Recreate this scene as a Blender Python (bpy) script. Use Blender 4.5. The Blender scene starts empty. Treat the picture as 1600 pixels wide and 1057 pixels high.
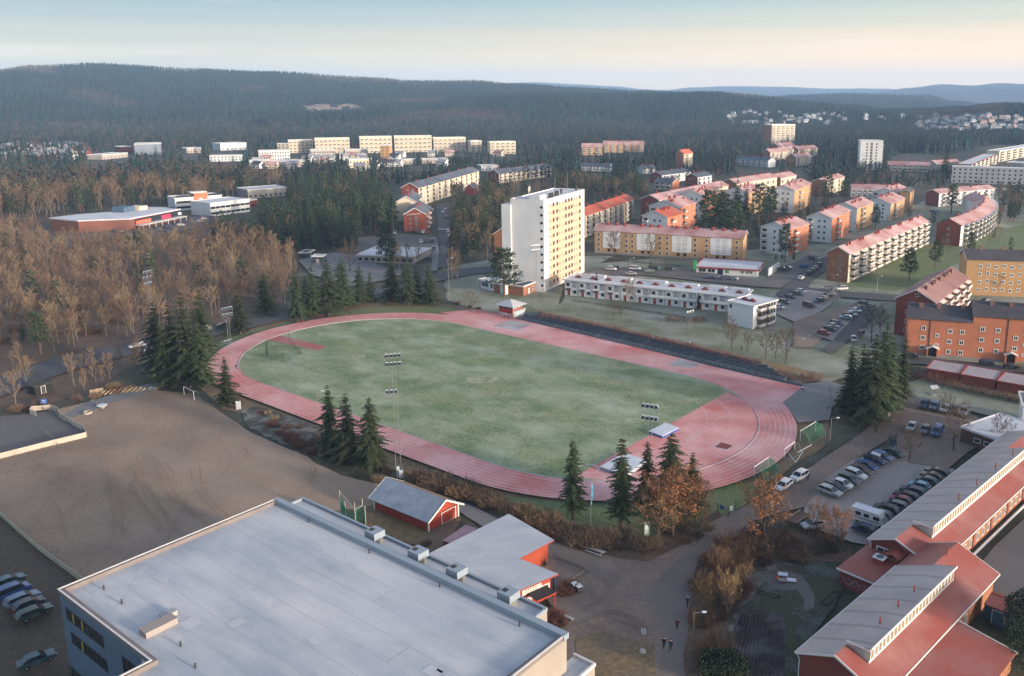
import bpy, math, random
import numpy as np
from mathutils import Vector, Matrix, noise
from mathutils.geometry import tessellate_polygon
SC = bpy.context.scene
COL = SC.collection
RND = random.Random(7)
PI = math.pi
F, PITCH, CX, CY, HC = 1353.09, 0.214678, 914.47, 441.23, 74.44
_c, _s = math.cos(PITCH), math.sin(PITCH)
CAMP = Vector((0, 0, HC))
HOR = CY - F * math.tan(PITCH)
def ray(px, py):
 u = (px - CX) / F
 v = -(py - CY) / F
 return Vector((u, _c + v * _s, -_s + v * _c))
def P(px, py, z=0.0):
 d = ray(px, py)
 return CAMP + d * ((z - HC) / d.z)
def G(px, py, z=0.0):
 p = P(px, py, z)
 return Vector((p.x, p.y))
def proj(p):
 q = Vector(p) - CAMP
 w = q.y * _c - q.z * _s
 return CX + F * q.x / w, CY - F * (q.y * _s + q.z * _c) / w
def HZ(b, py):
 """height of a point above ground point b that is seen at image row py"""
 k = (CY - py) / F
 y = b[1]
 q = y * (k * _c - _s) / (_c + k * _s)
 return q + HC
cam = bpy.data.cameras.new('camera')
camo = bpy.data.objects.new('camera', cam)
COL.objects.link(camo)
camo.location = CAMP
camo.rotation_euler = (PI / 2 - PITCH, 0, 0)
cam.sensor_width = 36
cam.lens = F / 1600 * 36
cam.shift_x = -(CX - 800) / 1600
cam.shift_y = -(528.5 - CY) / 1600
cam.clip_end = 30000
cam.clip_start = 1
SC.camera = camo
SC.render.resolution_x = 1024
SC.render.resolution_y = 676
MATS = {}
def _ramp(nt, fac, a, b):
 r = nt.nodes.new('ShaderNodeMapRange')
 r.inputs['From Min'].default_value = a
 r.inputs['From Max'].default_value = b
 nt.links.new(fac, r.inputs['Value'])
 return r.outputs[0]
def _mix(nt, fac, a, b):
 m = nt.nodes.new('ShaderNodeMix')
 m.data_type = 'RGBA'
 for s, v in ((m.inputs['Factor'], fac), (m.inputs['A'], a), (m.inputs['B'], b)):
  if isinstance(v, (tuple, list)):
   s.default_value = (v[0], v[1], v[2], 1)
  elif isinstance(v, (int, float)):
   s.default_value = v
  else:
   nt.links.new(v, s)
 return m.outputs['Result']
def _noise(nt, scale, detail=4, rough=.6, coord='world', stretch=None, rot=None):
 if coord == 'world':
  g = nt.nodes.new('ShaderNodeNewGeometry').outputs['Position']
 else:
  g = nt.nodes.new('ShaderNodeTexCoord').outputs['Object']
 if rot is not None:
  mp = nt.nodes.new('ShaderNodeMapping'); mp.inputs['Rotation'].default_value = (0, 0, rot)
  nt.links.new(g, mp.inputs[0]); g = mp.outputs[0]
 if stretch:
  mp = nt.nodes.new('ShaderNodeMapping')
  mp.inputs['Scale'].default_value = stretch
  nt.links.new(g, mp.inputs[0]); g = mp.outputs[0]
 n = nt.nodes.new('ShaderNodeTexNoise')
 n.inputs['Scale'].default_value = scale
 n.inputs['Detail'].default_value = detail
 n.inputs['Roughness'].default_value = rough
 nt.links.new(g, n.inputs['Vector'])
 return n.outputs['Fac']
def mat(name, col, col2=None, scale=.3, lo=.35, hi=.65, rough=.85, metal=0, frost=0, fscale=.05, fcol=(.62, .63, .66),
  flo=.45, fhi=.7, bump=0, bscale=8, seam=0, seamcol=None, seamaxis=0, fine=0, finescale=6, coord='world', stretch=None,
  rot=None, rnd=0, spec=.3, emit=None, fstretch=None, frot=None):
 if name in MATS:
  return MATS[name]
 m = bpy.data.materials.new(name)
 m.use_nodes = True
 nt = m.node_tree
 b = nt.nodes['Principled BSDF']
 b.inputs['Roughness'].default_value = rough
 b.inputs['Metallic'].default_value = metal
 b.inputs['Specular IOR Level'].default_value = spec
 c = tuple(col)
 if col2:
  c = _mix(nt, _ramp(nt, _noise(nt, scale, coord=coord, stretch=stretch, rot=rot), lo, hi), col, col2)
 if fine:
  fn = _ramp(nt, _noise(nt, finescale, 3, .7, coord), .3, .7)
  k = nt.nodes.new('ShaderNodeMapRange')
  k.inputs['To Min'].default_value = 1 - fine
  k.inputs['To Max'].default_value = 1 + fine
  nt.links.new(fn, k.inputs['Value'])
  mm = nt.nodes.new('ShaderNodeMix'); mm.data_type = 'RGBA'; mm.blend_type = 'MULTIPLY'
  mm.inputs['Factor'].default_value = 1
  if isinstance(c, tuple): mm.inputs['A'].default_value = (*c, 1)
  else: nt.links.new(c, mm.inputs['A'])
  nt.links.new(k.outputs[0], mm.inputs['B'])
  c = mm.outputs['Result']
 if frost:
  f = _ramp(nt, _noise(nt, fscale, 6, .65, coord, fstretch, frot), flo, fhi)
  k = nt.nodes.new('ShaderNodeMath'); k.operation = 'MULTIPLY'; k.inputs[1].default_value = frost
  nt.links.new(f, k.inputs[0])
  c = _mix(nt, k.outputs[0], c, fcol)
 if seam:
  tc = nt.nodes.new('ShaderNodeTexCoord').outputs['Object']
  sp = nt.nodes.new('ShaderNodeSeparateXYZ'); nt.links.new(tc, sp.inputs[0])
  w = nt.nodes.new('ShaderNodeMath'); w.operation = 'PINGPONG'; w.inputs[1].default_value = seam / 2
  nt.links.new(sp.outputs[seamaxis], w.inputs[0])
  l = nt.nodes.new('ShaderNodeMath'); l.operation = 'LESS_THAN'; l.inputs[1].default_value = seam * .07
  nt.links.new(w.outputs[0], l.inputs[0])
  k = nt.nodes.new('ShaderNodeMath'); k.operation = 'MULTIPLY'; k.inputs[1].default_value = .55
  nt.links.new(l.outputs[0], k.inputs[0])
  c = _mix(nt, k.outputs[0], c, seamcol or tuple(x * .4 for x in col))
 if rnd:
  oi = nt.nodes.new('ShaderNodeObjectInfo').outputs['Random']
  hs = nt.nodes.new('ShaderNodeHueSaturation')
  r1 = nt.nodes.new('ShaderNodeMapRange'); nt.links.new(oi, r1.inputs['Value'])
  r1.inputs['To Min'].default_value = 1 - rnd; r1.inputs['To Max'].default_value = 1 + rnd
  nt.links.new(r1.outputs[0], hs.inputs['Value'])
  r2 = nt.nodes.new('ShaderNodeMapRange'); nt.links.new(oi, r2.inputs['Value'])
  r2.inputs['To Min'].default_value = .5 - rnd * .06; r2.inputs['To Max'].default_value = .5 + rnd * .05
  nt.links.new(r2.outputs[0], hs.inputs['Hue'])
  if isinstance(c, tuple): hs.inputs['Color'].default_value = (*c, 1)
  else: nt.links.new(c, hs.inputs['Color'])
  c = hs.outputs['Color']
 if isinstance(c, tuple): b.inputs['Base Color'].default_value = (*c, 1)
 else: nt.links.new(c, b.inputs['Base Color'])
 if bump:
  bp = nt.nodes.new('ShaderNodeBump')
  bp.inputs['Strength'].default_value = bump
  bp.inputs['Distance'].default_value = .15
  nt.links.new(_noise(nt, bscale, 4, .6, coord), bp.inputs['Height'])
  nt.links.new(bp.outputs[0], b.inputs['Normal'])
 if emit:
  b.inputs['Emission Color'].default_value = (*emit[:3], 1)
  b.inputs['Emission Strength'].default_value = emit[3]
 MATS[name] = m
 return m
class MB:
 def __init__(s):
  s.v = []; s.f = []; s.m = []
 def add(s, vs, fs, m=0):
  o = len(s.v)
  s.v += [tuple(p) for p in vs]
  s.f += [tuple(i + o for i in f) for f in fs]
  s.m += [m] * len(fs)
  return s
 def box(s, x0, y0, z0, x1, y1, z1, m=0):
  return s.add([(x0, y0, z0), (x1, y0, z0), (x1, y1, z0), (x0, y1, z0), (x0, y0, z1), (x1, y0, z1), (x1, y1, z1), (x0, y1, z1)],
                     [(3, 2, 1, 0), (4, 5, 6, 7), (0, 1, 5, 4), (1, 2, 6, 5), (2, 3, 7, 6), (3, 0, 4, 7)], m)
 def prism(s, poly, z0, z1, m=0, mtop=None):
  n = len(poly)
  a = sum(poly[i][0] * poly[(i + 1) % n][1] - poly[(i + 1) % n][0] * poly[i][1] for i in range(n))
  if a < 0: poly = poly[::-1]
  vs = [(p[0], p[1], z0) for p in poly] + [(p[0], p[1], z1) for p in poly]
  s.add(vs, [(i, (i + 1) % n, (i + 1) % n + n, i + n) for i in range(n)], m)
  t = tessellate_polygon([[Vector((p[0], p[1], 0)) for p in poly]])
  for (i, j, k) in t:
   p, q, r = Vector(poly[i][:2]), Vector(poly[j][:2]), Vector(poly[k][:2])
   if (q - p).cross(r - p) < 0: j, k = k, j
   s.add([(poly[i][0], poly[i][1], z1), (poly[j][0], poly[j][1], z1), (poly[k][0], poly[k][1], z1)], [(0, 1, 2)], m if mtop is None else mtop)
  return s
 def poly(s, pts, m=0):
  return s.add(pts, [tuple(range(len(pts)))], m)
 def beam(s, a, b, r, m=0, n=4, r2=None, cap=True):
  a = Vector(a); b = Vector(b); d = b - a
  if d.length < 1e-6: return s
  d.normalize()
  u = d.orthogonal().normalized(); w = d.cross(u)
  if r2 is None: r2 = r
  vs = []
  for (c, rr) in ((a, r), (b, r2)):
   for i in range(n):
    t = 2 * PI * (i + .5) / n
    vs.append(c + (u * math.cos(t) + w * math.sin(t)) * rr)
  fs = [(i, (i + 1) % n, (i + 1) % n + n, i + n) for i in range(n)]
  if cap: fs += [tuple(range(n))[::-1], tuple(range(n, 2 * n))]
  return s.add(vs, fs, m)
 def mesh(s, name, mats):
  me = bpy.data.meshes.new(name)
  me.from_pydata(s.v, [], s.f)
  for m in mats: me.materials.append(m)
  if len(mats) > 1: me.polygons.foreach_set('material_index', s.m)
  me.update()
  return me
def tag(o, label=None, cat=None, group=None, kind=None):
 if label: o['label'] = label
 if cat: o['category'] = cat
 if group: o['group'] = group
 if kind: o['kind'] = kind
 return o
def link(name, data, parent=None, loc=None, rz=0):
 o = bpy.data.objects.new(name, data)
 COL.objects.link(o)
 if parent is not None: o.parent = parent
 if loc is not None: o.location = loc
 if rz: o.rotation_euler = (0, 0, rz)
 return o
def put(name, mb, mats, parent=None, loc=None, rz=0):
 if not isinstance(mats, (list, tuple)): mats = [mats]
 return link(name, mb.mesh(name, mats), parent, loc, rz)
def thing(name, label, cat, loc=(0, 0, 0), rz=0, group=None):
 o = link(name, None, None, loc, rz)
 o.empty_display_size = .5
 return tag(o, label, cat, group)
def kids(o): return CHILD.get(o.name, [])
def copy_tree(o, children, label=None, loc=None, rz=None, scale=None, group=None):
 """copy of a thing and of its parts (children: list of (obj, [subparts]))"""
 c = o.copy(); COL.objects.link(c)
 if label: c['label'] = label
 if group: c['group'] = group
 if loc is not None: c.location = loc
 if rz is not None: c.rotation_euler = (0, 0, rz)
 if scale is not None: c.scale = scale
 for ch in children:
  k = ch.copy(); k.parent = c; COL.objects.link(k)
 return c
def structure(name, mb, mats, loc=None):
 o = put(name, mb, mats, None, loc)
 o['kind'] = 'structure'
 return o
LAYER = [0.0]
SHEETS = {}
def fillpoly(mb, pts, z, m=0):
 t = tessellate_polygon([[Vector((p[0], p[1], 0)) for p in pts]])
 for (i, j, k) in t:
  p, q, r = [Vector((pts[a][0], pts[a][1])) for a in (i, j, k)]
  if (q - p).cross(r - p) < 0: j, k = k, j
  mb.add([(pts[a][0], pts[a][1], z) for a in (i, j, k)], [(0, 1, 2)], m)
def rough_edge(pts, amp, step):
 out = []
 n = len(pts)
 for i in range(n):
  a, b = Vector(pts[i][:2]), Vector(pts[(i + 1) % n][:2])
  d = b - a; k = max(1, int(d.length / step))
  nn = Vector((-d.y, d.x)).normalized() if d.length > 0 else Vector((0, 0))
  for j in range(k):
   p = a + d * (j / k)
   if amp: p = p + nn * amp * (noise.noise(Vector((p.x * .13, p.y * .13, 3.1))) + .6 * noise.noise(Vector((p.x * .5, p.y * .5, 9.1))))
   out.append(p)
 return out
def sheet(name, px, m, z=None, amp=0, step=4, world=False):
 pts = [Vector(p) for p in px] if world else [G(*p) for p in px]
 if z is None:
  LAYER[0] += .012
  z = LAYER[0]
 if amp: pts = rough_edge(pts, amp, step)
 mb = MB(); fillpoly(mb, pts, z); SHEETS[name] = pts
 return structure(name, mb, m)
def strip(name, line, width, m, z=None, world=False, kind=True):
 pts = [Vector(p) for p in line] if world else [G(*p) for p in line]
 if z is None:
  LAYER[0] += .012
  z = LAYER[0]
 mb = MB(); n = len(pts); L = []; R_ = []
 for i in range(n):
  d = (pts[min(i + 1, n - 1)] - pts[max(i - 1, 0)]).normalized()
  nn = Vector((-d.y, d.x)) * width / 2
  L.append(pts[i] + nn); R_.append(pts[i] - nn)
 for i in range(n - 1):
  mb.add([(*R_[i], z), (*R_[i + 1], z), (*L[i + 1], z), (*L[i], z)], [(0, 1, 2, 3)])
 return structure(name, mb, m)
def smooth(px, k=8):
 """Catmull-Rom through pixel points"""
 out = []
 n = len(px)
 for i in range(n - 1):
  p0, p1, p2, p3 = [Vector(px[min(max(j, 0), n - 1)]) for j in (i - 1, i, i + 1, i + 2)]
  for j in range(k):
   t = j / k
   out.append(.5 * ((2 * p1) + (p2 - p0) * t + (2 * p0 - 5 * p1 + 4 * p2 - p3) * t * t + (3 * p1 - p0 - 3 * p2 + p3) * t ** 3))
 out.append(Vector(px[-1]))
 return out
def inpoly(p, poly):
 c = False; n = len(poly); j = n - 1
 for i in range(n):
  a, b = poly[i], poly[j]
  if (a[1] > p[1]) != (b[1] > p[1]) and p[0] < (b[0] - a[0]) * (p[1] - a[1]) / (b[1] - a[1]) + a[0]: c = not c
  j = i
 return c
SUN_EL, SUN_AZ = math.radians(9.0), math.radians(122)
w = bpy.data.worlds.new('World'); SC.world = w; w.use_nodes = True
nt = w.node_tree
bg = nt.nodes['Background']
sky = nt.nodes.new('ShaderNodeTexSky'); sky.sky_type = 'NISHITA'
sky.sun_disc = False; sky.sun_elevation = SUN_EL; sky.sun_rotation = SUN_AZ
sky.air_density = 1.0; sky.dust_density = 1.8; sky.ozone_density = 2.0; sky.altitude = 200
tc = nt.nodes.new('ShaderNodeTexCoord')
mp = nt.nodes.new('ShaderNodeMapping'); mp.inputs['Scale'].default_value = (1.2, 1.2, 26)
mp.inputs['Rotation'].default_value = (.02, .03, 0)
nt.links.new(tc.outputs['Generated'], mp.inputs[0])
n1 = nt.nodes.new('ShaderNodeTexNoise'); n1.inputs['Scale'].default_value = 2.2; n1.inputs['Detail'].default_value = 7
n1.inputs['Roughness'].default_value = .55
nt.links.new(mp.outputs[0], n1.inputs['Vector'])
f = _ramp(nt, n1.outputs['Fac'], .53, .74)
k = nt.nodes.new('ShaderNodeMath'); k.operation = 'MULTIPLY'; k.inputs[1].default_value = .3
nt.links.new(f, k.inputs[0])
c = _mix(nt, k.outputs[0], sky.outputs[0], (6.2, 5.0, 4.4))
tint = nt.nodes.new('ShaderNodeMix'); tint.data_type = 'RGBA'; tint.blend_type = 'MULTIPLY'; tint.inputs['Factor'].default_value = 1; tint.inputs['B'].default_value = (1.1, .98, .92, 1)
gz = nt.nodes.new('ShaderNodeSeparateXYZ'); nt.links.new(tc.outputs['Generated'], gz.inputs[0])
def rng(src, a, b, t0=0, t1=1):
 n = nt.nodes.new('ShaderNodeMapRange'); nt.links.new(src, n.inputs['Value']); n.interpolation_type = 'SMOOTHSTEP'
 for k, v in (('From Min', a), ('From Max', b), ('To Min', t0), ('To Max', t1)): n.inputs[k].default_value = v
 return n.outputs[0]
cr = nt.nodes.new('ShaderNodeValToRGB'); nt.links.new(rng(gz.outputs[2], -.0001, .2), cr.inputs[0]); cr.color_ramp.interpolation = 'EASE'
for p_, c_ in ((0, (.27, .245, .165)), (.08, (.25, .235, .165)), (.2, (.20, .205, .165)), (.34, (.14, .175, .17)), (.5, (.10, .155, .175)), (1, (.095, .15, .185))):
 e = cr.color_ramp.elements.new(p_); e.color = (*c_, 1)
cr.color_ramp.elements.remove(cr.color_ramp.elements[0]); cr.color_ramp.elements.remove(cr.color_ramp.elements[-1])
band = _mix(nt, rng(gz.outputs[0], -.55, .55), (8.6, 9.3, 9.8), (14, 11.9, 9.9))
bm = nt.nodes.new('ShaderNodeMix'); bm.data_type = 'RGBA'; bm.blend_type = 'MULTIPLY'; bm.inputs['Factor'].default_value = 1
nt.links.new(cr.outputs[0], bm.inputs['A']); nt.links.new(band, bm.inputs['B'])
cl = nt.nodes.new('ShaderNodeMath'); cl.operation = 'MULTIPLY'; cl.inputs[1].default_value = .26; nt.links.new(f, cl.inputs[0])
b2 = _mix(nt, cl.outputs[0], bm.outputs['Result'], (4.2, 3.65, 3.05))
gm = nt.nodes.new('ShaderNodeMath'); gm.operation = 'MULTIPLY'; nt.links.new(rng(gz.outputs[2], .35, .12), gm.inputs[0]); nt.links.new(rng(gz.outputs[1], -.2, .3), gm.inputs[1])
c = _mix(nt, gm.outputs[0], c, b2)   # low winter sky in front: cream at the horizon, blue above
nt.links.new(c, tint.inputs['A']); c = tint.outputs['Result']
nt.links.new(c, bg.inputs['Color'])
bg.inputs['Strength'].default_value = .15
sl = bpy.data.lights.new('sun', 'SUN'); sl.energy = 2.75; sl.angle = math.radians(5); sl.color = (1, .86, .71)
so = bpy.data.objects.new('sun', sl); COL.objects.link(so)
sd = Vector((math.sin(SUN_AZ) * math.cos(SUN_EL), math.cos(SUN_AZ) * math.cos(SUN_EL), math.sin(SUN_EL)))
so.rotation_euler = (-sd).to_track_quat('-Z', 'Y').to_euler()
so.location = (900, -200, 300)
SC.view_settings.view_transform = 'Standard'; SC.view_settings.look = 'None'
SC.view_settings.exposure = 1.4; SC.view_settings.gamma = 1
SC.cycles.max_bounces = 5; SC.cycles.diffuse_bounces = 2; SC.cycles.glossy_bounces = 2; SC.cycles.transparent_max_bounces = 8
SC.cycles.volume_bounces = 1; SC.cycles.use_denoising = True
SC.cycles.caustics_reflective = False; SC.cycles.caustics_refractive = False
def lerp_prof(prof, x):
 if x <= prof[0][0]: return prof[0][1]
 for (a, ya), (b, yb) in zip(prof, prof[1:]):
  if x <= b:
   t = (x - a) / (b - a); t = t * t * (3 - 2 * t)
   return ya + (yb - ya) * t
 return prof[-1][1]
RIDGES = [  # distance, foot distance, tree height, skyline (image column, row)
 (3300, 1900, 9, [(-600, 130), (-200, 123), (0, 118), (60, 112), (150, 108), (300, 113), (430, 116), (560, 123), (660, 128), (745, 128), (800, 133), (900, 138), (1000, 143), (1090, 147), (1200, 162), (1300, 190)]),
 (2350, 1650, 9, [(300, 215), (430, 185), (560, 165), (650, 156), (760, 151), (900, 148), (1000, 147), (1100, 146), (1180, 151), (1250, 159), (1330, 166), (1420, 178), (1500, 200)]),
 (4300, 2900, 8, [(1080, 165), (1180, 153), (1250, 149), (1320, 147), (1450, 150), (1490, 158), (1560, 164), (1700, 166)]),
 (2000, 1500, 9, [(1300, 200), (1340, 186), (1390, 174), (1440, 173), (1500, 169), (1560, 163), (1680, 164), (2000, 160)]),
 (7500, 5200, 0, [(1340, 150), (1380, 143), (1420, 138), (1470, 133), (1520, 135), (1560, 132), (1620, 134), (1900, 138)]),
 (9800, 7500, 0, [(700, 143), (740, 136), (780, 130), (840, 129), (900, 132), (960, 135), (1010, 140), (1040, 141), (1080, 137), (1140, 135), (1220, 136), (1290, 139), (1380, 139), (1440, 144), (1700, 148)]),
]
def hill(x, y):
 if y < 1200: return 0.0
 r = math.hypot(x, y)
 px = CX + F / _c * x / y
 best = 0.0
 for D, r0, th, prof in RIDGES:
  if r < r0: continue
  ytop = lerp_prof(prof, px)
  zp = HC + (HOR - ytop) / (F / _c) * D - th * .8
  if zp <= 0: continue
  t = min(1.0, (r - r0) / (D - r0))
  if r <= D:
   k = t * t * (3 - 2 * t) * .75 + t * .25
   h = zp * k
   if 0 < t < 1:
    h += (noise.noise(Vector((x * .004, y * .004, D))) * 26 + noise.noise(Vector((x * .012, y * .012, D))) * 6) * math.sin(t * PI)
  else:
   h = zp * max(.25, 1 - (r - D) / 2500)
  best = max(best, h)
 return best
def T(px, py):
 """ground point seen at a pixel, on the hilly terrain"""
 d = ray(px, py)
 if d.z < 0:
  p = CAMP + d * (-HC / d.z)
  if math.hypot(p.x, p.y) < 1500: return Vector((p.x, p.y, 0))
 t = 1400.0
 while t < 12000:
  p = CAMP + d * t
  if hill(p.x, p.y) >= p.z: return Vector((p.x, p.y, hill(p.x, p.y)))
  t += 12
 return None
def build_terrain():
 rs = [0] + [40 * 1.16 ** i for i in range(25)]
 rs = [r for r in rs if r < 1150]
 r = 1150.0
 while r < 4400:
  rs.append(r); r += 45
 while r < 11400:
  rs.append(r); r += 200
 ang = [-64 + .45 * i for i in range(int(128 / .45) + 1)] + [75 + 15 * i for i in range(15)]
 n = len(ang); vs = [(0, 0, -.03)]; fs = []
 for r in rs[1:]:
  for a in ang:
   t = math.radians(a); x = r * math.sin(t); y = r * math.cos(t)
   vs.append((x, y, hill(x, y) - .03))
 for j in range(n):
  fs.append((0, 1 + (j + 1) % n, 1 + j))
 for i in range(len(rs) - 2):
  for j in range(n):
   a = 1 + i * n + j; b = 1 + i * n + (j + 1) % n
   fs.append((a, b, b + n, a + n))
 me = bpy.data.meshes.new('terrain'); me.from_pydata(vs, [], fs)
 m = mat('terrain_ground', (.075, .062, .036), (.045, .05, .03), .02, frost=.35, fscale=.06, fcol=(.3, .31, .28), flo=.5, fhi=.75, fine=.25, finescale=1.2)
 me.materials.append(m)
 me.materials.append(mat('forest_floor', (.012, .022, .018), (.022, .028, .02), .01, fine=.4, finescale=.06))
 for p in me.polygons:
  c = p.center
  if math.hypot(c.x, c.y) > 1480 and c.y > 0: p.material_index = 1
  p.use_smooth = True
 o = link('ground', me); o['kind'] = 'structure'
build_terrain()
hb = MB(); hb.box(-11700, -11700, -1.2, 11700, 11700, 330)
hm = bpy.data.materials.new('haze_air'); hm.use_nodes = True
hn = hm.node_tree; hn.nodes.clear()
out = hn.nodes.new('ShaderNodeOutputMaterial'); pv = hn.nodes.new('ShaderNodeVolumePrincipled')
pv.inputs['Color'].default_value = (.42, .66, 1, 1); pv.inputs['Density'].default_value = HAZE if 'HAZE' in globals() else .0001
pv.inputs['Anisotropy'].default_value = .0
hn.links.new(pv.outputs[0], out.inputs['Volume'])
ho = put('haze', hb, hm); ho['kind'] = 'stuff'
tag(ho, 'pale blue haze over the far hills and valley', 'haze')
gravel = mat('gravel', (.30, .21, .145), (.195, .142, .104), .03, lo=.38, hi=.62, frost=.6, fscale=.022, fcol=(.37, .29, .225), flo=.42, fhi=.68, fstretch=(.6, 1.4, 1), frot=.5, fine=.28, finescale=3, bump=.3, bscale=3)
dark_earth = mat('dark_earth', (.10, .074, .05), (.065, .05, .036), .08, fine=.3, finescale=2)
asphalt = mat('asphalt', (.11, .10, .098), (.145, .127, .118), .06, fine=.15, finescale=4, frost=.3, fscale=.05, fcol=(.14, .14, .15))
pale_asphalt = mat('frosted_asphalt', (.20, .19, .185), (.15, .145, .145), .06, fine=.15, finescale=3, frost=.5, fscale=.06, fcol=(.24, .24, .25))
dirt_road = mat('dirt_road', (.25, .18, .14), (.17, .13, .108), .06, lo=.4, hi=.6, fine=.25, finescale=2, frost=.3, fscale=.05, fcol=(.22, .2, .19), stretch=None)
lot_gravel = mat('lot_gravel', (.33, .285, .26), (.24, .21, .195), .06, fine=.2, finescale=3)
frost_lawn = mat('frosted_lawn', (.18, .19, .12), (.13, .145, .08), .05, fine=.25, finescale=2.2, frost=.6, fscale=.04, fcol=(.40, .40, .36), flo=.4, fhi=.65)
green_lawn = mat('green_lawn', (.105, .15, .05), (.15, .165, .07), .06, fine=.3, finescale=2, frost=.35, fscale=.05, fcol=(.22, .24, .19))
dry_grass = mat('dry_grass', (.20, .14, .07), (.12, .085, .05), .12, fine=.4, finescale=1.6, frost=.25, fscale=.06, fcol=(.3, .28, .26))
leaf_litter = mat('leaf_litter', (.145, .092, .06), (.09, .06, .043), .1, fine=.4, finescale=1.6)
rough_frost = mat('frosted_weeds', (.08, .07, .055), (.05, .045, .035), .15, fine=.4, finescale=1.5, frost=.55, fscale=.3, fcol=(.36, .335, .31), flo=.45, fhi=.65)
plot_soil = mat('ploughed_soil', (.035, .028, .025), (.05, .04, .036), .3, fine=.4, finescale=1.5, frost=.5, fscale=.3, fcol=(.2, .19, .2), flo=.5, fhi=.7)
sheet('forest_ground', [(-700, 330), (330, 335), (470, 395), (440, 470), (330, 520), (230, 560), (140, 615), (0, 645), (-900, 720)], leaf_litter, amp=3, step=8)
sheet('town_lawn', [(880, 470), (900, 415), (1290, 380), (1500, 290), (1700, 300), (1900, 420), (1900, 600), (1640, 600), (1400, 560), (1290, 600), (860, 490)], frost_lawn, amp=1, step=6)
sheet('meadow', [(690, 420), (800, 400), (960, 400), (880, 440), (870, 500), (790, 500), (700, 470)], frost_lawn, amp=1)
sheet('hillside_lawn', [(1320, 446), (1446, 384), (1520, 372), (1600, 350), (1700, 350), (1700, 430), (1520, 400), (1400, 455)], green_lawn, amp=.8)
sheet('stadium_bank', [(300, 600), (330, 540), (430, 500), (560, 472), (700, 476), (800, 492), (1290, 606), (1300, 690), (1130, 800), (1020, 830), (900, 815), (780, 790), (640, 742), (520, 700), (420, 660), (345, 640)], dry_grass, amp=1.2)
sheet('grass_verge', [(395, 522), (470, 496), (555, 484), (625, 478), (690, 478), (730, 488), (700, 494), (600, 495), (470, 510), (405, 530)], green_lawn, amp=.7)
sheet('bank_verge', [(310, 575), (322, 545), (352, 530), (385, 520), (410, 512), (415, 522), (360, 550), (335, 580), (328, 600)], green_lawn, amp=.7)
sheet('track_verge', [(780, 778), (905, 785), (960, 786), (1060, 778), (1160, 752), (1200, 770), (1120, 812), (1000, 842), (890, 822), (810, 792)], green_lawn, amp=.7)
sheet('weedy_bank', [(372, 640), (400, 636), (450, 650), (520, 680), (540, 720), (500, 716), (440, 694), (390, 670)], rough_frost, amp=1.3, step=3)
sheet('rear_bank', [(640, 745), (700, 752), (790, 788), (900, 822), (1000, 845), (1110, 815), (1100, 850), (960, 862), (880, 850), (800, 800), (740, 790), (660, 765)], leaf_litter, amp=1)
sheet('gravel_field', [(-330, 760), (-260, 690), (-60, 672), (30, 652), (90, 640), (150, 626), (235, 610), (300, 616), (345, 644), (385, 672), (430, 694), (480, 714), (530, 745), (585, 756), (640, 765), (590, 792), (560, 812), (540, 850), (430, 880), (240, 960), (128, 912), (64, 860), (0, 803), (-170, 790)], gravel, amp=.6)
sheet('tarmac_yard', [(-260, 690), (-60, 655), (46, 648), (84, 643), (96, 658), (126, 668), (135, 679), (60, 697), (0, 713), (-180, 745)], asphalt, amp=.3)
sheet('yard_strip', [(96, 650), (140, 628), (205, 608), (250, 596), (262, 603), (232, 614), (170, 632), (110, 655)], pale_asphalt, amp=.4)
sheet('car_park_earth', [(-500, 800), (-40, 790), (0, 806), (64, 864), (128, 915), (112, 1060), (300, 1200), (-500, 1200)], dark_earth, amp=.3)
sheet('yard_grass', [(520, 800), (590, 790), (720, 812), (700, 850), (690, 880), (600, 850), (540, 830)], dry_grass, amp=.7, step=3)
sheet('shed_lane', [(690, 782), (722, 785), (770, 808), (830, 835), (890, 858), (850, 880), (780, 840), (715, 800)], pale_asphalt, amp=.5, step=3)
sheet('schoolyard', [(800, 830), (870, 838), (905, 860), (960, 858), (1010, 850), (1060, 835), (1090, 850), (1120, 840), (1180, 800), (1160, 850), (1105, 900), (1085, 960), (1075, 1060), (1090, 1200), (880, 1200), (870, 940), (840, 900)], dirt_road, amp=.6, step=3)
sheet('asphalt_path', [ (1000, 930), (1050, 885), (1110, 830), (1140, 812), (1168, 815), (1120, 862), (1085, 905), (1074, 960), (1066, 1060), (1064, 1200), (1022, 1200), (1030, 1057), (1035, 985)], mat('worn_path', (.16, .135, .118), (.2, .16, .135), .2, fine=.15, finescale=3), amp=.25, step=2)
sheet('yard_asphalt', [(862, 842), (885, 856), (920, 872), (958, 880), (970, 900), (950, 960), (905, 975), (870, 960), (850, 935), (870, 880)], MATS['worn_path'], amp=.8, step=2)
sheet('yard_lawn', [(900, 1000), (940, 990), (985, 1000), (1022, 1010), (1022, 1200), (890, 1200)], dry_grass, amp=.4, step=2)
sheet('leafy_slope', [(880, 850), (930, 850), (1000, 845), (1090, 820), (1120, 800), (1130, 812), (1080, 848), (1010, 880), (965, 873)], leaf_litter, amp=.5, step=3)
sheet('gravel_road', [(1085, 830), (1150, 800), (1200, 775), (1260, 735), (1330, 690), (1372, 660), (1400, 632), (1404, 606), (1432, 600), (1440, 625), (1440, 645), (1420, 668), (1370, 700), (1290, 752), (1270, 790), (1235, 800), (1180, 815), (1120, 850)], dirt_road, amp=.35, step=2)
sheet('car_lot', [(1255, 800), (1292, 750), (1330, 722), (1400, 692), (1420, 725), (1490, 735), (1500, 760), (1390, 860), (1330, 850), (1280, 830)], lot_gravel, amp=.3, step=2)
sheet('upper_lot', [(1410, 640), (1435, 628), (1500, 640), (1530, 655), (1525, 700), (1480, 735), (1420, 725), (1400, 692)], dirt_road, amp=.4, step=2)
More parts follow.
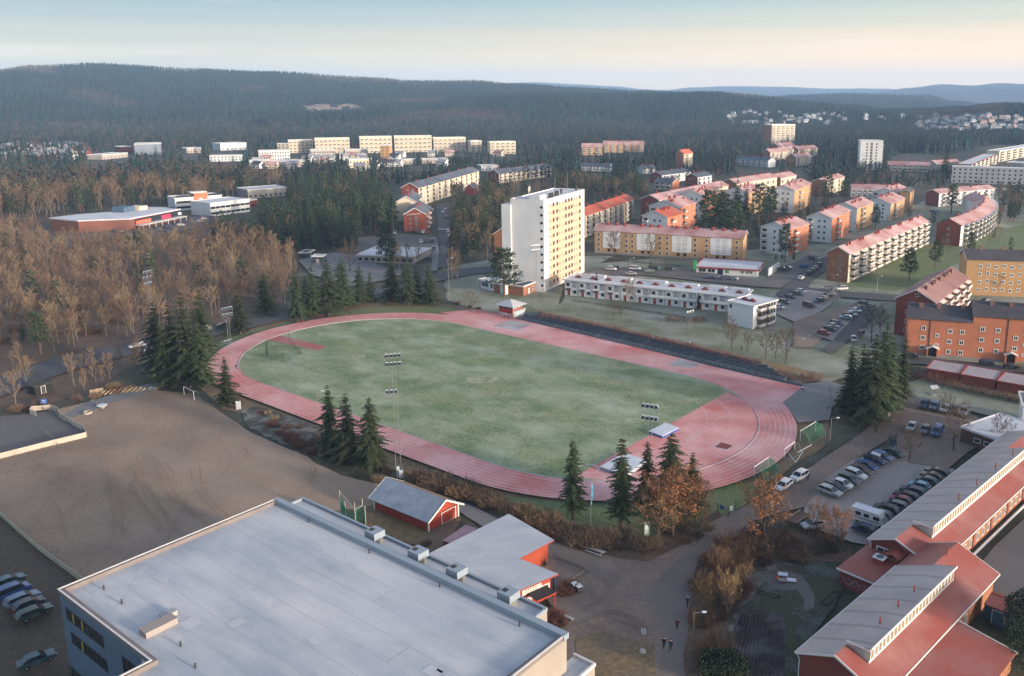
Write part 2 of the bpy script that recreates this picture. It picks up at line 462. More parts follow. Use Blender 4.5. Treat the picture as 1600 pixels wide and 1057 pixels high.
sheet('frosty_green', [(1405, 606), (1450, 590), (1600, 618), (1800, 640), (1800, 700), (1600, 665), (1540, 650), (1500, 640), (1436, 626)], frost_lawn, amp=.5)
sheet('garden', [(1140, 850), (1200, 838), (1290, 850), (1350, 880), (1300, 950), (1250, 1030), (1240, 1200), (1095, 1200), (1105, 1000), (1120, 900)], mat('garden_grass', (.055, .062, .035), (.035, .04, .026), .1, fine=.4, finescale=1.6, frost=.5, fscale=.1, fcol=(.25, .26, .27), flo=.5, fhi=.7), amp=.5, step=3)
sheet('scrub_ground', [(1090, 870), (1140, 846), (1260, 828), (1330, 858), (1330, 880), (1230, 880), (1190, 880), (1160, 900), (1140, 960), (1120, 1060), (1115, 1200), (1070, 1200), (1075, 960), (1085, 900)], leaf_litter, amp=.6, step=3)
sheet('frosted_clearing', [(1165, 900), (1200, 880), (1225, 872), (1262, 886), (1270, 905), (1225, 902), (1190, 916), (1172, 940), (1150, 960), (1140, 1000), (1136, 960), (1160, 920)], rough_frost, amp=.6, step=2)
sheet('play_asphalt', [(1194, 908), (1210, 898), (1228, 894), (1250, 902), (1262, 915), (1272, 935), (1270, 952), (1258, 958), (1258, 940), (1245, 924), (1222, 926), (1204, 920)], asphalt, amp=.3, step=1.5)
def plough():
 a, b, c, d = G(1160, 966), G(1226, 966), G(1222, 1085), G(1132, 1085)
 mb = MB(); n = 13
 for i in range(n):
  t0, t1 = i / n, (i + .62) / n; tm = (t0 + t1) / 2
  k = 24
  for j in range(k):
   s0, s1 = j / k, (j + 1) / k
   def q(t, s): p = (a * (1 - t) + b * t) * (1 - s) + (d * (1 - t) + c * t) * s; return (p.x + .12 * noise.noise(Vector((p.x, p.y, i))), p.y)
   h0 = .16 + .1 * noise.noise(Vector((i * 3.1, j * .7, 0))); h1 = .16 + .1 * noise.noise(Vector((i * 3.1, (j + 1) * .7, 0)))
   A, B, C, D, E, F_ = q(t0, s0), q(tm, s0), q(t1, s0), q(t0, s1), q(tm, s1), q(t1, s1)
   z = LAYER[0] + .004
   mb.add([(*A, z), (*B, z + h0), (*C, z), (*D, z), (*E, z + h1), (*F_, z)], [(0, 1, 4, 3), (1, 2, 5, 4)])
 return mb
sheet('plot_earth', [(1156, 966), (1172, 956), (1226, 962), (1228, 1085), (1126, 1085)], plot_soil, amp=.3, step=2)
structure('plot_ridges', plough(), plot_soil)
road_m = mat('road', (.07, .07, .074), (.095, .092, .092), .05, fine=.12, finescale=3)
sheet('forest_road', [(-300, 665), (0, 592), (90, 560), (160, 546), (215, 535), (300, 520), (400, 500), (450, 490), (452, 500), (400, 512), (310, 532), (220, 552), (160, 568), (95, 586), (0, 622), (-300, 700)], road_m, amp=.2)
sheet('north_road', [(682, 320), (694, 319), (702, 345), (703, 375), (699, 400), (700, 420), (684, 420), (688, 395), (686, 370), (683, 345)], road_m, amp=.05)
sheet('north_pavement', [(672, 372), (682, 372), (687, 395), (683, 425), (672, 425), (677, 400)], pale_asphalt)
sheet('cross_road', [(470, 500), (530, 470), (590, 452), (640, 440), (690, 425), (760, 418), (795, 415), (795, 424), (740, 430), (690, 440), (640, 452), (600, 464), (540, 482), (480, 512)], road_m, amp=.1)
sheet('north_lot', [(560, 372), (620, 366), (670, 370), (680, 378), (676, 405), (600, 400), (556, 395)], asphalt, amp=.2)
sheet('west_apron', [(466, 408), (520, 396), (560, 400), (600, 420), (640, 425), (600, 440), (540, 450), (486, 430)], pale_asphalt, amp=.3)
sheet('mall_lot', [(70, 372), (160, 362), (204, 361), (282, 344), (330, 335), (345, 345), (290, 362), (240, 371), (180, 374), (90, 392)], asphalt, amp=.3)
sheet('town_street', [(1212, 462), (1235, 440), (1275, 408), (1310, 396), (1330, 420), (1290, 424), (1268, 440), (1262, 452), (1330, 458), (1420, 464), (1420, 474), (1330, 468), (1260, 462), (1230, 470)], road_m, amp=.1)
sheet('shop_lot', [(915, 428), (960, 418), (1080, 424), (1190, 440), (1220, 425), (1262, 400), (1280, 402), (1240, 436), (1220, 452), (1180, 450), (1010, 432), (900, 436)], asphalt, amp=.2)
sheet('tenants_lot', [(1212, 492), (1236, 460), (1262, 455), (1310, 462), (1300, 476), (1268, 498), (1240, 505)], lot_gravel, amp=.3, step=2)
sheet('gravel_path', [(1240, 505), (1275, 492), (1330, 478), (1350, 470), (1345, 482), (1300, 515), (1270, 545), (1240, 545)], dirt_road, amp=.6, step=2)
sheet('tenants_street', [(1340, 484), (1370, 478), (1362, 500), (1325, 535), (1300, 556), (1285, 548), (1320, 516)], road_m, amp=.1)
sheet('parking_bays', [(1276, 527), (1300, 508), (1336, 480), (1352, 480), (1328, 505), (1300, 535)], lot_gravel, amp=.1)
sheet('garage_lane', [(1410, 556), (1450, 562), (1530, 570), (1700, 585), (1700, 600), (1600, 585), (1530, 582), (1440, 572), (1405, 570)], road_m, amp=.1)
sheet('east_yard', [(1552, 860), (1600, 815), (1750, 750), (1800, 900), (1640, 985), (1560, 950), (1520, 900)], asphalt)
sheet('end_tarmac', [(1221, 634), (1254, 604), (1296, 598), (1330, 610), (1300, 640), (1296, 660), (1246, 664), (1237, 648)], pale_asphalt, amp=.3)
TH = -0.656806; TD = Vector((math.cos(TH), math.sin(TH))); TN = Vector((-TD.y, TD.x))
TC = Vector((-62.8578, 244.7566)); TR, TL, TW = 36.5, 84.39, 8.3
def tk(a, b): return TC + TD * a + TN * b
def oval(r, k=40):
 out = []
 for i in range(k + 1):
  t = PI / 2 + PI * i / k
  out.append(tk(r * math.cos(t), r * math.sin(t)))
 for i in range(k + 1):
  t = -PI / 2 + PI * i / k
  out.append(tk(TL + r * math.cos(t), r * math.sin(t)))
 return out
tartan = mat('tartan', (.56, .175, .15), (.46, .14, .125), .07, frost=.8, fscale=.05, fcol=(.76, .50, .49), flo=.36, fhi=.7, fine=.12, finescale=2.5, rough=.9)
tartan_dark = mat('tartan_worn', (.30, .085, .075), (.36, .11, .1), .07, frost=.35, fscale=.06, fcol=(.5, .34, .34), fine=.1)
white_line = mat('line_paint', (.80, .66, .64), (.62, .38, .37), .12, lo=.35, hi=.65)
turf = mat('artificial_turf', (.135, .19, .085), (.225, .25, .13), .11, lo=.4, hi=.6, frost=.6, fscale=.075, fcol=(.46, .50, .40), flo=.44, fhi=.74, fine=.42, finescale=1.5, fstretch=(.75, 1.2, 1), frot=.66)
zt = LAYER[0] + .012
mb = MB(); fillpoly(mb, oval(TR + TW), zt)
structure('running_track', mb, tartan)
zt += .004
sheet('track_apron', [(686, 491), (744, 486), (800, 496), (900, 521), (1000, 546), (1110, 575), (1253, 608), (1221, 634), (1180, 630), (1139, 612), (1000, 575), (880, 546), (790, 522), (740, 503)], tartan, z=zt - .002)
pts = []
for i in range(41):
 t = PI / 2 + PI * i / 40
 pts.append(tk((TR - .25) * math.cos(t), (TR - .25) * math.sin(t)))
pts += [tk(99.3, -31.5), tk(100.6, 0), tk(100.6, 31.2), tk(84.39, TR - .25)]
a = math.asin(31.5 / (TR - .25))
pts = pts[:41] + [tk(TL + (TR - .25) * math.cos(t), (TR - .25) * math.sin(t)) for t in [-PI / 2 + i * .06 for i in range(12)]] + [tk(100.6, -31.2), tk(100.6, 31.4)] + [tk(TL + (TR - .25) * math.cos(t), (TR - .25) * math.sin(t)) for t in [PI / 2 - i * .06 for i in range(11, -1, -1)]]
zt += .008
mb = MB(); fillpoly(mb, pts, zt)
structure('infield', mb, turf)
mb = MB()
zl = zt + .006
def ring(r, wd, f0=0, f1=1):
 A, B = oval(r - wd / 2), oval(r + wd / 2); n = len(A)
 for i in range(n):
  if f0 <= i / n <= f1:
   mb.add([(*A[i], zl), (*B[i], zl), (*B[(i + 1) % n], zl), (*A[(i + 1) % n], zl)], [(0, 1, 2, 3)])
for i in range(8): ring(TR + .05 + i * 1.16, .11)
def cross(a, b0, b1, wd=.12, along=False):
 if along: q = [tk(a, b0), tk(b1, b0), tk(b1, b0 + wd), tk(a, b0 + wd)]
 else: q = [tk(a, b0), tk(a + wd, b0), tk(a + wd, b1), tk(a, b1)]
 mb.add([(*p, zl + .002) for p in q], [(0, 1, 2, 3)])
for a in (2, 12, 30, 47, 64, 84): cross(a, -TR, -TR - 8.1)
for a in (5, 40, 66, 88): cross(a, TR, TR + 9)
for k in range(7):
 for (a0, s) in ((8, 1), (26, 1), (57, 1), (78, -1)):
  cross(a0 + k * 1.4, -TR - k * 1.16 - .1, -TR - k * 1.16 - 1.16)
for r in (24.5, 30.0):       # jump fan and runway lines in the D area
 for i in range(24):
  t0, t1 = -1.0 + i * .083, -1.0 + (i + 1) * .083
  if r == 30.0 and i < 5: continue
  q = [tk(TL + rr * math.cos(t), rr * math.sin(t)) for rr, t in ((r, t0), (r + .1, t0), (r + .1, t1), (r, t1))]
  mb.add([(*p, zl) for p in q], [(0, 1, 2, 3)])
for (p, q) in (((108, -20), (108, 24)), ((109.3, -20), (109.3, 24)), ((112, -24), (118, 2)), ((112.5, -3), (122.5, -6)), ((104, -30), (118, -16))):
 p, q = tk(*p), tk(*q); d = (q - p).normalized(); n_ = Vector((-d.y, d.x)) * .05
 mb.add([(*(p + n_), zl), (*(p - n_), zl), (*(q - n_), zl), (*(q + n_), zl)], [(0, 1, 2, 3)])
structure('track_markings', mb, white_line)
sheet('javelin_runway', [(436, 527), (512, 545), (497, 551), (418, 534)], tartan_dark, z=zt + .003)
sheet('jump_strip', [(770, 512), (800, 503), (830, 510), (808, 520)], mat('frosted_runway', (.4, .4, .4), (.3, .27, .27), .15), z=zt + .003)
sheet('jump_pit', [(1042, 574), (1062, 563), (1098, 573), (1078, 579)], MATS['frosted_runway'], z=zt + .003)
sheet('rust_mat', [(1113, 703), (1126, 693.5), (1147.5, 700.5), (1136, 708)], mat('pit_rim', (.5, .42, .42)), z=zt + .003)
sheet('pit_floor', [(1116, 702.6), (1127, 695), (1145, 700.6), (1135.5, 706.6)], mat('pit_red', (.19, .045, .045)), z=zt + .007)
ringm = MB()
cp = G(919, 737)
for i in range(28):
 t0, t1 = 2 * PI * i / 28, 2 * PI * (i + 1) / 28
 ringm.add([(cp.x + r * math.cos(t), cp.y + r * math.sin(t), zl) for r, t in ((2.0, t0), (2.2, t0), (2.2, t1), (2.0, t1))], [(0, 1, 2, 3)])
structure('shot_circle', ringm, white_line)
kb = MB()
K1 = oval(TR - .1, 48); K2 = oval(TR + .02, 48)
for i in range(len(K1)):
 j = (i + 1) % len(K1)
 if len(K1) / 2 - 1 <= i: pass
 kb.add([(*K1[i], 0), (*K2[i], 0), (*K2[j], 0), (*K1[j], 0), (*K1[i], zl + .07), (*K2[i], zl + .07), (*K2[j], zl + .07), (*K1[j], zl + .07)], [(4, 5, 6, 7), (0, 3, 7, 4), (1, 5, 6, 2)])
structure('track_kerb', kb, mat('kerb_alu', (.45, .45, .45), rough=.5))
tm = mat('tyre_track', (.20, .14, .107), (.26, .185, .132), .3)
for i, ln in enumerate([[(176, 842), (178, 800), (172, 760), (160, 735)], [(192, 840), (193, 800), (185, 765), (176, 740)], [(278, 832), (258, 805), (240, 775), (226, 755), (222, 735)], [(255, 832), (232, 800), (212, 775), (207, 760), (214, 742)],
                       [(358, 812), (335, 790), (318, 765), (312, 735)], [(340, 838), (300, 800), (270, 770), (262, 745)]]):
 strip('tyre_track', smooth(ln, 6), .22, tm)
r_ = random.Random(12)
for i in range(26):
 x, y = r_.uniform(60, 520), r_.uniform(665, 820); dx, dy = r_.uniform(-30, 30), r_.uniform(18, 60); bx = r_.uniform(-22, 22)
 ln = smooth([(x, y), (x + dx * .5 + bx, y + dy * .5), (x + dx, y + dy)], 7)
 if all(inpoly(G(*p), SHEETS['gravel_field']) for p in ln): strip('tyre_track', ln, .16, tm, z=LAYER[0] + .003 + i * .0004)
for q, rr in (((752, 596), 3.4), ((990, 660), 1.6), ((700, 530), 2.0), ((560, 560), 1.8)):
 c = G(*q); sheet('worn_spot', rough_edge([c + Vector((math.cos(t) * rr * 1.3, math.sin(t) * rr)) for t in [k * .45 for k in range(14)]], .8, 1), mat('worn_turf', (.36, .36, .24), (.2, .23, .12), .6, fine=.3, finescale=1.5), z=zt + .003, world=True)
for i, ln in enumerate([[(925, 935), (922, 915), (912, 900), (902, 892)], [(910, 955), (935, 944), (950, 930), (950, 915), (938, 905)], [(1010, 985), (960, 975), (925, 985)], [(1000, 975), (960, 960), (930, 968)]]):
 strip('skid_mark', smooth(ln, 8), .3, mat('skid_rubber', (.115, .095, .085), (.15, .125, .11), .5))
pl = mat('paving_edge', (.2, .16, .13))
strip('paving_edge', [(872, 874), (920, 893.5)], .4, pl); strip('paving_edge', [(920, 893.5), (888, 915)], .4, pl)
for i in range(7):
 a = 685.5 + i * 2.5
 strip('crossing_stripe', [(a, 361.2), (a, 359.4)], .6, white_line, z=LAYER[0] + .02)
glass = mat('window_glass', (.022, .026, .034), rough=.12, spec=.6)
glass_warm = mat('window_glass_curtained', (.09, .075, .06), (.03, .03, .035), 1.5, rough=.2, spec=.6)
white_trim = mat('white_trim', (.62, .61, .58), rough=.7)
grey_trim = mat('grey_trim', (.22, .22, .22))
dark_trim = mat('dark_trim', (.05, .045, .045))
roof_pink = mat('roof_frosted_red', (.33, .125, .11), (.26, .095, .085), .12, frost=.75, fscale=.08, fcol=(.62, .48, .47), flo=.3, fhi=.65, seam=1.6, seamcol=(.28, .12, .11), rough=.75)
roof_red = mat('roof_red_sheet', (.42, .085, .04), (.36, .08, .045), .15, frost=.3, fscale=.08, fcol=(.55, .3, .25), seam=2.2, seamcol=(.28, .05, .03), rough=.7)
roof_dark = mat('roof_dark_tile', (.075, .065, .072), (.055, .05, .055), .4, fine=.2, frost=.3, fscale=.1, fcol=(.2, .19, .21), rough=.75)
roof_blue = mat('roof_slate', (.06, .075, .10), (.085, .1, .125), .15, frost=.4, fscale=.06, fcol=(.26, .3, .36), rough=.75)
roof_white = mat('roof_frost_white', (.60, .60, .62), (.47, .48, .51), .12, fine=.06, rough=.8)
brick_red = mat('brick_red', (.24, .066, .043), (.19, .055, .04), .25, fine=.16, finescale=5)
brick_orange = mat('brick_orange', (.48, .175, .095), (.41, .15, .083), .25, fine=.14, finescale=5)
brick_brown = mat('brick_brown', (.32, .14, .075), (.26, .115, .065), .25, fine=.15, finescale=5)
brick_yellow = mat('brick_yellow', (.45, .28, .145), (.39, .245, .13), .2, fine=.12, finescale=5)
ochre = mat('ochre_render', (.44, .26, .12), (.39, .23, .11), .2, fine=.08)
white_render = mat('white_render', (.68, .68, .67), (.58, .59, .6), .12, fine=.05)
cream = mat('cream_render', (.64, .55, .42), (.57, .49, .38), .15, fine=.05)
peach = mat('peach_panel', (.55, .40, .285), (.505, .365, .26), .12, fine=.05)
grey_render = mat('grey_render', (.40, .36, .32), (.34, .31, .285), .1, fine=.08)
concrete = mat('concrete', (.27, .26, .25), (.21, .2, .2), .2, fine=.12)
chim_red = mat('chimney_red', (.26, .045, .032), rough=.6)
steel = mat('steel', (.32, .33, .34), rough=.45, metal=.6)
balc_white = mat('balcony_white', (.62, .59, .53), (.5, .48, .45), .5, rnd=.12)
awning = mat('balcony_awning', (.66, .62, .55), rough=.8)
_WM = {}; SPLIT = {}
def win_mesh(w, h, style='white'):
 key = (round(w, 2), round(h, 2), style)
 if key in _WM: return _WM[key]
 fr = {'white': white_trim, 'dark': dark_trim, 'grey': grey_trim, 'steel': steel}[style.split('_')[0]]
 mb = MB(); t = .12 if 'thick' not in style else .2
 hw = w / 2
 mb.box(-hw, -.07, 0, -hw + t, .05, h); mb.box(hw - t, -.07, 0, hw, .05, h)
 mb.box(-hw + t, -.07, 0, hw - t, .05, t); mb.box(-hw + t, -.07, h - t, hw - t, .05, h)
 if 'split' in style: mb.box(-.05, -.06, t, .05, .05, h - t)
 if 'sill' in style: mb.box(-hw - .05, -.14, -.08, hw + .05, -.001, -.005)
 mb.add([(-hw + t, -.02, t), (hw - t, -.02, t), (hw - t, -.02, h - t), (-hw + t, -.02, h - t)], [(0, 1, 2, 3)], 1)
 me = mb.mesh('window', [fr, glass]); _WM[key] = me
 fm = MB(); gm = MB()
 for f in mb.f:
  (gm if len(mb.f) - 1 == mb.f.index(f) else fm).add([mb.v[i] for i in f], [tuple(range(len(f)))])
 SPLIT[me.name] = (gm.mesh('pane', [glass]), fm.mesh('frame', [fr]))
 return me
def round_win_mesh(r):
 key = ('round', r)
 if key in _WM: return _WM[key]
 mb = MB(); mb.beam((0, .05, r), (0, -.04, r), r, 0, 10); _WM[key] = mb.mesh('window', [glass]); return _WM[key]
def balcony_mesh(w, d, style='white'):
 key = ('b', round(w, 2), round(d, 2), style)
 if key in _WM: return _WM[key]
 mb = MB(); hw = w / 2
 mb.box(-hw, -d, 0, hw, 0, .16, 0)
 mb.box(-hw, -d, .25, hw, -d + .06, 1.1, 1)
 mb.box(-hw, -d + .06, .25, -hw + .05, 0, 1.1, 1); mb.box(hw - .05, -d + .06, .25, hw, 0, 1.1, 1)
 if style == 'awn':
  mb.add([(-hw, -d * .9, 2.15), (hw, -d * .9, 2.15), (hw, 0, 2.62), (-hw, 0, 2.62), (-hw, -d * .9, 2.1), (hw, -d * .9, 2.1), (hw, 0, 2.56), (-hw, 0, 2.56)], [(0, 1, 2, 3), (4, 7, 6, 5), (0, 4, 5, 1), (0, 3, 7, 4), (1, 5, 6, 2)], 2)
 if style == 'fin':
  mb.box(hw - .1, -d, 1.1, hw, 0, 2.7, 1)
 mb.add([(-hw * .8, -.03, .2), (hw * .8, -.03, .2), (hw * .8, -.03, 2.2), (-hw * .8, -.03, 2.2)], [(0, 1, 2, 3)], 3)
 _WM[key] = mb.mesh('balcony', [concrete, balc_white, awning, glass_warm]); return _WM[key]
def chimney_mesh(style):
 key = ('c', style)
 if key in _WM: return _WM[key]
 mb = MB()
 if style == 'pot':
  mb.box(-.45, -.35, -.6, .45, .35, .9); mb.box(-.55, -.45, .9, .55, .45, 1.1)
  mb.beam((-.2, 0, 1.1), (-.2, 0, 1.7), .16, 0, 6); mb.beam((.22, 0, 1.1), (.22, 0, 1.5), .14, 0, 6)
 elif style == 'drum':
  mb.box(-.8, -.6, -.7, .8, .6, .15); mb.beam((0, 0, .15), (0, 0, .85), .75, 0, 10); mb.beam((0, 0, .85), (0, 0, 1.15), .95, 0, 10, r2=.5)
  mb.box(1.2, -.2, -.6, 1.55, .15, .6)
 elif style == 'vent':
  mb.box(-1.2, -.5, -.05, 1.2, .5, .45); mb.box(-.5, -.5, .45, .5, .5, .9)
 elif style == 'brick':
  mb.box(-.55, -.45, -.8, .55, .45, 1.0); mb.box(-.65, -.55, 1.0, .65, .55, 1.15)
 m = {'pot': chim_red, 'drum': chim_red, 'vent': mat('roof_vent_red', (.16, .05, .045)), 'brick': mat('chimney_brick', (.2, .11, .085), rough=.9)}[style]
 _WM[key] = mb.mesh('chimney', [m]); return _WM[key]
FOOT = []
class Bld:
 """a building: local x along its front from A to B, y back into it, z up"""
 def __init__(s, name, label, cat, A, B, group=None, depth=None, C=None, z0=0.0):
  A = Vector((A[0], A[1])); B = Vector((B[0], B[1]))
  s.L = (B - A).length; ex = (B - A) / s.L; s.ex = ex; s.ey = Vector((-ex.y, ex.x)); s.A = A
  s.D = depth if depth else abs((Vector((C[0], C[1])) - A).dot(s.ey))
  s.root = thing(name, label, cat, (A.x, A.y, z0), math.atan2(ex.y, ex.x), group)
  s.n = {}; s.over = {}; FOOT.append(s)
  s.z0 = z0
 def add(s, name, me, loc, rz=0):
  k = s.n.get(name, 0); s.n[name] = k + 1
  if k >= 100:
   s.over.setdefault(name, []).append((me, loc, rz)); return None
  if me.name in SPLIT and s.A.length < 420:
   o = link(name, SPLIT[me.name][0], s.root, loc, rz); link('frame', SPLIT[me.name][1], o); return o
  return link(name, me, s.root, loc, rz)
 def part(s, name, mb, mats, label=None):
  o = put(name, mb, mats, s.root)
  if label: o['label'] = label
  return o
 def face(s, f, u, z, off=0.0):
  """point on facade f at distance u from its left end (seen from outside)"""
  if f == 'f': return (u, -off, z), 0
  if f == 'r': return (s.L + off, u, z), PI / 2
  if f == 'b': return (s.L - u, s.D + off, z), PI
  return (-off, s.D - u, z), -PI / 2
 def flen(s, f): return s.L if f in 'fb' else s.D
 def box_walls(s, h, m, name='wall', base=None):
  mb = MB(); mb.box(0, 0, 0, s.L, s.D, h)
  s.h = h
  s.part(name, mb, m)
  if base:
   b = MB(); b.box(-.04, -.04, 0, s.L + .04, s.D + .04, base[0]); s.part('plinth', b, base[1])
 def gable(s, h, rise, m, roofm, ov=.5, gm=None, peak=.5, t=.25):
  """walls with gables at both ends, ridge along x"""
  L, D = s.L, s.D; yr = D * peak
  s.h = h; s.rise = rise; s.yr = yr
  mb = MB()
  vs = [(0, 0, 0), (L, 0, 0), (L, D, 0), (0, D, 0), (0, 0, h), (L, 0, h), (L, D, h), (0, D, h), (0, yr, h + rise), (L, yr, h + rise)]
  mb.add(vs, [(0, 1, 5, 4), (2, 3, 7, 6)], 0)
  mb.add(vs, [(1, 2, 6, 9, 5), (3, 0, 4, 8, 7)], 1)
  s.part('wall', mb, [m, gm or m])
  k1 = rise / yr; k2 = rise / (D - yr)
  r = MB()
  for (y0, z0, y1, z1) in ((-ov, h - ov * k1, yr, h + rise), (D + ov, h - ov * k2, yr, h + rise)):
   a = [(-ov, y0, z0 + .02), (L + ov, y0, z0 + .02), (L + ov, y1, z1 + .02), (-ov, y1, z1 + .02)]
   b = [(p[0], p[1], p[2] + t) for p in a]
   fs = [(4, 5, 6, 7), (3, 2, 1, 0), (0, 1, 5, 4), (0, 4, 7, 3), (1, 2, 6, 5)]
   if y0 > yr: fs = [f[::-1] for f in fs]
   r.add(a + b, fs, 0)
  s.roof = s.part('roof', r, roofm)
  for x in (-ov - .06, L + ov):
   tr = MB()
   for (y0, z0) in ((-ov, h - ov * k1), (D + ov, h - ov * k2)):
    p = [(x, y0, z0 - .1), (x + .06, y0, z0 - .1), (x + .06, yr, h + rise - .1), (x, yr, h + rise - .1)]
    q = [(a[0], a[1], a[2] + t + .14) for a in p]
    tr.add(p + q, [(4, 5, 6, 7), (3, 2, 1, 0), (0, 3, 7, 4), (1, 5, 6, 2), (0, 4, 5, 1)])
   s.part('barge_board', tr, white_trim)
 def flat(s, h, m, roofm=None, par=.4, ov=.25, trim=None, wallname='wall'):
  s.h = h
  mb = MB(); mb.box(0, 0, 0, s.L, s.D, h); s.part(wallname, mb, m)
  r = MB(); r.box(-ov, -ov, h + .003, s.L + ov, s.D + ov, h + par * .5, 0)
  s.roof = s.part('roof', r, roofm or roof_white)
  p = MB(); w = .3; L, D = s.L, s.D; z0 = h + par * .5 + .002; z1 = h + par
  p.box(-ov - .02, -ov - .02, h - .1, L + ov + .02, -ov + w, z1); p.box(-ov - .02, D + ov - w, h - .1, L + ov + .02, D + ov + .02, z1)
  p.box(-ov - .02, -ov + w + .002, h - .1, -ov + w, D + ov - w - .002, z1); p.box(L + ov - w, -ov + w + .002, h - .1, L + ov + .02, D + ov - w - .002, z1)
  s.part('parapet', p, trim or white_trim)
 def windows(s, f, us, zs, w=1.3, h=1.3, style='white_split', name='window', skip=()):
  me = win_mesh(w, h, style)
  for i, u in enumerate(us):
   for j, z in enumerate(zs):
    if (i, j) in skip: continue
    loc, rz = s.face(f, u, z, .012)
    s.add(name, me, loc, rz)
 def wgrid(s, f, n, zs, w=1.3, h=1.3, style='white_split', m=2.0):
  L = s.flen(f)
  us = [m + (L - 2 * m) * (i / (n - 1) if n > 1 else .5) for i in range(n)]
  s.windows(f, us, zs, w, h, style)
 def balconies(s, f, us, zs, w=3.2, d=1.4, style='white'):
  me = balcony_mesh(w, d, style)
  for u in us:
   for z in zs:
    loc, rz = s.face(f, u, z, .02)
    s.add('balcony', me, loc, rz)
 def chimneys(s, xs, style='pot', y=None, dz=0):
  me = chimney_mesh(style)
  for i, x in enumerate(xs):
   yy = s.yr if y is None else y
   z = s.h + s.rise - abs(yy - s.yr) * s.rise / max(s.yr, .1) + .2 if hasattr(s, 'rise') else s.h + .25
   o = s.add('chimney', me, (x, yy, z + dz))
   if o and hasattr(s, 'roof'): o.parent = s.roof
 def panel(s, f, u0, u1, z0, z1, m, name='facade_panel', off=.04):
  mb = MB()
  w2 = u1 - u0
  mb.box(-w2 / 2, -off, 0, w2 / 2, 0, z1 - z0)
  loc, rz = s.face(f, (u0 + u1) / 2, z0, .003)
  return s.add(name, mb.mesh(name, [m]), loc, rz)
 def door(s, f, u, w=1.1, h=2.2, m=None, z=.05, name='door', label=None):
  mb = MB(); mb.box(-w / 2 - .1, -.05, 0, w / 2 + .1, 0, h + .1, 1); mb.box(-w / 2, -.08, .02, w / 2, -.051, h, 0)
  loc, rz = s.face(f, u, z, .004)
  o = s.add(name, mb.mesh(name, [m or dark_trim, white_trim]), loc, rz)
  if label: o['label'] = label
  return o
 def done(s):
  for name, lst in s.over.items():
   mb = MB(); mats = None
   for me, loc, rz in lst:
    mats = list(me.materials)
    c, q = math.cos(rz), math.sin(rz)
    vs = [(loc[0] + v.co.x * c - v.co.y * q, loc[1] + v.co.x * q + v.co.y * c, loc[2] + v.co.z) for v in me.vertices]
    o = len(mb.v); mb.v += vs
    for p in me.polygons:
     mb.f.append(tuple(i + o for i in p.vertices)); mb.m.append(p.material_index)
   ob = put(name, mb, mats, s.root); ob['kind'] = 'stuff'
  return s
def frange(a, b, n): return [a + (b - a) * i / (n - 1) for i in range(n)] if n > 1 else [(a + b) / 2]
def at_h(px, py, z): return G(px, py, z)
A, B = G(851, 457), G(913, 425.5)
def depth_to(A, B, px):
 ex = (B - A).normalized(); ey = Vector((-ex.y, ex.x))
 return min((d * .1 for d in range(20, 400)), key=lambda d: abs(proj((*(A + ey * d), 15))[0] - px))
b = Bld('tower_block', 'tall white tower block with a peach window face, beside the running track', 'apartment block', A, B, depth=depth_to(A, B, 799))
H_ = HZ(A, 316)
b.flat(H_, white_render, roof_white, par=.7, ov=.0, trim=white_render)
fl = (H_ - 1.6) / 11
b.panel('f', b.L * .1, b.L * .93, .9, H_ - 1.9, peach, off=.06)
cols = [.14, .215, .30, .36, .44, .51, .59, .66, .73, .79, .87]
for j in range(10, -1, -1):
 z = 1.9 + j * fl
 for i, cx in enumerate(cols):
  big = i in (1, 2, 5, 6, 7, 10)
  loc, rz = b.face('f', b.L * cx, z if big else z + .35, .075)
  b.add('window', win_mesh(1.7, 1.55, 'grey_split') if big else win_mesh(.7, .7, 'grey'), loc, rz)
 loc, rz = b.face('l', b.D * .93, z + .1, .01)
 b.add('stair_window', round_win_mesh(.55), loc, rz)
for j in range(10):
 for u in (.25, .7):
  loc, rz = b.face('r', b.D * u, 2.4 + j * fl, .02); b.add('balcony', balcony_mesh(3.5, 1.3), loc, rz)
st = MB(); st.box(.0, b.D * .72, H_ + .72, b.L * .5, b.D + .4, H_ + .75)
stp = MB(); stp.box(-.6, b.D - .02 * b.D, 0, 6, b.D + 3.6, H_ - 1.6); b.part('stair_tower', stp, white_render)
pm = MB(); pm.box(2, 2.5, H_ + .36, 8, 7, H_ + 2.1); b.part('plant_room', pm, roof_white)
for (x, y) in ((10, 2), (11.3, 2.2), (12.6, 2), (18, 3), (19, 3.5), (20.2, 3), (26, 4), (b.L - 3, 2.5)):
 v = MB(); v.beam((x, y, H_ + .3), (x, y, H_ + 1.9), .42, 0, 8); v.beam((x, y, H_ + 1.9), (x, y, H_ + 2.2), .55, 0, 8, r2=.2); b.part('roof_vent', v, dark_trim)
for (x, y, h2) in ((22, 5, 7), (b.L - 4, 6, 8), (5, 8, 6)):
 v = MB(); v.beam((x, y, H_ + .3), (x, y, H_ + h2), .07, 0, 5); b.part('antenna', v, steel)
dm = MB()
for i in range(10):
 t0, t1 = 2 * PI * i / 10, 2 * PI * (i + 1) / 10
 dm.add([(6, 9, H_ + 4), (6 + 1.2 * math.cos(t0), 8.7, H_ + 4 + 1.2 * math.sin(t0)), (6 + 1.2 * math.cos(t1), 8.7, H_ + 4 + 1.2 * math.sin(t1))], [(0, 1, 2), (2, 1, 0)])
dm.beam((6, 9.05, H_ + 2), (6, 9.05, H_ + 4.3), .09); b.part('dish', dm, white_trim)
b.done()
A, B = G(929, 396), G(1160, 411)
b = Bld('apartment_slab', 'long yellow brick apartment slab with white panels and a frosted red roof', 'apartment block', A, B, C=G(1175, 405))
b.D = max(b.D, 11.0); h = HZ(B, 373)
b.gable(h, 2.6, brick_yellow, roof_pink)
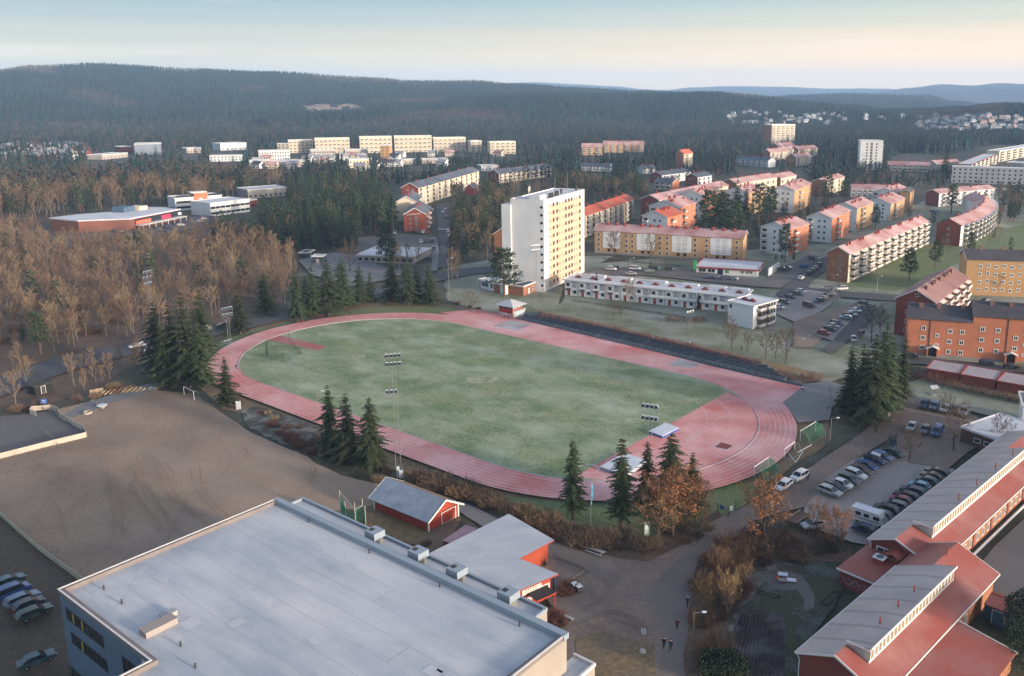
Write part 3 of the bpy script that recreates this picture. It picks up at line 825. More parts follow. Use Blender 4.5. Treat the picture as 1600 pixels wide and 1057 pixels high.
L = b.L
zs = [1.3 + i * (h - 1.2) / 4.1 for i in range(4)]
for (a0, a1) in ((.06, .185), (.295, .42), (.535, .665), (.79, .925)):
 b.panel('f', L * a0, L * a1, zs[0] + 1.7, h - .15, white_render, off=.05)
 b.windows('f', [L * (a0 + (a1 - a0) * .35), L * (a0 + (a1 - a0) * .68)], zs, 1.4, 1.4, 'dark')
b.windows('f', [L * x for x in (.03, .225, .265, .455, .505, .69, .765, .96)], zs, 1.3, 1.3, 'white')
b.windows('r', [b.D * .5], zs, 1.1, 1.2)
b.chimneys([L * x for x in (.07, .135, .19, .31, .375, .43, .55, .615, .675, .79, .86, .93)], 'drum', y=b.yr - .8)
pl_ = MB(); pl_.box(-.05, -.05, 0, L + .05, b.D + .05, .9); b.part('plinth', pl_, concrete)
b.done()
A, B = G(1088, 427), G(1183, 433)
b = Bld('shop', 'low white corner shop with a red fascia below the yellow brick slab', 'shop', A, B, C=G(1201, 420))
h = HZ(B, 423.5)
b.flat(h, white_render, roof_white, par=.5, ov=.8, trim=mat('shop_fascia_red', (.3, .05, .045)))
b.windows('f', [b.L * x for x in (.1, .25)], [.6], 3.2, 1.7, 'white_split')
b.windows('f', [b.L * .76, b.L * .84, b.L * .9], [1.0], 1.2, 1.2)
b.door('f', b.L * .4, 2.2, 2.3, glass)
pn = MB(); pn.box(b.L * .48, -.12, .7, b.L * .54, -.02, 2.2); b.part('poster', pn, mat('shop_poster_green', (.1, .3, .12)))
sb = MB(); sb.box(-.5, -1.6, 0, -.35, -1.45, h + 2.8, 1); sb.box(-1.1, -1.7, h - .6, .3, -1.4, h + 3.2, 0); b.part('sign_pylon', sb, [mat('shop_sign_green', (.05, .32, .13)), steel])
b.done()
b = Bld('screen_wall', 'free standing white screen wall beside the corner shop', 'wall', G(1201, 432.5), G(1218, 421), depth=.4)
mb = MB(); mb.box(0, 0, 0, b.L, .4, 3.2); b.part('wall_panel', mb, white_render)
mb = MB(); mb.box(-.05, -.05, 3.2, b.L + .05, .45, 3.3); b.part('coping', mb, white_trim)
A, B = G(882, 461), G(1138, 488)
B = B + (B - A).normalized() * 5
b = Bld('terrace', 'two storey white terrace with a long frosted flat roof and red doors', 'terraced houses', A, B, depth=11)
h = 5.9
b.flat(h, white_render, roof_white, par=.35, ov=.7)
L = b.L
for i in range(12):
 u = L * (i + .5) / 12
 b.windows('f', [u - 1.3], [3.6], 1.3, 1.2, 'dark'); b.panel('f', u + .4, u + 2.2, 3.1, 5.4, mat('grey_cladding', (.3, .31, .34), (.25, .26, .29), .3))
 b.windows('f', [u + 1.5], [.9], 1.2, 1.2, 'dark_split')
 b.door('f', u - .9, 1.0, 2.15, chim_red)
 p = MB(); p.add([(-1, -1.4, 2.35), (1, -1.4, 2.35), (1, 0, 2.75), (-1, 0, 2.75), (-1, -1.4, 2.25), (1, -1.4, 2.25), (1, 0, 2.65), (-1, 0, 2.65)], [(0, 1, 2, 3), (4, 7, 6, 5), (0, 4, 5, 1), (0, 3, 7, 4), (1, 5, 6, 2)])
 if i < 4: b.add('door_canopy', p.mesh('door_canopy', [dark_trim]), (u - .9, -.02, 0))
 d = MB(); d.box(-.06, -.1, 0, .06, 0, h); b.add('drainpipe', d.mesh('drainpipe', [mat('drainpipe_red', (.14, .04, .035))]), (L * i / 12 + .1, -.01, 0))
if True:
 bl = MB(); bl.box(L * .5, -.9, 2.7, L - .5, -.001, 2.85); bl.box(L * .5, -.9, 2.85, L - .5, -.84, 3.7); b.part('access_balcony', bl, white_render)
b.chimneys([L * (i + .6) / 11 for i in range(11)], 'vent', y=4.5, dz=-.03)
for i, x in enumerate((.14, .3, .5, .68, .83, .95)):
 s_ = MB(); s_.box(-3.2, -1.2, 0, 3.2, 1.2, .7); b.add('skylight', s_.mesh('skylight', [roof_white]), (L * x, 9.2, h + .2))
b.done()
A, B = G(1137, 506), G(1176, 515)
b = Bld('end_house', 'white three storey block end with balconies where the long terrace stops', 'apartment block', A, B, depth=depth_to(B, B + (B - A), 1215))
h = HZ(B, 479.5)
b.flat(h, white_render, roof_white, par=.35, ov=.5)
b.balconies('r', [b.D * .28, b.D * .62], [.3, 3.0, 5.6], 3.4, 1.5)
b.windows('r', [b.D * .45, b.D * .8, b.D * .92], [.9, 3.6, 6.1], 1.2, 1.3, 'dark')
b.windows('f', [b.L * .1], [5.6], .9, 1.2, 'dark')
b.chimneys([3, 6], 'vent', y=5, dz=-.03)
b.done()
A, B = G(1324, 442.5), G(1447, 383)
b = Bld('balcony_slab', 'long brick apartment slab whose whole side is covered in white balconies', 'apartment block', A, B, C=G(1284, 441))
h = HZ(A, 397)
b.gable(h, 2.4, cream, roof_pink, gm=brick_brown)
L = b.L; n = 11
zs = [.9 + i * (h - 1.0) / 4 for i in range(4)]
b.balconies('f', [L * (i + .5) / n for i in range(n)], zs, L / n * .62, 1.7, 'awn')
b.windows('f', [L * (i + 1.0) / n for i in range(n - 1)], [z + .7 for z in zs], 1.3, 1.3)
b.windows('l', [b.D * .62], [z + .6 for z in zs], .9, 1.1, 'white_sill')
b.chimneys([L * x for x in (.06, .09, .2, .23, .38, .41, .53, .56, .67, .7, .83, .86, .95)], 'pot', y=b.yr - 1.0)
b.done()
def gabled(label, A, B, C, h, wall, gm, roofm=roof_pink, group='white gabled blocks with frosted red roofs', rise=None, bal=(.3,), floors=4, winu=(.62, .85), gwin=True, chim=8, name='apartment_block', depth=None, bstyle='white', lbal=True):
 b = Bld(name, label, 'apartment block', A, B, group, C=C, depth=depth)
 b.gable(h, rise or b.D * .2, wall, roofm, gm=gm)
 zs = [.8 + i * (h - .8) / floors for i in range(floors)]
 if bal: b.balconies('f', [b.L * x for x in bal], zs, min(4.0, b.L * .3), 1.5, bstyle)
 if winu: b.windows('f', [b.L * x for x in winu], [z + .7 for z in zs], 1.2, 1.3)
 if gwin: b.windows('l', [b.D * .5, b.D * .72], [z + .7 for z in zs], 1.1, 1.2, 'grey')
 if lbal: b.balconies('l', [b.D * .14], zs, b.D * .2, 1.2)
 if chim:
  r_ = random.Random(len(label) * 7 + int(b.L * 10))
  for i in range(chim):
   yy = b.yr + (r_.random() - .65) * b.D * .3
   b.chimneys([b.L * (.12 + .76 * (i + .3 * r_.random()) / chim)], 'pot', y=yy, dz=-.1)
 return b.done()
def base_from_eave(px, py, h): return G(px, py, h)
h4 = 12.0
gabled('white gabled block with red brick side, nearest the lone tall pine', G(1231, 400), G(1262, 390), G(1189, 394), HZ(G(1231, 400), 359), brick_orange, white_render)
gabled('white gabled block with orange brick side behind the bare round tree', G(1298, 380), G(1326, 365), G(1260, 376), HZ(G(1298, 380), 342), brick_orange, white_render)
gabled('white gabled block with buff brick side, third in the stepped row', G(1337, 362), G(1362, 351), G(1300, 358), HZ(G(1337, 362), 326), brick_yellow, white_render)
gabled('white gabled block with buff brick side at the far end of the stepped row', G(1390, 346), G(1412, 336), G(1350, 342), HZ(G(1390, 346), 319), brick_yellow, white_render)
gabled('white gabled block peeping out behind the last of the stepped row', G(1400, 331), G(1420, 323), G(1362, 328), HZ(G(1400, 331), 303), brick_yellow, white_render)
gabled('white gabled block with a clean red roof just behind the yellow brick slab', G(1042, 384), G(1066, 376), G(1000, 381), HZ(G(1042, 384), 340), brick_orange, white_render, roof_red)
gabled('white gabled block with red brick side, second behind the yellow brick slab', G(1060, 366), G(1086, 357), G(1014, 362), HZ(G(1060, 366), 325), brick_orange, white_render)
gabled('white gabled block half hidden left of the big dark pines', G(1097, 344), G(1121, 337), G(1064, 341), HZ(G(1097, 344), 307), brick_orange, white_render)
gabled('white gabled block seen between the big dark pines', G(1168, 339), G(1192, 331), G(1130, 336), HZ(G(1168, 339), 302), brick_yellow, white_render)
gabled('white gabled block with a sunlit orange side, right of the dark pines', G(1240, 334), G(1266, 320), G(1206, 331), HZ(G(1240, 334), 298), brick_yellow, white_render)
def long_row(label, A, B, h, depth, wall, gm, roofm, n, group=None, floors=3, rise=2.6, chim=6, bstyle='white', gw=2, name='apartment_row', bw=3.0):
 b = Bld(name, label, 'apartment block', A, B, group, depth=depth)
 b.gable(h, rise, wall, roofm, gm=gm)
 zs = [.7 + i * (h - .7) / floors for i in range(floors)]
 L = b.L
 if n: b.balconies('f', [L * (i + .35) / n for i in range(n)], zs, min(bw, L / n * .55), 1.4, bstyle)
 k = max(n, 4)
 b.windows('f', [L * (i + .82) / k for i in range(k)], [z + .8 for z in zs], 1.3, 1.3)
 b.windows('l', [b.D * x for x in frange(.35, .65, gw)], [z + .8 for z in zs[1:]], 1.2, 1.3)
 b.chimneys([L * (i + .5) / chim for i in range(chim)], 'pot')
 return b.done()
A = G(1029, 350); h = HZ(A, 313)
long_row('long red brick row with a frosted red roof behind the white gabled blocks', A, G(1137, 322), h, 12, cream, brick_red, roof_pink, 10)
A = G(1150, 316); h = HZ(A, 287)
long_row('long pale row under a frosted red roof, behind the dark pines', A, G(1213, 304), h, 12, cream, brick_brown, roof_pink, 7)
A = G(1219, 304); h = HZ(A, 278.5)
long_row('short brown gabled row next to the long pale row behind the pines', A, G(1243, 299), h, 12, cream, brick_brown, roof_pink, 3, chim=3)
A = G(915, 372); h = HZ(A, 337)
b_ = long_row('slab with a bright orange red roof and cluttered balconies behind the tower block', A, G(990, 342), h, 11, cream, cream, roof_red, 9, floors=4, bstyle='awn', chim=7)
A = G(798, 396)
gabled('brown brick gable with an orange roof left of the tower block', A, G(812, 389), G(772, 395), HZ(A, 367), brick_brown, brick_brown, roof_red, group=None, bal=(), chim=2, lbal=False, rise=3, name='brick_block')
def slate(label, A, B, h, depth, wall, gm, n=3): return long_row(label, A, B, h, depth, wall, gm, roof_blue, n, group='slate roofed houses in the pine wood', floors=2, chim=3)
slate('slate roofed house with a sunlit orange gable among the pines', G(1023, 297), G(1050, 299), 6.5, 11, cream, brick_orange)
slate('long slate roofed house behind the one with the orange gable', G(1034, 287), G(1079, 281), 7, 12, white_render, brick_red, 4)
slate('slate roofed house with a brown gable above the long red row', G(1090, 290.5), G(1112, 287), 7, 12, white_render, brick_red)
slate('low pale slate roofed house half sunk in the pine wood', G(908, 268), G(953, 269), 5, 11, white_render, white_render, 4)
slate('small slate roof left of a bare tree in the pine wood', G(1005, 272), G(1024, 271), 5, 10, white_render, white_render, 2)
A = G(666, 361.5)
bb = gabled('red brick block with white lettering on its gable beside the north road', A, G(673, 348), G(633, 360.5), HZ(A, 335), brick_red, brick_red, roof_blue, group='slate roofed blocks on the north road', rise=3.4, bal=(.25, .7), floors=3, winu=(), chim=3, gwin=False, lbal=False)
bb.windows('l', [bb.D * .3], [1.4, 4.0, 6.6], .9, .9, 'white'); bb.windows('l', [bb.D * .55], [1.2, 3.8, 6.4], 1.5, 1.5, 'white_split')
def scribble(b, f, u0, u1, z, hh, seed):
 """white sweeping script lettering on a gable"""
 r_ = random.Random(seed); mb = MB(); u = u0; prev = None
 n = 34
 pts = []
 for i in range(n):
  t = i / (n - 1)
  uu = u0 + (u1 - u0) * t + .25 * math.sin(i * 1.9)
  zz = z + t * hh * .5 + (.42 if i % 2 else -.42) * (1.6 if i in (0, 1, 12, 13, 22) else .7)
  pts.append((uu, zz))
 for (a, c) in zip(pts, pts[1:]):
  p, _ = b.face(f, a[0], a[1], .06); q, _ = b.face(f, c[0], c[1], .06)
  mb.beam(p, q, .07, 0, 4)
 b.part('sign_lettering', mb, white_trim)
scribble(bb, 'l', bb.D * .15, bb.D * .75, bb.h - .3, 1.4, 1)
A = G(652, 346)
gabled('beige gabled block behind the red brick one on the north road', A, G(660, 335), G(621, 345), HZ(A, 316), cream, cream, roof_blue, group='slate roofed blocks on the north road', rise=3.4, bal=(.3, .7), floors=3, winu=(), chim=4, gwin=False, lbal=False)
A = G(655, 323); h = HZ(A, 294)
long_row('long white balcony slab with a dark roof up the north road', A, G(749, 291), h, 12, cream, brick_red, roof_blue, 11, group='slate roofed blocks on the north road', floors=4, rise=3.2, bw=4.5)
A = G(780, 287); h = HZ(A, 272)
long_row('long dark roofed slab with a red gable beyond the white balcony slab', A, G(862, 276), h, 12, cream, brick_red, roof_blue, 12, group='slate roofed blocks on the north road', floors=3, rise=3.2, bw=4.5)
A = G(741, 305)
gabled('small red gable poking out of the pines by the north road', A, G(748, 301), G(726, 305), HZ(A, 294), brick_red, brick_red, roof_blue, group=None, bal=(), chim=1, gwin=False, lbal=False, rise=2.6)
A = at_h(1462, 473, 12); B = at_h(1512, 435, 12)
b = Bld('red_slab', 'red brick slab with an attic gable and sunlit awning balconies, behind the spruce clump', 'apartment block', A, B, C=at_h(1399.5, 466, 12))
b.gable(12, 3.2, brick_orange, mat('roof_dusky_red', (.24, .12, .105), (.2, .105, .095), .15, frost=.5, fscale=.06, fcol=(.38, .27, .26), seam=1.2, seamcol=(.17, .09, .085)), gm=brick_red)
zs = [.6 + i * 2.85 for i in range(4)]
b.balconies('f', [b.L * (i + .6) / 5 for i in range(5)], zs, 5.0, 1.9, 'awn')
b.windows('l', [b.D * .52], [13.0], 1.0, 1.0, 'white'); b.windows('l', [b.D * .42, b.D * .75], [10.3], 1.0, 1.0, 'white'); b.windows('l', [b.D * .3, b.D * .55], [1.4, 4.3, 7.2], 1.2, 1.3)
b.chimneys([b.L * x for x in (.12, .3, .36, .5, .66, .74, .86)], 'brick', y=b.yr - 1.5); b.done()
A = G(1415, 552.5); B0 = G(1640, 571.5)
dirv = (B0 - A).normalized()
h1 = HZ(A, 496)
L1 = (G(1515, 560.5) - A).length
b = Bld('orange_block', 'large orange brick apartment block with a dark stepped roof and two porches', 'apartment block', A, A + dirv * (L1 + 24), depth=11.5)
L2 = b.L - L1; D = b.D
mb = MB(); mb.box(0, 0, 0, L1, D, h1); mb.box(L1, 0, 0, b.L, D, h1 + 2.0); 
for (x0, x1, hh) in ((0, L1, h1), (L1, b.L, h1 + 2.0)):
 for x in (x0, x1):
  mb.add([(x, 0, hh), (x, D, hh), (x, D / 2, hh + 2.9)], [(0, 1, 2), (2, 1, 0)])
b.part('wall', mb, brick_orange)
for (x0, x1, hh) in ((-.4, L1 - .01, h1), (L1 - .35, b.L + .4, h1 + 2.0)):
 r = MB()
 for sgn in (0, 1):
  y0 = -.55 if not sgn else D + .55
  z0 = hh - .55 * 2.9 / (D / 2)
  a = [(x0, y0, z0), (x1, y0, z0), (x1, D / 2, hh + 2.9), (x0, D / 2, hh + 2.9)]; c2 = [(p[0], p[1], p[2] + .25) for p in a]
  fs = [(4, 5, 6, 7), (3, 2, 1, 0), (0, 1, 5, 4), (0, 4, 7, 3), (1, 2, 6, 5)]
  r.add(a + c2, [f[::-1] for f in fs] if sgn else fs)
 b.part('roof', r, roof_dark)
sw = 1.35
def W(us, zs, w=1.3, h=1.35): b.windows('f', us, zs, w, h, 'white_split_thick')
lv = [1.6, 4.5, 7.4]
W([L1 * .25], lv); W([L1 * .47], [2.6, 5.6], 1.1, 1.1); W([L1 * .66, L1 * .85], [.9, 3.9, 7.0])
W([L1 + 2.6, L1 + 6.6], [2.2, 5.2, 8.3]); W([L1 + 11.3], [3.4, 6.5], 1.3, 1.3); W([L1 + 13.6], [2.0, 4.9, 8.0], .8, .8); W([L1 + 17, L1 + 21], [2.2, 5.2, 8.3])
for u in (L1 * .41, L1 + 10.4):
 p = MB(); p.box(-1.5, -1.5, 0, -1.15, -.02, 2.4, 0); p.box(1.15, -1.5, 0, 1.5, -.02, 2.4, 0)
 p.add([(-1.9, -1.8, 2.4), (0, -1.8, 3.2), (1.9, -1.8, 2.4), (-1.9, 0, 2.4), (0, 0, 3.2), (1.9, 0, 2.4), (-1.9, -1.8, 2.25), (0, -1.8, 3.05), (1.9, -1.8, 2.25)], [(0, 1, 4, 3), (1, 2, 5, 4), (6, 7, 1, 0), (7, 8, 2, 1)], 1)
 p.box(-1.1, -.1, .1, 1.1, -.03, 2.3, 2)
 b.add('porch', p.mesh('porch', [brick_orange, white_trim, dark_trim]), (u, 0, 0))
for u in (L1 * .35, L1 + 9.1):
 d = MB(); d.box(u - .07, -.12, 0, u + .07, -.01, h1 if u < L1 else h1 + 2); b.part('drainpipe', d, dark_trim)
for (x, dz) in ((L1 * .2, 0), (L1 * .48, 0), (L1 * .86, 0), (L1 + 5, 2), (L1 + 10, 2), (L1 + 16, 2)):
 c2 = chimney_mesh('brick'); b.add('chimney', c2, (x, D * .38, h1 + 2.3 + dz))
pl_ = MB(); pl_.box(-.04, -.04, 0, b.L + .04, D + .04, .45); b.part('plinth', pl_, concrete)
b.done()
A = G(1506, 461)
b = Bld('ochre_block', 'ochre yellow apartment block with a dark roof at the right edge', 'apartment block', A, G(1640, 466), depth=11)
h = HZ(A, 405)
b.gable(h, 2.8, ochre, roof_dark)
for i, u in enumerate(frange(5, b.L - 3, 9)):
 b.windows('f', [u], [1.5 + .4 * (i % 2) + k * 3.0 for k in range(4) if 1.5 + k * 3 < h - 1.3], 1.3, 1.3, 'white_split_thick')
b.chimneys([6, 14, 22, 30], 'brick'); b.done()
gA, gB = G(1446, 592), G(1640, 625)
gd = (gB - gA).normalized(); tot = (gB - gA).length
x = 0; names = ['leftmost', 'middle', 'rightmost']
for i, (p0, p1) in enumerate((((1447, 592), (1497.5, 600.5)), ((1500, 601.5), (1554, 611)), ((1556.5, 612), (1640, 628)))):
 b = Bld('garage_row', ['red garage with frosted roof and grey side, nearest the spruce clump', 'red garage between the two other frosted garages', 'red garage with frosted roof at the right edge'][i], 'garage', G(*p0), G(*p1), 'garages with frosted roofs', depth=9)
 b.flat(2.7, brick_red, mat('garage_roof', (.42, .36, .36), (.34, .28, .28), .2, seam=1.3, seamcol=(.3, .24, .24)), par=.3, ov=.3, trim=chim_red)
 for k in range(int(b.L // 3.4)):
  b.door('b', 1.8 + k * 3.4, 2.5, 2.1, grey_trim, name='garage_door')
 b.done()
A = G(1466, 323.5)
gabled('brown gabled row with frosted roof and white balconies above the crescent', A, G(1552, 315), G(1444, 321), HZ(A, 302.5), white_render, brick_red, roof_pink, group=None, bal=(.08, .25, .45, .65, .85), winu=(.16, .36, .55, .75, .95), floors=3, chim=6, lbal=False, name='apartment_row')
def crescent():
 root = thing('crescent_block', 'curved apartment crescent with frosted red roof and saw tooth white balconies', 'apartment block', (*G(1500, 381), 0))
 o = Vector(root.location)
 hh = 10.5
 outer = [at_h(1502, 353, hh), at_h(1524, 346, hh), at_h(1541, 337.5, hh), at_h(1552, 329, hh), at_h(1555, 321, hh), at_h(1550, 313.5, hh), at_h(1535, 308, hh)]
 outer = smooth([tuple(p) for p in outer], 3)
 n = len(outer); inner = []; mid = []
 for i in range(n):
  d = (outer[min(i + 1, n - 1)] - outer[max(i - 1, 0)]).normalized(); nn = Vector((-d.y, d.x))
  inner.append(outer[i] + nn * 12); mid.append(outer[i] + nn * 6)
 loc = lambda p, z: (p.x - o.x, p.y - o.y, z)
 mb = MB()
 for i in range(n - 1):
  mb.add([loc(outer[i], 0), loc(outer[i + 1], 0), loc(outer[i + 1], hh), loc(outer[i], hh)], [(0, 1, 2, 3)], 0)
  mb.add([loc(inner[i], 0), loc(inner[i + 1], 0), loc(inner[i + 1], hh), loc(inner[i], hh)], [(3, 2, 1, 0)], 0)
 for i, s_ in ((0, 1), (n - 1, -1)):
  f = [(0, 1, 2, 3, 4)]
  if s_ < 0: f = [(4, 3, 2, 1, 0)]
  mb.add([loc(inner[i], 0), loc(outer[i], 0), loc(outer[i], hh), loc(mid[i], hh + 3), loc(inner[i], hh)], f, 1)
 put('wall', mb, [white_render, brick_red], root)
 r = MB()
 for i in range(n - 1):
  for (p, q) in ((outer, 0), (inner, 1)):
   e0, e1 = (p[i] - mid[i]) * 1.08 + mid[i], (p[i + 1] - mid[i + 1]) * 1.08 + mid[i + 1]
   a = [loc(e0, hh - .1), loc(e1, hh - .1), loc(mid[i + 1], hh + 3.1), loc(mid[i], hh + 3.1)]
   r.add(a, [(0, 1, 2, 3)] if q == 0 else [(3, 2, 1, 0)])
   r.add([loc(e0, hh - .3), loc(e1, hh - .3), a[1], a[0]], [(0, 1, 2, 3)] if q == 0 else [(3, 2, 1, 0)])
 put('roof', r, roof_pink, root)
 for i in range(1, n - 1):
  d = (outer[i + 1] - outer[i]).normalized(); rz = math.atan2(d.y, d.x)
  for z in (.6, 3.2, 5.8, 8.2):
   link('balcony', balcony_mesh(2.6, 1.8, 'fin'), root, loc(outer[i], z), rz)
  s_ = MB(); s_.box(-1.4, -1.9, hh - .2, 1.4, .3, hh + .1); link('balcony_roof', s_.mesh('balcony_roof', [roof_white]), root, loc(outer[i], 0), rz)
  if i % 2 == 0: link('chimney', chimney_mesh('pot'), root, loc(mid[i], hh + 3))
 for z in (2, 4.8, 7.6):
  d = (outer[0] - inner[0]); p = inner[0] + d * .5; rz = math.atan2(d.y, d.x)
  link('window', win_mesh(1.2, 1.3, 'white_split'), root, loc(p, z), rz)
crescent()
def flat_slab(label, A, B, depth, h, wall, rows, cols, group=None, trim=None, style='dark', name='flat_block', bal=0, sidewin=0, base=0, roofm=None):
 b = Bld(name, label, 'apartment block', A, B, group, depth=depth, z0=base)
 b.flat(h, wall, roofm or roof_white, par=.6, ov=.3, trim=trim)
 fh = (h - .4) / rows
 for j in range(rows - 1, -1, -1):
  if bal:
   for i in range(bal):
    loc, rz = b.face('f', b.L * (i + .5) / bal, .4 + j * fh, .02); b.add('balcony', balcony_mesh(b.L / bal * .72, 1.5), loc, rz)
  else:
   b.windows('f', [b.L * (i + .5) / cols for i in range(cols)], [1.0 + j * fh], 1.4, 1.4, style)
 if sidewin: b.windows('l', [b.D * x for x in frange(.3, .7, sidewin)], [1.0 + j * fh for j in range(rows)], 1.3, 1.3, style)
 return b.done()
A = G(1486, 285.5)
flat_slab('long grey flat roofed slab with rows of small square windows, far right', A, G(1680, 293), 12, HZ(A, 261), mat('pale_grey_block', (.45, .44, .43), (.4, .39, .39), .05), 4, 22, style='dark')
A = G(1517, 274.5)
flat_slab('snowy roofed balcony block with dark red ends above the grey slab', A, G(1556, 256), 13, HZ(A, 258), cream, 4, 4, bal=6, trim=brick_red, group='snow roofed balcony blocks at far right')
A = G(1560, 254)
flat_slab('snowy roofed balcony block climbing out of the picture at far right', A, G(1640, 238), 13, HZ(A, 237), cream, 4, 4, bal=9, trim=white_trim, group='snow roofed balcony blocks at far right')
flat_slab('low snowy roofed hall in front of the climbing balcony blocks', G(1572, 262), G(1640, 266), 22, 5, grey_render, 1, 8)
A = G(1386, 268)
long_row('long dusky row with a frosted roof right of the small white tower', A, G(1452, 270), HZ(A, 257), 12, grey_render, grey_render, roof_pink, 8, floors=2)
A = G(1462, 268)
long_row('short dusky row with a frosted roof behind the big spruce', A, G(1500, 266), HZ(A, 256), 12, grey_render, grey_render, roof_pink, 5, floors=2)
A, B = G(1342, 266), G(1377, 266.5)
b = Bld('white_tower', 'small white tower with a stair strip of windows beyond the dark trees', 'apartment block', A, B, depth=16)
h = HZ(A, 221); b.flat(h, white_render, roof_white, par=.8)
for j in range(9): b.windows('f', [b.L * x for x in (.3, .5, .72)], [1.5 + j * (h - 2) / 9], 1.5, 1.5, 'dark'); b.balconies('r', [b.D * .5], [1.2 + j * (h - 2) / 9], 8, 1.2)
b.panel('f', b.L * .44, b.L * .56, 1, h - 1, grey_render, off=.005); b.done()
A, B = G(1205, 226), G(1241, 225)
b = Bld('brick_tower', 'far brown tower with yellowish balcony bands on the horizon side of town', 'apartment block', A, B, C=G(1192, 224.5), depth=20)
h = HZ(A, 196); b.flat(h, cream, roof_white, par=1)
mb = MB(); mb.box(-.3, 0, 0, -.01, b.D, h); b.part('side_wall', mb, brick_brown)
for j in range(8): b.balconies('f', [b.L * (i + .5) / 5 for i in range(5)], [1 + j * (h - 1.5) / 8], b.L / 5 * .8, 1.6)
b.done()
for i, (px, py, w_, lab) in enumerate(((1203, 251, 26, 'pink roofed house left of the far pink roofed cluster'), (1222, 247, 28, 'pink roofed house in the middle of the far cluster'), (1247, 246, 30, 'tall pink roofed house in the far cluster, closest to the small white tower'), (1216, 240, 26, 'pink roofed house at the back of the far cluster'), (1243, 260, 24, 'low pink roofed house before the far cluster'))):
 A = G(px, py); long_row(lab, A, G(px + w_, py - 2), 9, 12, cream, brick_brown, roof_pink, 2, group='far pink roofed houses', floors=3, chim=4, rise=3.5)
for i, (px, py, w_, top, lab) in enumerate(((909, 243, 32, 230, 'far pink roofed row, leftmost of three among the pines'), (943, 239, 31, 226, 'far pink roofed row, middle of three among the pines'), (976, 238, 30, 226, 'far pink roofed row, rightmost of three among the pines'))):
 A = G(px, py); long_row(lab, A, G(px + w_, py), HZ(A, top), 12, brick_yellow, brick_brown, roof_pink, 3, group='far pink roofed rows', floors=4, chim=2, rise=4)
A = G(1068, 262); long_row('small tall pink roofed house alone in the pines', A, G(1082, 260), HZ(A, 241), 10, cream, brick_orange, roof_red, 1, floors=4, chim=1, rise=4)
A = G(1150, 258); long_row('long slate roofed row behind the pines right of centre', A, G(1200, 262), 7, 12, white_render, white_render, roof_blue, 6, floors=2)
A = G(1362, 312); long_row('low long white row with frosted roof behind the stepped gabled blocks', G(1330, 310), G(1400, 312), 7, 12, white_render, white_render, roof_pink, 8, floors=2)
A = G(1420, 333)
gabled('tall yellow gable wall standing behind the stepped gabled blocks', A, G(1426, 328), G(1405, 331), HZ(A, 300), brick_yellow, brick_yellow, roof_dark, group=None, bal=(), chim=0, gwin=False, lbal=False)
A = G(1270, 306); gabled('brown block with frosted roof half hidden behind a tall pine', G(1290, 306), G(1318, 296), G(1266, 305), 10, cream, brick_brown, roof_pink, group=None, bal=(.3, .7), floors=3, winu=(.5,), chim=5, lbal=False)
far = [((434, 240), (453, 240), 225, 3), ((452, 240), (490, 239), 220, 6), ((493, 241), (547, 240), 217, 8), ((563, 240), (613, 239), 214.5, 7), ((617, 239), (675, 238), 213.5, 8), ((678, 238), (728, 237), 216, 7), ((736, 239), (753, 238.5), 221, 2), ((766, 242), (806, 241), 222.5, 5)]
lbs = ['small stepped end of the far white flats, furthest left', 'far white balcony flats with a lower wing on its left', 'wide far white balcony flats left of the yellow house', 'far white balcony flats just above the yellow house', 'longest far white balcony flats, before the deep valley', 'far white balcony flats right of the longest ones', 'tiny far white flats in a gap of the trees', 'far white balcony flats furthest right, by the wood']
for (a, c, top, nb), lab in zip(far, lbs):
 A = G(*a); flat_slab(lab, A, G(*c), 13, HZ(A, top), cream, 4, nb, bal=nb, group='far white balcony flats')
flat_slab('bluish white office with ribbon windows below the far flats', G(405, 252), G(453, 251), 14, 11, white_render, 3, 12, style='dark')
flat_slab('low pale school like building below the wide far flats', G(486, 247), G(523, 246), 14, 9, grey_render, 2, 9)
flat_slab('low pale building left of the yellow house below the far flats', G(540, 247), G(575, 246), 14, 9, grey_render, 2, 8)
flat_slab('yellow house front below the far white flats', G(595, 248), G(609, 248), 14, HZ(G(595, 248), 228), ochre, 4, 2)
flat_slab('cream terrace with dark gaps, nearest of the far flats', G(546, 263), G(577, 262), 12, 8.5, cream, 2, 6)
flat_slab('long low frosted roof at the left below the far flats', G(390, 260), G(426, 259), 16, 5, grey_render, 1, 8)
flat_slab('low frosted roof with a stepped end below the far flats', G(436, 262), G(474, 261), 18, 6, grey_render, 1, 8)
flat_slab('low house with frosted roof among trees under the yellow house', G(606, 258), G(650, 257), 12, 5, grey_render, 1, 7)
flat_slab('small white roofed hut right of the cream terrace', G(660, 256), G(700, 255), 12, 4.5, grey_render, 1, 7)
flat_slab('flat snowy roof behind the long dark roofed slab', G(752, 268), G(780, 267), 14, 5, white_render, 1, 5)
A, B = G(204.5, 361.5), G(283, 345)
b = Bld('shopping_hall', 'wide low shopping hall with a frosted roof and red shop signs', 'shop', A, B, depth=58)
h = HZ(A, 343.5)
sx = G(163, 363); loc = lambda p: ((p - b.A).dot(b.ex), (p - b.A).dot(b.ey))
out_ = [(0, 0), (b.L, 0), (b.L + 1, 40), loc(at_h(268, 326, h)), loc(at_h(122, 337, h)), loc(at_h(78, 342.5, h)), loc(at_h(122, 346.5, h)), loc(sx)]
mb = MB(); mb.prism(out_, 0, h); b.part('wall', mb, mat('mall_brick', (.22, .085, .06), (.17, .07, .055), .1))
mb = MB(); cx_ = sum(p[0] for p in out_) / len(out_); cy_ = sum(p[1] for p in out_) / len(out_)
mb.prism([(cx_ + (p[0] - cx_) * 1.012, cy_ + (p[1] - cy_) * 1.012) for p in out_], h + .002, h + .7); b.part('roof', mb, roof_white)
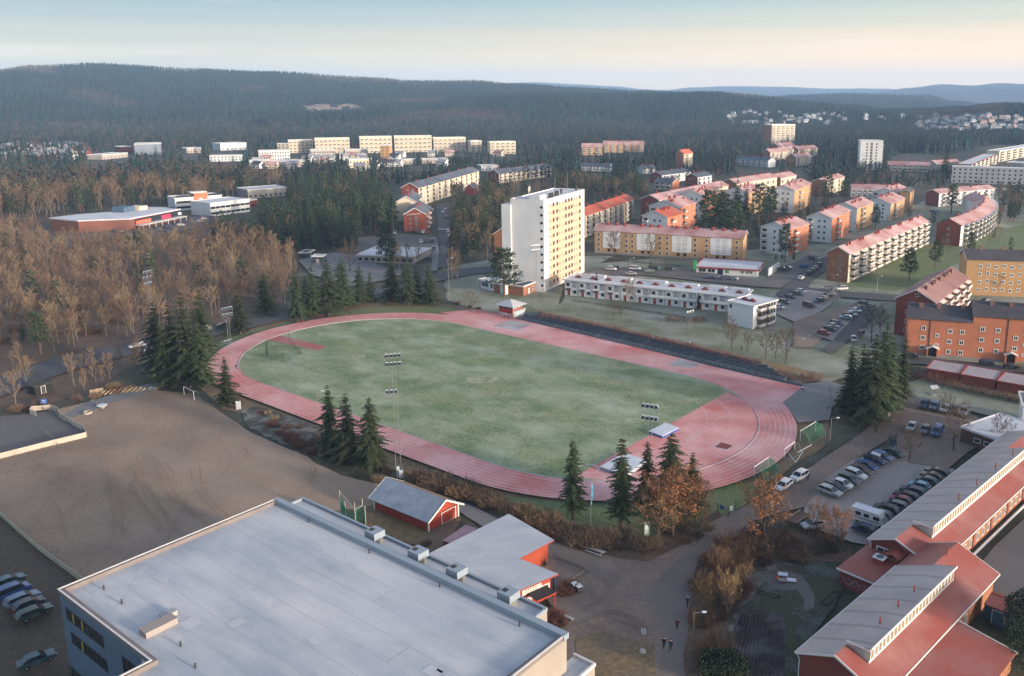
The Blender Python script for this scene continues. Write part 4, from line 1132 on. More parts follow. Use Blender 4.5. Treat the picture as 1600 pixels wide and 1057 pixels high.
mb = MB(); mb.box(4, -.3, 1.2, b.L - .5, -.02, h - .3); b.part('shop_front', mb, mat('mall_glazing', (.03, .035, .045), rough=.2, spec=.5))
for (u0, u1, z0, z1, c, lab) in ((.1, .38, 3.4, 5.6, (.42, .07, .03), 'orange red shop sign'), (.6, .78, 3.6, 5.8, (.5, .03, .06), 'crimson shop sign'), (.94, .999, 4.2, 5.6, (.6, .6, .6), 'white shop sign')):
 mb = MB(); mb.box(b.L * u0, -.6, h * z0 / 7, b.L * u1, -.32, h * z1 / 7)
 nn = 9
 if c[0] < .55 and u0 < .5:
  for k in range(nn): mb.box(b.L * (u0 + (u1 - u0) * (k + .2) / nn), -.66, h * (z0 + .6) / 7, b.L * (u0 + (u1 - u0) * (k + .75) / nn), -.61, h * (z1 - .7) / 7, 1)
 b.part('shop_sign', mb, [mat('sign_%d' % int(u0 * 100), c, emit=(*c, .5)), mat('sign_letters', (.6, .25, .2))], lab)
mb = MB(); mb.box(b.L * .08, -5, 2.6, b.L * .98, -.35, 3.0); 
for k in range(8): mb.box(b.L * (.09 + k * .125), -4.9, 0, b.L * (.09 + k * .125) + .3, -4.6, 2.6)
b.part('canopy', mb, white_trim)
p0 = loc(at_h(194, 334.5, h)); mb = MB(); mb.box(p0[0], p0[1], h + .7, p0[0] + 9, p0[1] + 8, h + 3.6); b.part('rooftop_plant', mb, mat('plant_blue', (.07, .12, .17)))
mb = MB(); mb.box(p0[0] + 10, p0[1] - 2, h + .7, p0[0] + 17, p0[1] + 6, h + 2.9); b.part('rooftop_plant', mb, cream, 'beige rooftop plant box')
b.done()
A, B = G(275, 330), G(348, 324)
b = Bld('office_block', 'three storey white office with an orange brick entrance tower', 'office', A, B, depth=16)
h = HZ(A, 311)
b.flat(h, white_render, roof_white, par=.5)
mb = MB(); mb.box(b.L * .4, -.8, 0, b.L * .68, 8, h + 2.6); b.part('entrance_tower', mb, brick_orange)
mb = MB(); mb.box(b.L * .36, 1, h + 2.62, b.L * .7, 9, h + 3.2); b.part('tower_cap', mb, white_trim)
mb = MB(); mb.box(b.L * .5, -.95, 1, b.L * .57, -.81, h - .5); b.part('stair_glazing', mb, white_trim)
b.windows('f', [b.L * x for x in (.08, .16, .24, .32, .76, .85, .93)], [1.2, 4.6, 8.0], 3.6, 1.5, 'dark'); b.done()
A, B = G(330, 339), G(391, 331)
b = Bld('office_annexe', 'low two storey white annexe with a frosted roof in front of the white office', 'office', A, B, depth=20)
b.flat(8, white_render, roof_white, par=.5); b.windows('f', [b.L * (i + .5) / 8 for i in range(8)], [1.2, 4.6], 3.2, 1.4, 'dark'); b.done()
flat_slab('snowy roofed store in the birch wood beyond the white office', G(388, 311), G(450, 306), 20, 6, grey_render, 1, 8)
flat_slab('small brick store with snowy roof right of the white annexe', G(384, 327), G(402, 324), 16, 5, brick_red, 1, 4)
flat_slab('grey warehouse with a white roof edge, far left', G(211, 242), G(252, 241), 30, HZ(G(211, 242), 226), mat('warehouse_blue', (.2, .23, .28)), 1, 6)
flat_slab('low red shed beside the grey far warehouse', G(189, 240), G(208, 239), 16, 8, brick_red, 1, 4)
flat_slab('long low workshop with a pale sloping roof, far left', G(160, 250), G(200, 246), 20, 5, grey_render, 1, 7)
flat_slab('white roofed depot behind the birch wood', G(292, 240), G(316, 239), 20, 6, grey_render, 1, 5)
flat_slab('white domed hall behind the birch wood', G(345, 236), G(386, 234), 24, 9, white_render, 1, 6)
flat_slab('pale two storey house row in front of the white domed hall', G(328, 253), G(378, 252), 14, 6, white_render, 2, 9)
A, B = at_h(558, 399, 3.2), at_h(645, 402, 3.2)
b = Bld('nursery', 'low grey nursery school with a wide frosted flat roof behind bare birches', 'school', A, B, depth=22)
b.flat(3.2, grey_render, roof_white, par=.4, ov=.5); b.windows('f', [b.L * (i + .5) / 9 for i in range(9)], [.9], 1.8, 1.3, 'dark_split'); b.done()
b = Bld('hut', 'small dark hut with a frosted roof on the west lawn', 'hut', G(488, 413), G(505, 413), depth=5)
b.flat(3.4, mat('hut_dark', (.04, .05, .065)), roof_white, par=.3); b.door('f', b.L * .5, 1, 2, grey_trim); b.done()
b = Bld('hut', 'small leaning shed beside the dark hut on the west lawn', 'hut', G(480, 404), G(492, 399), depth=4)
b.flat(2.4, mat('hut_dark', (.04, .05, .065)), roof_blue, par=.3); b.door('f', b.L * .5, 1, 2, grey_trim); b.done()
A, B = G(751, 451), G(790, 461)
b = Bld('club_house', 'low white club house with a frosted mono roof beside a dark pine', 'club house', A, B, C=G(731, 443))
b.D = 12; b.flat(3.6, white_render, roof_white, par=.3, ov=.7); b.windows('f', [1.5, 2.8, 4.1, 7, 9], [1.3], 1.0, 1.5, 'dark')
mb = MB(); mb.box(-.25, -.2, 0, -.01, 12.2, 3.4); b.part('brick_end', mb, brick_brown); b.done()
A, B = G(818, 463), G(835, 456)
b = Bld('tower_annexe', 'low brown annexe with a blue grey roof at the foot of the tower block', 'annexe', A, B, C=G(790, 455))
b.D = 13; b.flat(3.6, brick_brown, roof_blue, par=.4, ov=.4); b.door('f', b.L * .5, 1.1, 2.2, white_trim); b.windows('f', [b.L * .85], [1.3], 1.2, 1.0, 'white'); b.done()
A, B = G(780, 496), G(801, 500)
b = Bld('judges_hut', 'red and white judges hut with a pyramid roof at the end of the stand', 'hut', A, B, depth=5.2)
h = 4.6
mb = MB(); mb.box(0, 0, 0, b.L, b.D, 2.0); b.part('lower_wall', mb, mat('graffiti_wall', (.5, .48, .46), (.42, .09, .07), .8, lo=.5, hi=.55, coord='obj'))
mb = MB(); mb.box(-.02, -.02, 2.0, b.L + .02, b.D + .02, 3.4); b.part('red_band', mb, mat('band_red', (.34, .04, .035)))
mb = MB(); mb.box(0, 0, 3.4, b.L, b.D, h); b.part('upper_wall', mb, mat('hut_brown', (.16, .1, .07)))
b.h = h; b.windows('f', frange(1, b.L - 1, 3), [3.5], 1.2, 1.0, 'dark'); b.windows('r', frange(1, b.D - 1, 3), [3.5], 1.2, 1.0, 'white')
mb = MB(); o = 1.2; L, D = b.L, b.D
mb.add([(-o, -o, h), (L + o, -o, h), (L + o, D + o, h), (-o, D + o, h), (L / 2, D / 2, h + 1.7), (-o, -o, h - .15), (L + o, -o, h - .15), (L + o, D + o, h - .15), (-o, D + o, h - .15)], [(0, 1, 4), (1, 2, 4), (2, 3, 4), (3, 0, 4), (5, 6, 1, 0), (6, 7, 2, 1), (7, 8, 3, 2), (8, 5, 0, 3), (8, 7, 6, 5)])
b.part('roof', mb, mat('roof_zinc', (.45, .45, .46), seam=.8, seamcol=(.3, .3, .31), rough=.6)); b.done()
b = Bld('mural_wall', 'painted concrete wall joining the judges hut and the stand', 'wall', G(801.5, 500), G(822, 494), depth=.5)
mb = MB(); mb.box(0, 0, 0, b.L, .5, 3); b.part('wall_panel', mb, concrete); mb = MB(); mb.box(.6, -.05, .7, b.L - .6, -.004, 2.5); b.part('mural', mb, mat('mural_paint', (.25, .38, .46), (.5, .5, .45), .7, coord='obj'))
hw = mat('hall_panel_beige', (.32, .285, .245), (.28, .25, .22), .3, coord='obj')
hb_ = mat('hall_panel_blue', (.115, .165, .225), (.10, .145, .2), .3, coord='obj')
par_blue = mat('hall_flashing', (.24, .29, .34), rough=.5, spec=.4)
hall_roof = mat('hall_membrane', (.43, .45, .485), (.30, .335, .385), .045, lo=.38, hi=.62, frost=.7, fscale=.09, fcol=(.62, .60, .575), flo=.4, fhi=.62, fine=.05, finescale=5, rough=.75, fstretch=(.35, 1.5, 1), frot=.65)
Hh = 11.0
Wc, Nc = at_h(92, 924, Hh), at_h(440, 785, Hh)
u_ = Vector((math.cos(math.radians(-37.1)), math.sin(math.radians(-37.1))))
b = Bld('sports_hall', 'big grey sports hall with a frosted white membrane roof in the foreground', 'sports hall', Wc, Wc + u_ * 58.7, depth=32.5)
L, D = b.L, b.D
def shell(segs, z0, z1, m, name='wall'):
 mb = MB()
 for (p, q) in segs: mb.add([(*p, z0), (*q, z0), (*q, z1), (*p, z1)], [(0, 1, 2, 3)])
 return b.part(name, mb, m)
NX = 23.8
pl_ = [(0, 0), (NX, 0), (NX, -9), (L, -9), (L, D), (0, D)]
shell([((0, 0), (NX, 0)), ((NX, 0), (NX, -9)), ((NX, -9), (L, -9))], 0, Hh, hb_)
shell([((L, -9), (L, D)), ((L, D), (0, D)), ((0, D), (0, 0))], 0, Hh, hw)
mb = MB(); fillpoly(mb, pl_, Hh - .35); b.part('roof', mb, hall_roof)
def ring_wall(pts, wdt, z0, z1, m, name='parapet'):
 mb = MB(); n = len(pts)
 cs = []
 for i in range(n):
  p0, p1, p2 = Vector(pts[i - 1]), Vector(pts[i]), Vector(pts[(i + 1) % n])
  d1, d2 = (p1 - p0).normalized(), (p2 - p1).normalized()
  n1, n2 = Vector((-d1.y, d1.x)), Vector((-d2.y, d2.x))
  bis = (n1 + n2).normalized(); cs.append(p1 + bis * (wdt / max(.3, bis.dot(n1))))
 for i in range(n):
  j = (i + 1) % n
  a, c, e, f = pts[i], pts[j], cs[j], cs[i]
  mb.add([(*a, z0), (*c, z0), (*e, z0), (*f, z0), (*a, z1), (*c, z1), (*e, z1), (*f, z1)], [(4, 5, 6, 7), (0, 1, 5, 4), (2, 3, 7, 6)])
 return b.part(name, mb, m)
pg = lambda e: [(0 - e, 0 - e), (NX + e, 0 - e), (NX + e, -9 - e), (L + e, -9 - e), (L + e, D + e), (0 - e, D + e)]
ring_wall(pg(.08), .62, Hh - .34, Hh + .28, mat('parapet_brown', (.20, .175, .165), (.16, .14, .135), .4))
mb = MB(); q = .1
mb2 = ring_wall(pg(.14), .22, Hh + .281, Hh + .36, mat('parapet_cap', (.60, .58, .56)), 'parapet_cap')
mb = MB(); mb.box(.4, D - .75, Hh - .33, L + .2, D + .2, Hh + .42); b.part('ridge_upstand', mb, par_blue)
z2 = 9.7; SW = 4.3; S0, S1 = .4, L - 6.6
mb = MB(); mb.box(S0, D + .21, 0, S1, D + SW, z2 - .3); b.part('lean_to_wall', mb, hw)
mb = MB(); mb.box(S0 + .02, D + .22, z2 - .29, S1 - .02, D + SW - .02, z2 - .2); b.part('lean_to_roof', mb, hall_roof)
mb = MB(); mb.box(S0 - .05, D + SW - .3, z2 - .19, S1 + .05, D + SW + .08, z2 + .22); mb.box(S1 - .3, D + .22, z2 - .19, S1 + .05, D + SW - .31, z2 + .22); mb.box(S0 - .05, D + .22, z2 - .19, S0 + .25, D + SW - .31, z2 + .22); b.part('lean_to_parapet', mb, par_blue)
for i, px in enumerate(((596, 843), (664, 874), (725, 901), (804, 939))):
 p = at_h(*px, z2); x = (p - b.A).dot(b.ex); y = D + 2.1
 v = MB(); v.box(x - .75, y - .75, z2 - .2, x + .75, y + .75, z2 + 1.0, 0); v.box(x - 1.1, y - 1.0, z2 + 1.0, x + 1.1, y + 1.0, z2 + 2.0, 1); v.box(x - .9, y - .5, z2 + 2.001, x - .1, y + .3, z2 + 2.01, 2)
 b.part('roof_ventilator', v, [mat('vent_base', (.16, .16, .15)), par_blue, dark_trim])
def ribbon(u0, u1, z0, z1, n, yel=()):
 mb = MB(); mb.add([(u0, -.02, z0), (u1, -.02, z0), (u1, -.02, z1), (u0, -.02, z1)], [(0, 1, 2, 3)], 0)
 o = b.part('window', mb, glass)
 f = MB()
 f.box(u0 - .1, -.08, z0 - .1, u1 + .1, -.001, z0); f.box(u0 - .1, -.08, z1, u1 + .1, -.001, z1 + .1)
 for i in range(n + 1):
  x = u0 + (u1 - u0) * i / n; f.box(x - .05, -.08, z0 + .001, x + .05, -.021, z1 - .001)
 fo = put('frame', f, dark_trim, o)
 for i in yel:
  x = u0 + (u1 - u0) * (i + .5) / n; y_ = MB(); y_.box(x - .16, -.05, z0 + .02, x + .16, -.022, z1 - .02); put('blind', y_, mat('blind_yellow', (.42, .33, .05)), o)
ribbon(1.6, 11.8, 7.7, 9.2, 8, (1, 3)); ribbon(2.2, 12.0, 4.4, 5.9, 8, (2,))
ribbon(16.6, 22.8, 2.2, 8.6, 4)
y_ = MB(); y_.box(17, -.06, 4.2, 22.4, -.023, 4.7); b.part('gallery_rail', y_, mat('blind_yellow', (.42, .33, .05)))
def roofbox(px, w, d, h, m, name, rz=0, label=None):
 p = at_h(*px, Hh); x = (p - b.A).dot(b.ex); y = (p - b.A).dot(b.ey)
 v = MB(); v.box(-w / 2, -d / 2, 0, w / 2, d / 2, h); v.box(-w / 2 - .06, -d / 2 - .06, h, w / 2 + .06, d / 2 + .06, h + .08)
 o = put(name, v, m, b.root, (x, y, Hh - .34), rz); return o
roofbox((248, 979), 3.9, 1.7, .75, [mat('roof_hatch_brown', (.3, .26, .24))], 'roof_hatch', PI / 2)
roofbox((263, 960), 1.8, 1.0, .55, [mat('plant_grey', (.33, .33, .34))], 'cooling_unit', PI / 2)
for px in ((162, 918), (305, 1040), (190, 940), (282, 1006), (482, 813), (577, 861), (687, 914), (812, 975)):
 p = at_h(*px, Hh); x = (p - b.A).dot(b.ex); y = (p - b.A).dot(b.ey)
 v = MB(); v.beam((x, y, Hh - .35), (x, y, Hh + .25), .12, 0, 7); b.part('roof_pipe', v, dark_trim)
mb = MB()
for i in range(9):   # welded seams of the membrane
 y = 2.5 + i * 3.5
 mb.box(.6, y, Hh - .349, L - .8, y + .05, Hh - .335)
r_ = random.Random(4)
for k in range(60):   # cross laps
 i = r_.randrange(9); x = r_.uniform(2, L - 3); y = 2.5 + i * 3.5
 mb.box(x, y + .055, Hh - .349, x + .035, min(y + 3.49, D - .9), Hh - .34)
o = b.part('roof_seam', mb, mat('membrane_seam', (.43, .445, .475)))
for k in range(9):
 x, y, w_, h_ = r_.uniform(4, L - 8), r_.uniform(3, D - 5), r_.uniform(.8, 3.2), r_.uniform(.6, 2.0)
 v = MB(); v.box(x, y, Hh - .3345, x + w_, y + h_, Hh - .325); b.part('roof_patch', v, mat('membrane_patch_%d' % (k % 3), ((.42, .43, .46), (.5, .5, .51), (.36, .375, .41))[k % 3], (.5, .5, .52), .3))
for (x0, y0, ang) in ((5.5, 6.5, .9), (5.5, 6.5, 2.3), (5.5, 6.5, -.7), (5.5, 6.5, -2.2), (26, -2, .4), (26, -2, 2.6)):
 c0 = Vector((x0, y0)); d_ = Vector((math.cos(ang), math.sin(ang))); n_ = Vector((-d_.y, d_.x)); v = MB()
 p_ = [c0 + n_ * .08, c0 - n_ * .08, c0 + d_ * 4.6 - n_ * .5, c0 + d_ * 4.6 + n_ * .5]
 v.add([(*q, Hh - .344) for q in p_], [(0, 1, 2, 3)]); b.part('drain_crease', v, mat('crease_thawed', (.38, .39, .42), (.5, .5, .5), .8))
b.done()
pA = at_h(897, 1024, 6.2)
b = Bld('hall_annexe', 'small flat roofed block at the near corner of the sports hall', 'annexe', pA, pA + Vector((u_.x, u_.y)) * 3.0, depth=1)
bb_ = MB(); bb_.box(0, -8, 0, 3.2, 0, 6.0); b.part('wall', bb_, hw)
bb_ = MB(); bb_.box(-.02, -8, 6.0, 3.25, .05, 6.12); b.part('roof', bb_, hall_roof)
bb_ = MB(); bb_.box(3.0, -8, 6.125, 3.3, .1, 6.5); bb_.box(-.02, -.2, 6.125, 2.99, .1, 6.5); b.part('parapet', bb_, mat('parapet_cap', (.6, .58, .56)))
zr = 3.9
polyA = [(664, 868), (795, 803), (866, 844), (812, 873), (873, 897), (800, 928), (705, 900)]
W_ = [at_h(p[0], p[1], zr) for p in polyA]
o0 = Vector((W_[0].x, W_[0].y, 0))
root = thing('club_room', 'red timber club room with a frosted white roof beside the sports hall', 'club house', o0)
loc2 = [(p.x - o0.x, p.y - o0.y) for p in W_]
red_wood = mat('red_timber', (.33, .05, .03), (.27, .04, .027), .3, fine=.12, finescale=7, coord='obj')
org_wood = mat('orange_timber', (.33, .06, .03), (.28, .052, .027), .3, fine=.12, finescale=7, coord='obj')
cxa = sum(p[0] for p in loc2) / 7; cya = sum(p[1] for p in loc2) / 7
ins = []
n = 7
for i in range(n):
 p0, p1, p2 = Vector(loc2[i - 1]), Vector(loc2[i]), Vector(loc2[(i + 1) % n])
 d1, d2 = (p1 - p0).normalized(), (p2 - p1).normalized(); n1, n2 = Vector((d1.y, -d1.x)), Vector((d2.y, -d2.x))
 bis = (n1 + n2).normalized(); ins.append(p1 + bis * (.75 / max(.4, bis.dot(n1))))
mb = MB(); mb.prism([tuple(p) for p in ins], 0, zr - .25); put('wall', mb, org_wood, root)
mb = MB(); mb.prism(loc2, zr - .24, zr, 1, 0); put('roof', mb, [mat('club_roof', (.46, .47, .50), (.36, .38, .42), .25, frost=.5, fscale=.2, fcol=(.56, .56, .58), seam=.7, seamcol=(.36, .37, .41), rough=.6, stretch=(.4, 1, 1)), chim_red], root)
def wall_fr(p, q): d = (q - p).normalized(); return math.atan2(d.y, d.x), d
p, q = ins[5], ins[4]   # sunny gable with the sign
rz, d = wall_fr(p, q); Lw = (q - p).length
for (t, w_, z, h_) in ((.83, 1.9, 1.8, .8), (.55, 1.3, 1.2, .7), (.42, 1.0, 1.0, .6)):
 c0 = p + d * Lw * t; link('window', win_mesh(w_, h_, 'white_thick'), root, (c0.x, c0.y, z), rz)
mb = MB(); mb.box(-1.75, -.12, 0, 1.75, -.02, 1.1, 0)
for k in range(5): mb.box(-1.2 + k * .45, -.135, .62, -.95 + k * .45, -.121, .82, 1); mb.box(-1.4 + k * .5, -.135, .28, -1.1 + k * .5, -.121, .4, 1)
c0 = p + d * Lw * .5; put('name_board', mb, [mat('board_white', (.6, .55, .48)), dark_trim], root, (c0.x, c0.y, 2.3), rz)
mb = MB(); mb.box(-1.7, -2.6, 2.3, 1.7, -.02, 2.45, 0)
for x in (-1.6, 1.5): mb.box(x, -2.5, 0, x + .14, -2.36, 2.3, 1)
mb.box(-1.75, -2.7, 2.25, 1.75, -2.61, 2.5, 1)
c0 = p + d * Lw * .62; put('porch', mb, [dark_trim, red_wood], root, (c0.x, c0.y, 0), rz)
mb = MB()
for k in range(2): mb.box(ins[4].x + .35, ins[4].y - .2 + .0, 0, ins[4].x + .5, ins[4].y - .05, zr - .26)
put('corner_post', mb, red_wood, root)
for t in (.3, .7):
 p2, q2 = ins[2], ins[3]; rz2, d2 = wall_fr(p2, q2)
 c0 = ins[3] + (ins[2] - ins[3]) * t
 mb = MB()
 mb.add([(-1.2, -1.3, 1.6), (0, -1.3, 2.4), (1.2, -1.3, 1.6), (-1.2, 0, 1.6), (0, 0, 2.4), (1.2, 0, 1.6)], [(0, 1, 4, 3), (1, 2, 5, 4)], 0)
 mb.box(-1.1, -1.25, 0, -1.0, -.02, 1.6, 1); mb.box(1.0, -1.25, 0, 1.1, -.02, 1.6, 1)
 mb.add([(-1.25, -1.36, 1.55), (0, -1.36, 2.38), (1.25, -1.36, 1.55), (-1.25, -1.36, 1.72), (0, -1.36, 2.55), (1.25, -1.36, 1.72)], [(0, 1, 4, 3), (1, 2, 5, 4), (3, 4, 1, 0), (4, 5, 2, 1)], 2)
 put('door_hood', mb, [dark_trim, red_wood, white_trim], root, (c0.x, c0.y, 0), math.atan2(-(ins[2] - ins[3]).normalized().y, -(ins[2] - ins[3]).normalized().x))
A, B = G(586, 797), G(670, 832)
b = Bld('red_shed', 'red timber shed with white corner boards and a grey sheet roof by the running track', 'shed', A, B, depth=7.2)
h, rise, ov = 2.7, 2.1, .8; L, D = b.L, b.D; yr = D / 2
mb = MB(); vs = [(0, 0, 0), (L, 0, 0), (L, D, 0), (0, D, 0), (0, 0, h), (L, 0, h), (L, D, h), (0, D, h), (0, yr, h + rise), (L, yr, h + rise)]
mb.add(vs, [(0, 1, 5, 4), (2, 3, 7, 6), (1, 2, 6, 9, 5), (3, 0, 4, 8, 7)]); b.part('wall', mb, red_wood)
k = rise / yr
for sgn, m_, nm in ((0, mat('shed_roof_frosted', (.25, .29, .35), (.19, .225, .28), .5, frost=.5, fscale=.35, fcol=(.42, .46, .52), seam=.5, seamcol=(.17, .2, .25), rough=.55, spec=.4), None), (1, mat('shed_roof_thawed', (.20, .145, .095), (.16, .12, .085), .4, seam=.5, seamcol=(.12, .09, .07)), 'brown thawed roof slope')):
 y0 = -ov if not sgn else D + ov; z0 = h - ov * k
 a = [(-ov, y0, z0), (L + ov, y0, z0), (L + ov, yr, h + rise), (-ov, yr, h + rise)]; c2 = [(p[0], p[1], p[2] + .12) for p in a]
 fs = [(4, 5, 6, 7), (3, 2, 1, 0), (0, 1, 5, 4), (0, 4, 7, 3), (1, 2, 6, 5)]
 r = MB(); r.add(a + c2, [f[::-1] for f in fs] if sgn else fs); b.part('roof', r, m_, nm)
for x in (-ov - .06, L + ov):
 for y0 in (-ov, D + ov):
  z0 = h - ov * k; t = MB()
  p4 = [(x, y0, z0 - .18), (x + .06, y0, z0 - .18), (x + .06, yr, h + rise - .18), (x, yr, h + rise - .18)]; q4 = [(a[0], a[1], a[2] + .34) for a in p4]
  t.add(p4 + q4, [(4, 5, 6, 7), (3, 2, 1, 0), (0, 3, 7, 4), (1, 5, 6, 2), (0, 4, 5, 1)]); b.part('barge_board', t, white_trim)
for (x, y) in ((0, 0), (L, 0), (L, D), (0, D)):
 t = MB(); t.box(x - .14, y - .14, 0, x + .14, y + .14, h - .1); b.part('corner_board', t, white_trim)
dr = MB(); dr.box(L + .01, D * .42, .1, L + .07, D * .92, 2.35, 0); dr.box(L + .072, D * .42, .1, L + .1, D * .92, .22, 1); dr.box(L + .072, D * .42, 2.23, L + .1, D * .92, 2.35, 1); dr.box(L + .072, D * .42, .221, L + .1, D * .445, 2.229, 1); dr.box(L + .072, D * .895, .221, L + .1, D * .92, 2.229, 1)
b.part('sliding_door', dr, [red_wood, white_trim])
dr = MB(); dr.box(L + .01, D * .1, 2.4, L + .14, D * .95, 2.5); b.part('door_rail', dr, dark_trim)
for i in range(1, 4):
 t = MB(); t.box(L * i / 4 - .05, -.04, 0, L * i / 4 + .05, -.003, h - .3); b.part('wall_batten', t, mat('red_dark', (.2, .03, .022)))
b.done()
A = at_h(692, 845, 2.5); B2 = at_h(746, 822, 2.5)
b = Bld('container', 'dark red shipping container with a frosted pink top between shed and club room', 'container', at_h(692, 845, 2.5), at_h(692, 845, 2.5) + (G(726, 821) - G(692, 844)).normalized() * 6.1, depth=2.4)
mb = MB(); mb.box(0, -2.4, .1, b.L, 0, 2.45); b.part('body', mb, mat('container_red', (.2, .035, .04), seam=.28, seamcol=(.13, .025, .03)))
mb = MB(); mb.box(-.03, -2.43, 2.451, b.L + .03, .03, 2.55); b.part('roof', mb, mat('container_top', (.45, .27, .28), (.38, .22, .23), .5))
mb = MB(); mb.box(-.06, -2.0, .3, -.005, -1.2, 2.3); mb.box(-.06, -1.1, .3, -.005, -.3, 2.3); b.part('door', mb, mat('container_door', (.16, .03, .035)))
thS = math.radians(45.8); aS = Vector((math.cos(thS), math.sin(thS)))
E0 = at_h(1243, 1019, 4.6)
sch_red = mat('school_roof_red', (.265, .066, .05), (.2, .056, .047), .1, lo=.4, hi=.6, frost=.6, fscale=.1, fcol=(.42, .215, .195), flo=.4, fhi=.7, fine=.12, rough=.62, spec=.35, seam=.5, seamcol=(.25, .05, .038))
sch_grey = mat('school_roof_grey', (.42, .35, .315), (.30, .27, .26), .2, lo=.35, hi=.7, frost=.4, fscale=.12, fcol=(.33, .33, .36), fine=.07, seam=4.2, seamcol=(.19, .165, .16), rough=.6)
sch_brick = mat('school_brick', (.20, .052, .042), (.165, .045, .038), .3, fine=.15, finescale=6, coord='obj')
sch_brick2 = mat('school_brick_sunlit_tint', (.30, .135, .07), (.25, .11, .06), .3, fine=.15, finescale=6, coord='obj')  # sun side brick, with the sunlight put into a lighter, warmer colour
def slab(mb, pts, t, m=0):
 n = len(pts); lo = [(p[0], p[1], p[2] - t) for p in pts]
 mb.add(list(pts) + lo, [tuple(range(n)), tuple(range(2 * n - 1, n - 1, -1))] + [(i, i + n, (i + 1) % n + n, (i + 1) % n) for i in range(n)], m)
def wing(b, s0, s1, wl, zl, wr_, zr_, we, ze, c0, c1, wc, zc0, zc1, red_from=None):
 """asymmetric gabled wing with a clerestory monitor; coordinates (s, w) -> local (s, -w)"""
 q = lambda s, w, z: (s, -w, z)
 mb = MB(); i_ = .5
 zi = lambda w: (zl + (zr_ - zl) * (w - wl) / (wr_ - wl)) if w <= wr_ else zr_ + (ze - zr_) * (w - wr_) / (we - wr_)
 prof = [(wl + i_, 0), (we - i_, 0), (we - i_, zi(we - i_) - .2), (wr_, zr_ - .2), (wl + i_, zi(wl + i_) - .2)]
 n = 5; A_ = [q(s0 + i_, w, z) for w, z in prof]; B_ = [q(s1 - i_, w, z) for w, z in prof]
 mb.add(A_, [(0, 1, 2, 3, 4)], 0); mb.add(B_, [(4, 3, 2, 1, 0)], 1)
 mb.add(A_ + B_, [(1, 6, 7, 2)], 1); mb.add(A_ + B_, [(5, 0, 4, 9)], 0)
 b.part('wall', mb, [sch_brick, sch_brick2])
 e = red_from if red_from else s1
 r = MB(); slab(r, [q(e, wl, zl), q(s0, wl, zl), q(s0, wr_, zr_), q(e, wr_, zr_)], .16); b.part('roof', r, sch_grey, 'grey frosted roof slope')
 if red_from:
  r = MB(); slab(r, [q(s1, wl, zl), q(e + .02, wl, zl), q(e + .02, wr_, zr_), q(s1, wr_, zr_)], .16); b.part('roof', r, sch_red)
 r = MB(); slab(r, [q(s0, we, ze), q(s1, we, ze), q(s1, wr_ + .02, zr_ - .005), q(s0, wr_ + .02, zr_ - .005)], .16); b.part('roof', r, sch_red, 'red tiled roof slope')
 r = MB(); slab(r, [q(c1, wr_ + .03, zr_ + .05), q(c0, wr_ + .03, zr_ + .05), q(c0, wc + .25, zc1), q(c1, wc + .25, zc1)], .14); b.part('monitor_roof', r, sch_grey)
 t = MB()
 for s_ in (c0, c1):
  t.add([q(s_ + (.15 if s_ == c0 else -.15), wr_, zr_ - .1), q(s_ + (.15 if s_ == c0 else -.15), wc, zc0 - .1), q(s_ + (.15 if s_ == c0 else -.15), wc, zc1 - .2)], [(0, 1, 2), (2, 1, 0)])
 b.part('monitor_cheek', t, white_trim)
 t = MB(); t.box(c0 + .1, -wc - .05, zc0 - .15, c1 - .1, -wc + .1, zc0 + .35); t.box(c0 + .1, -wc - .08, zc1 - .5, c1 - .1, -wc + .1, zc1 - .18); b.part('clerestory_frame', t, white_trim)
 t = MB(); t.box(c0 - .08, -wc - .36, zc1 - .2, c1 + .08, -wc - .251, zc1 + .1); t.box(c0 - .12, -wc - .25, zc1 - .3, c0 - .005, -wr_, zc1 - .0001 - (zc1 - zr_) * .5); b.part('monitor_fascia', t, white_trim)
 pz0, pz1 = zc0 + .35, zc1 - .5
 n = int((c1 - c0) / 1.06); wme = MB(); wme.box(-.4, -.02, 0, .4, .06, pz1 - pz0); wme.box(-.53, -.06, 0, -.4, .06, pz1 - pz0, 1); wme.box(.4, -.06, 0, .53, .06, pz1 - pz0, 1)
 me = wme.mesh('window', [mat('clerestory_glass', (.30, .25, .17), (.2, .17, .12), .8, rough=.2, spec=.6), white_trim])
 for i in range(n):
  b.add('window', me, (c0 + .3 + (c1 - c0 - .6) * (i + .5) / n, -wc - .01, pz0))
 for s_ in (s0, s1):
  t = MB(); o_ = -.1 if s_ == s0 else .0
  for (w0, z0, w1, z1) in ((wl, zl, wr_, zr_), (wr_, zr_, we, ze)):
   slab(t, [q(s_ + o_ + .1, w0, z0 + .06), q(s_ + o_, w0, z0 + .06), q(s_ + o_, w1, z1 + .06), q(s_ + o_ + .1, w1, z1 + .06)], .3)
  b.part('barge_board', t, white_trim)
 t = MB(); t.beam(q(s0, wl - .12, zl - .1), q(s1 if not red_from else red_from, wl - .12, zl - .1), .1, 0, 6); t.beam(q(s0, we + .12, ze - .1), q(s1, we + .12, ze - .1), .1, 0, 6)
 for s_ in (s0 + .3,): t.beam(q(s_, wl - .1, zl - .2), q(s_, wl + .42, 3.7), .06, 0, 6); t.beam(q(s_, wl + .42, 3.7), q(s_, wl + .42, 0), .06, 0, 6)
 b.part('gutter', t, white_trim)
b = Bld('school_wing', 'near school wing with grey and red roof and a long white clerestory', 'school', E0, E0 + aS * 38, depth=12)
wing(b, 0, 38.2, 0, 4.6, 5.33, 6.8, 11.75, 4.15, 3.0, 29.4, 8.35, 5.55, 7.75, red_from=29.0)
mb = MB(); mb.box(25.0, -.0, 0, 32.6, 7.0, 2.75); b.part('west_wall', mb, sch_brick)
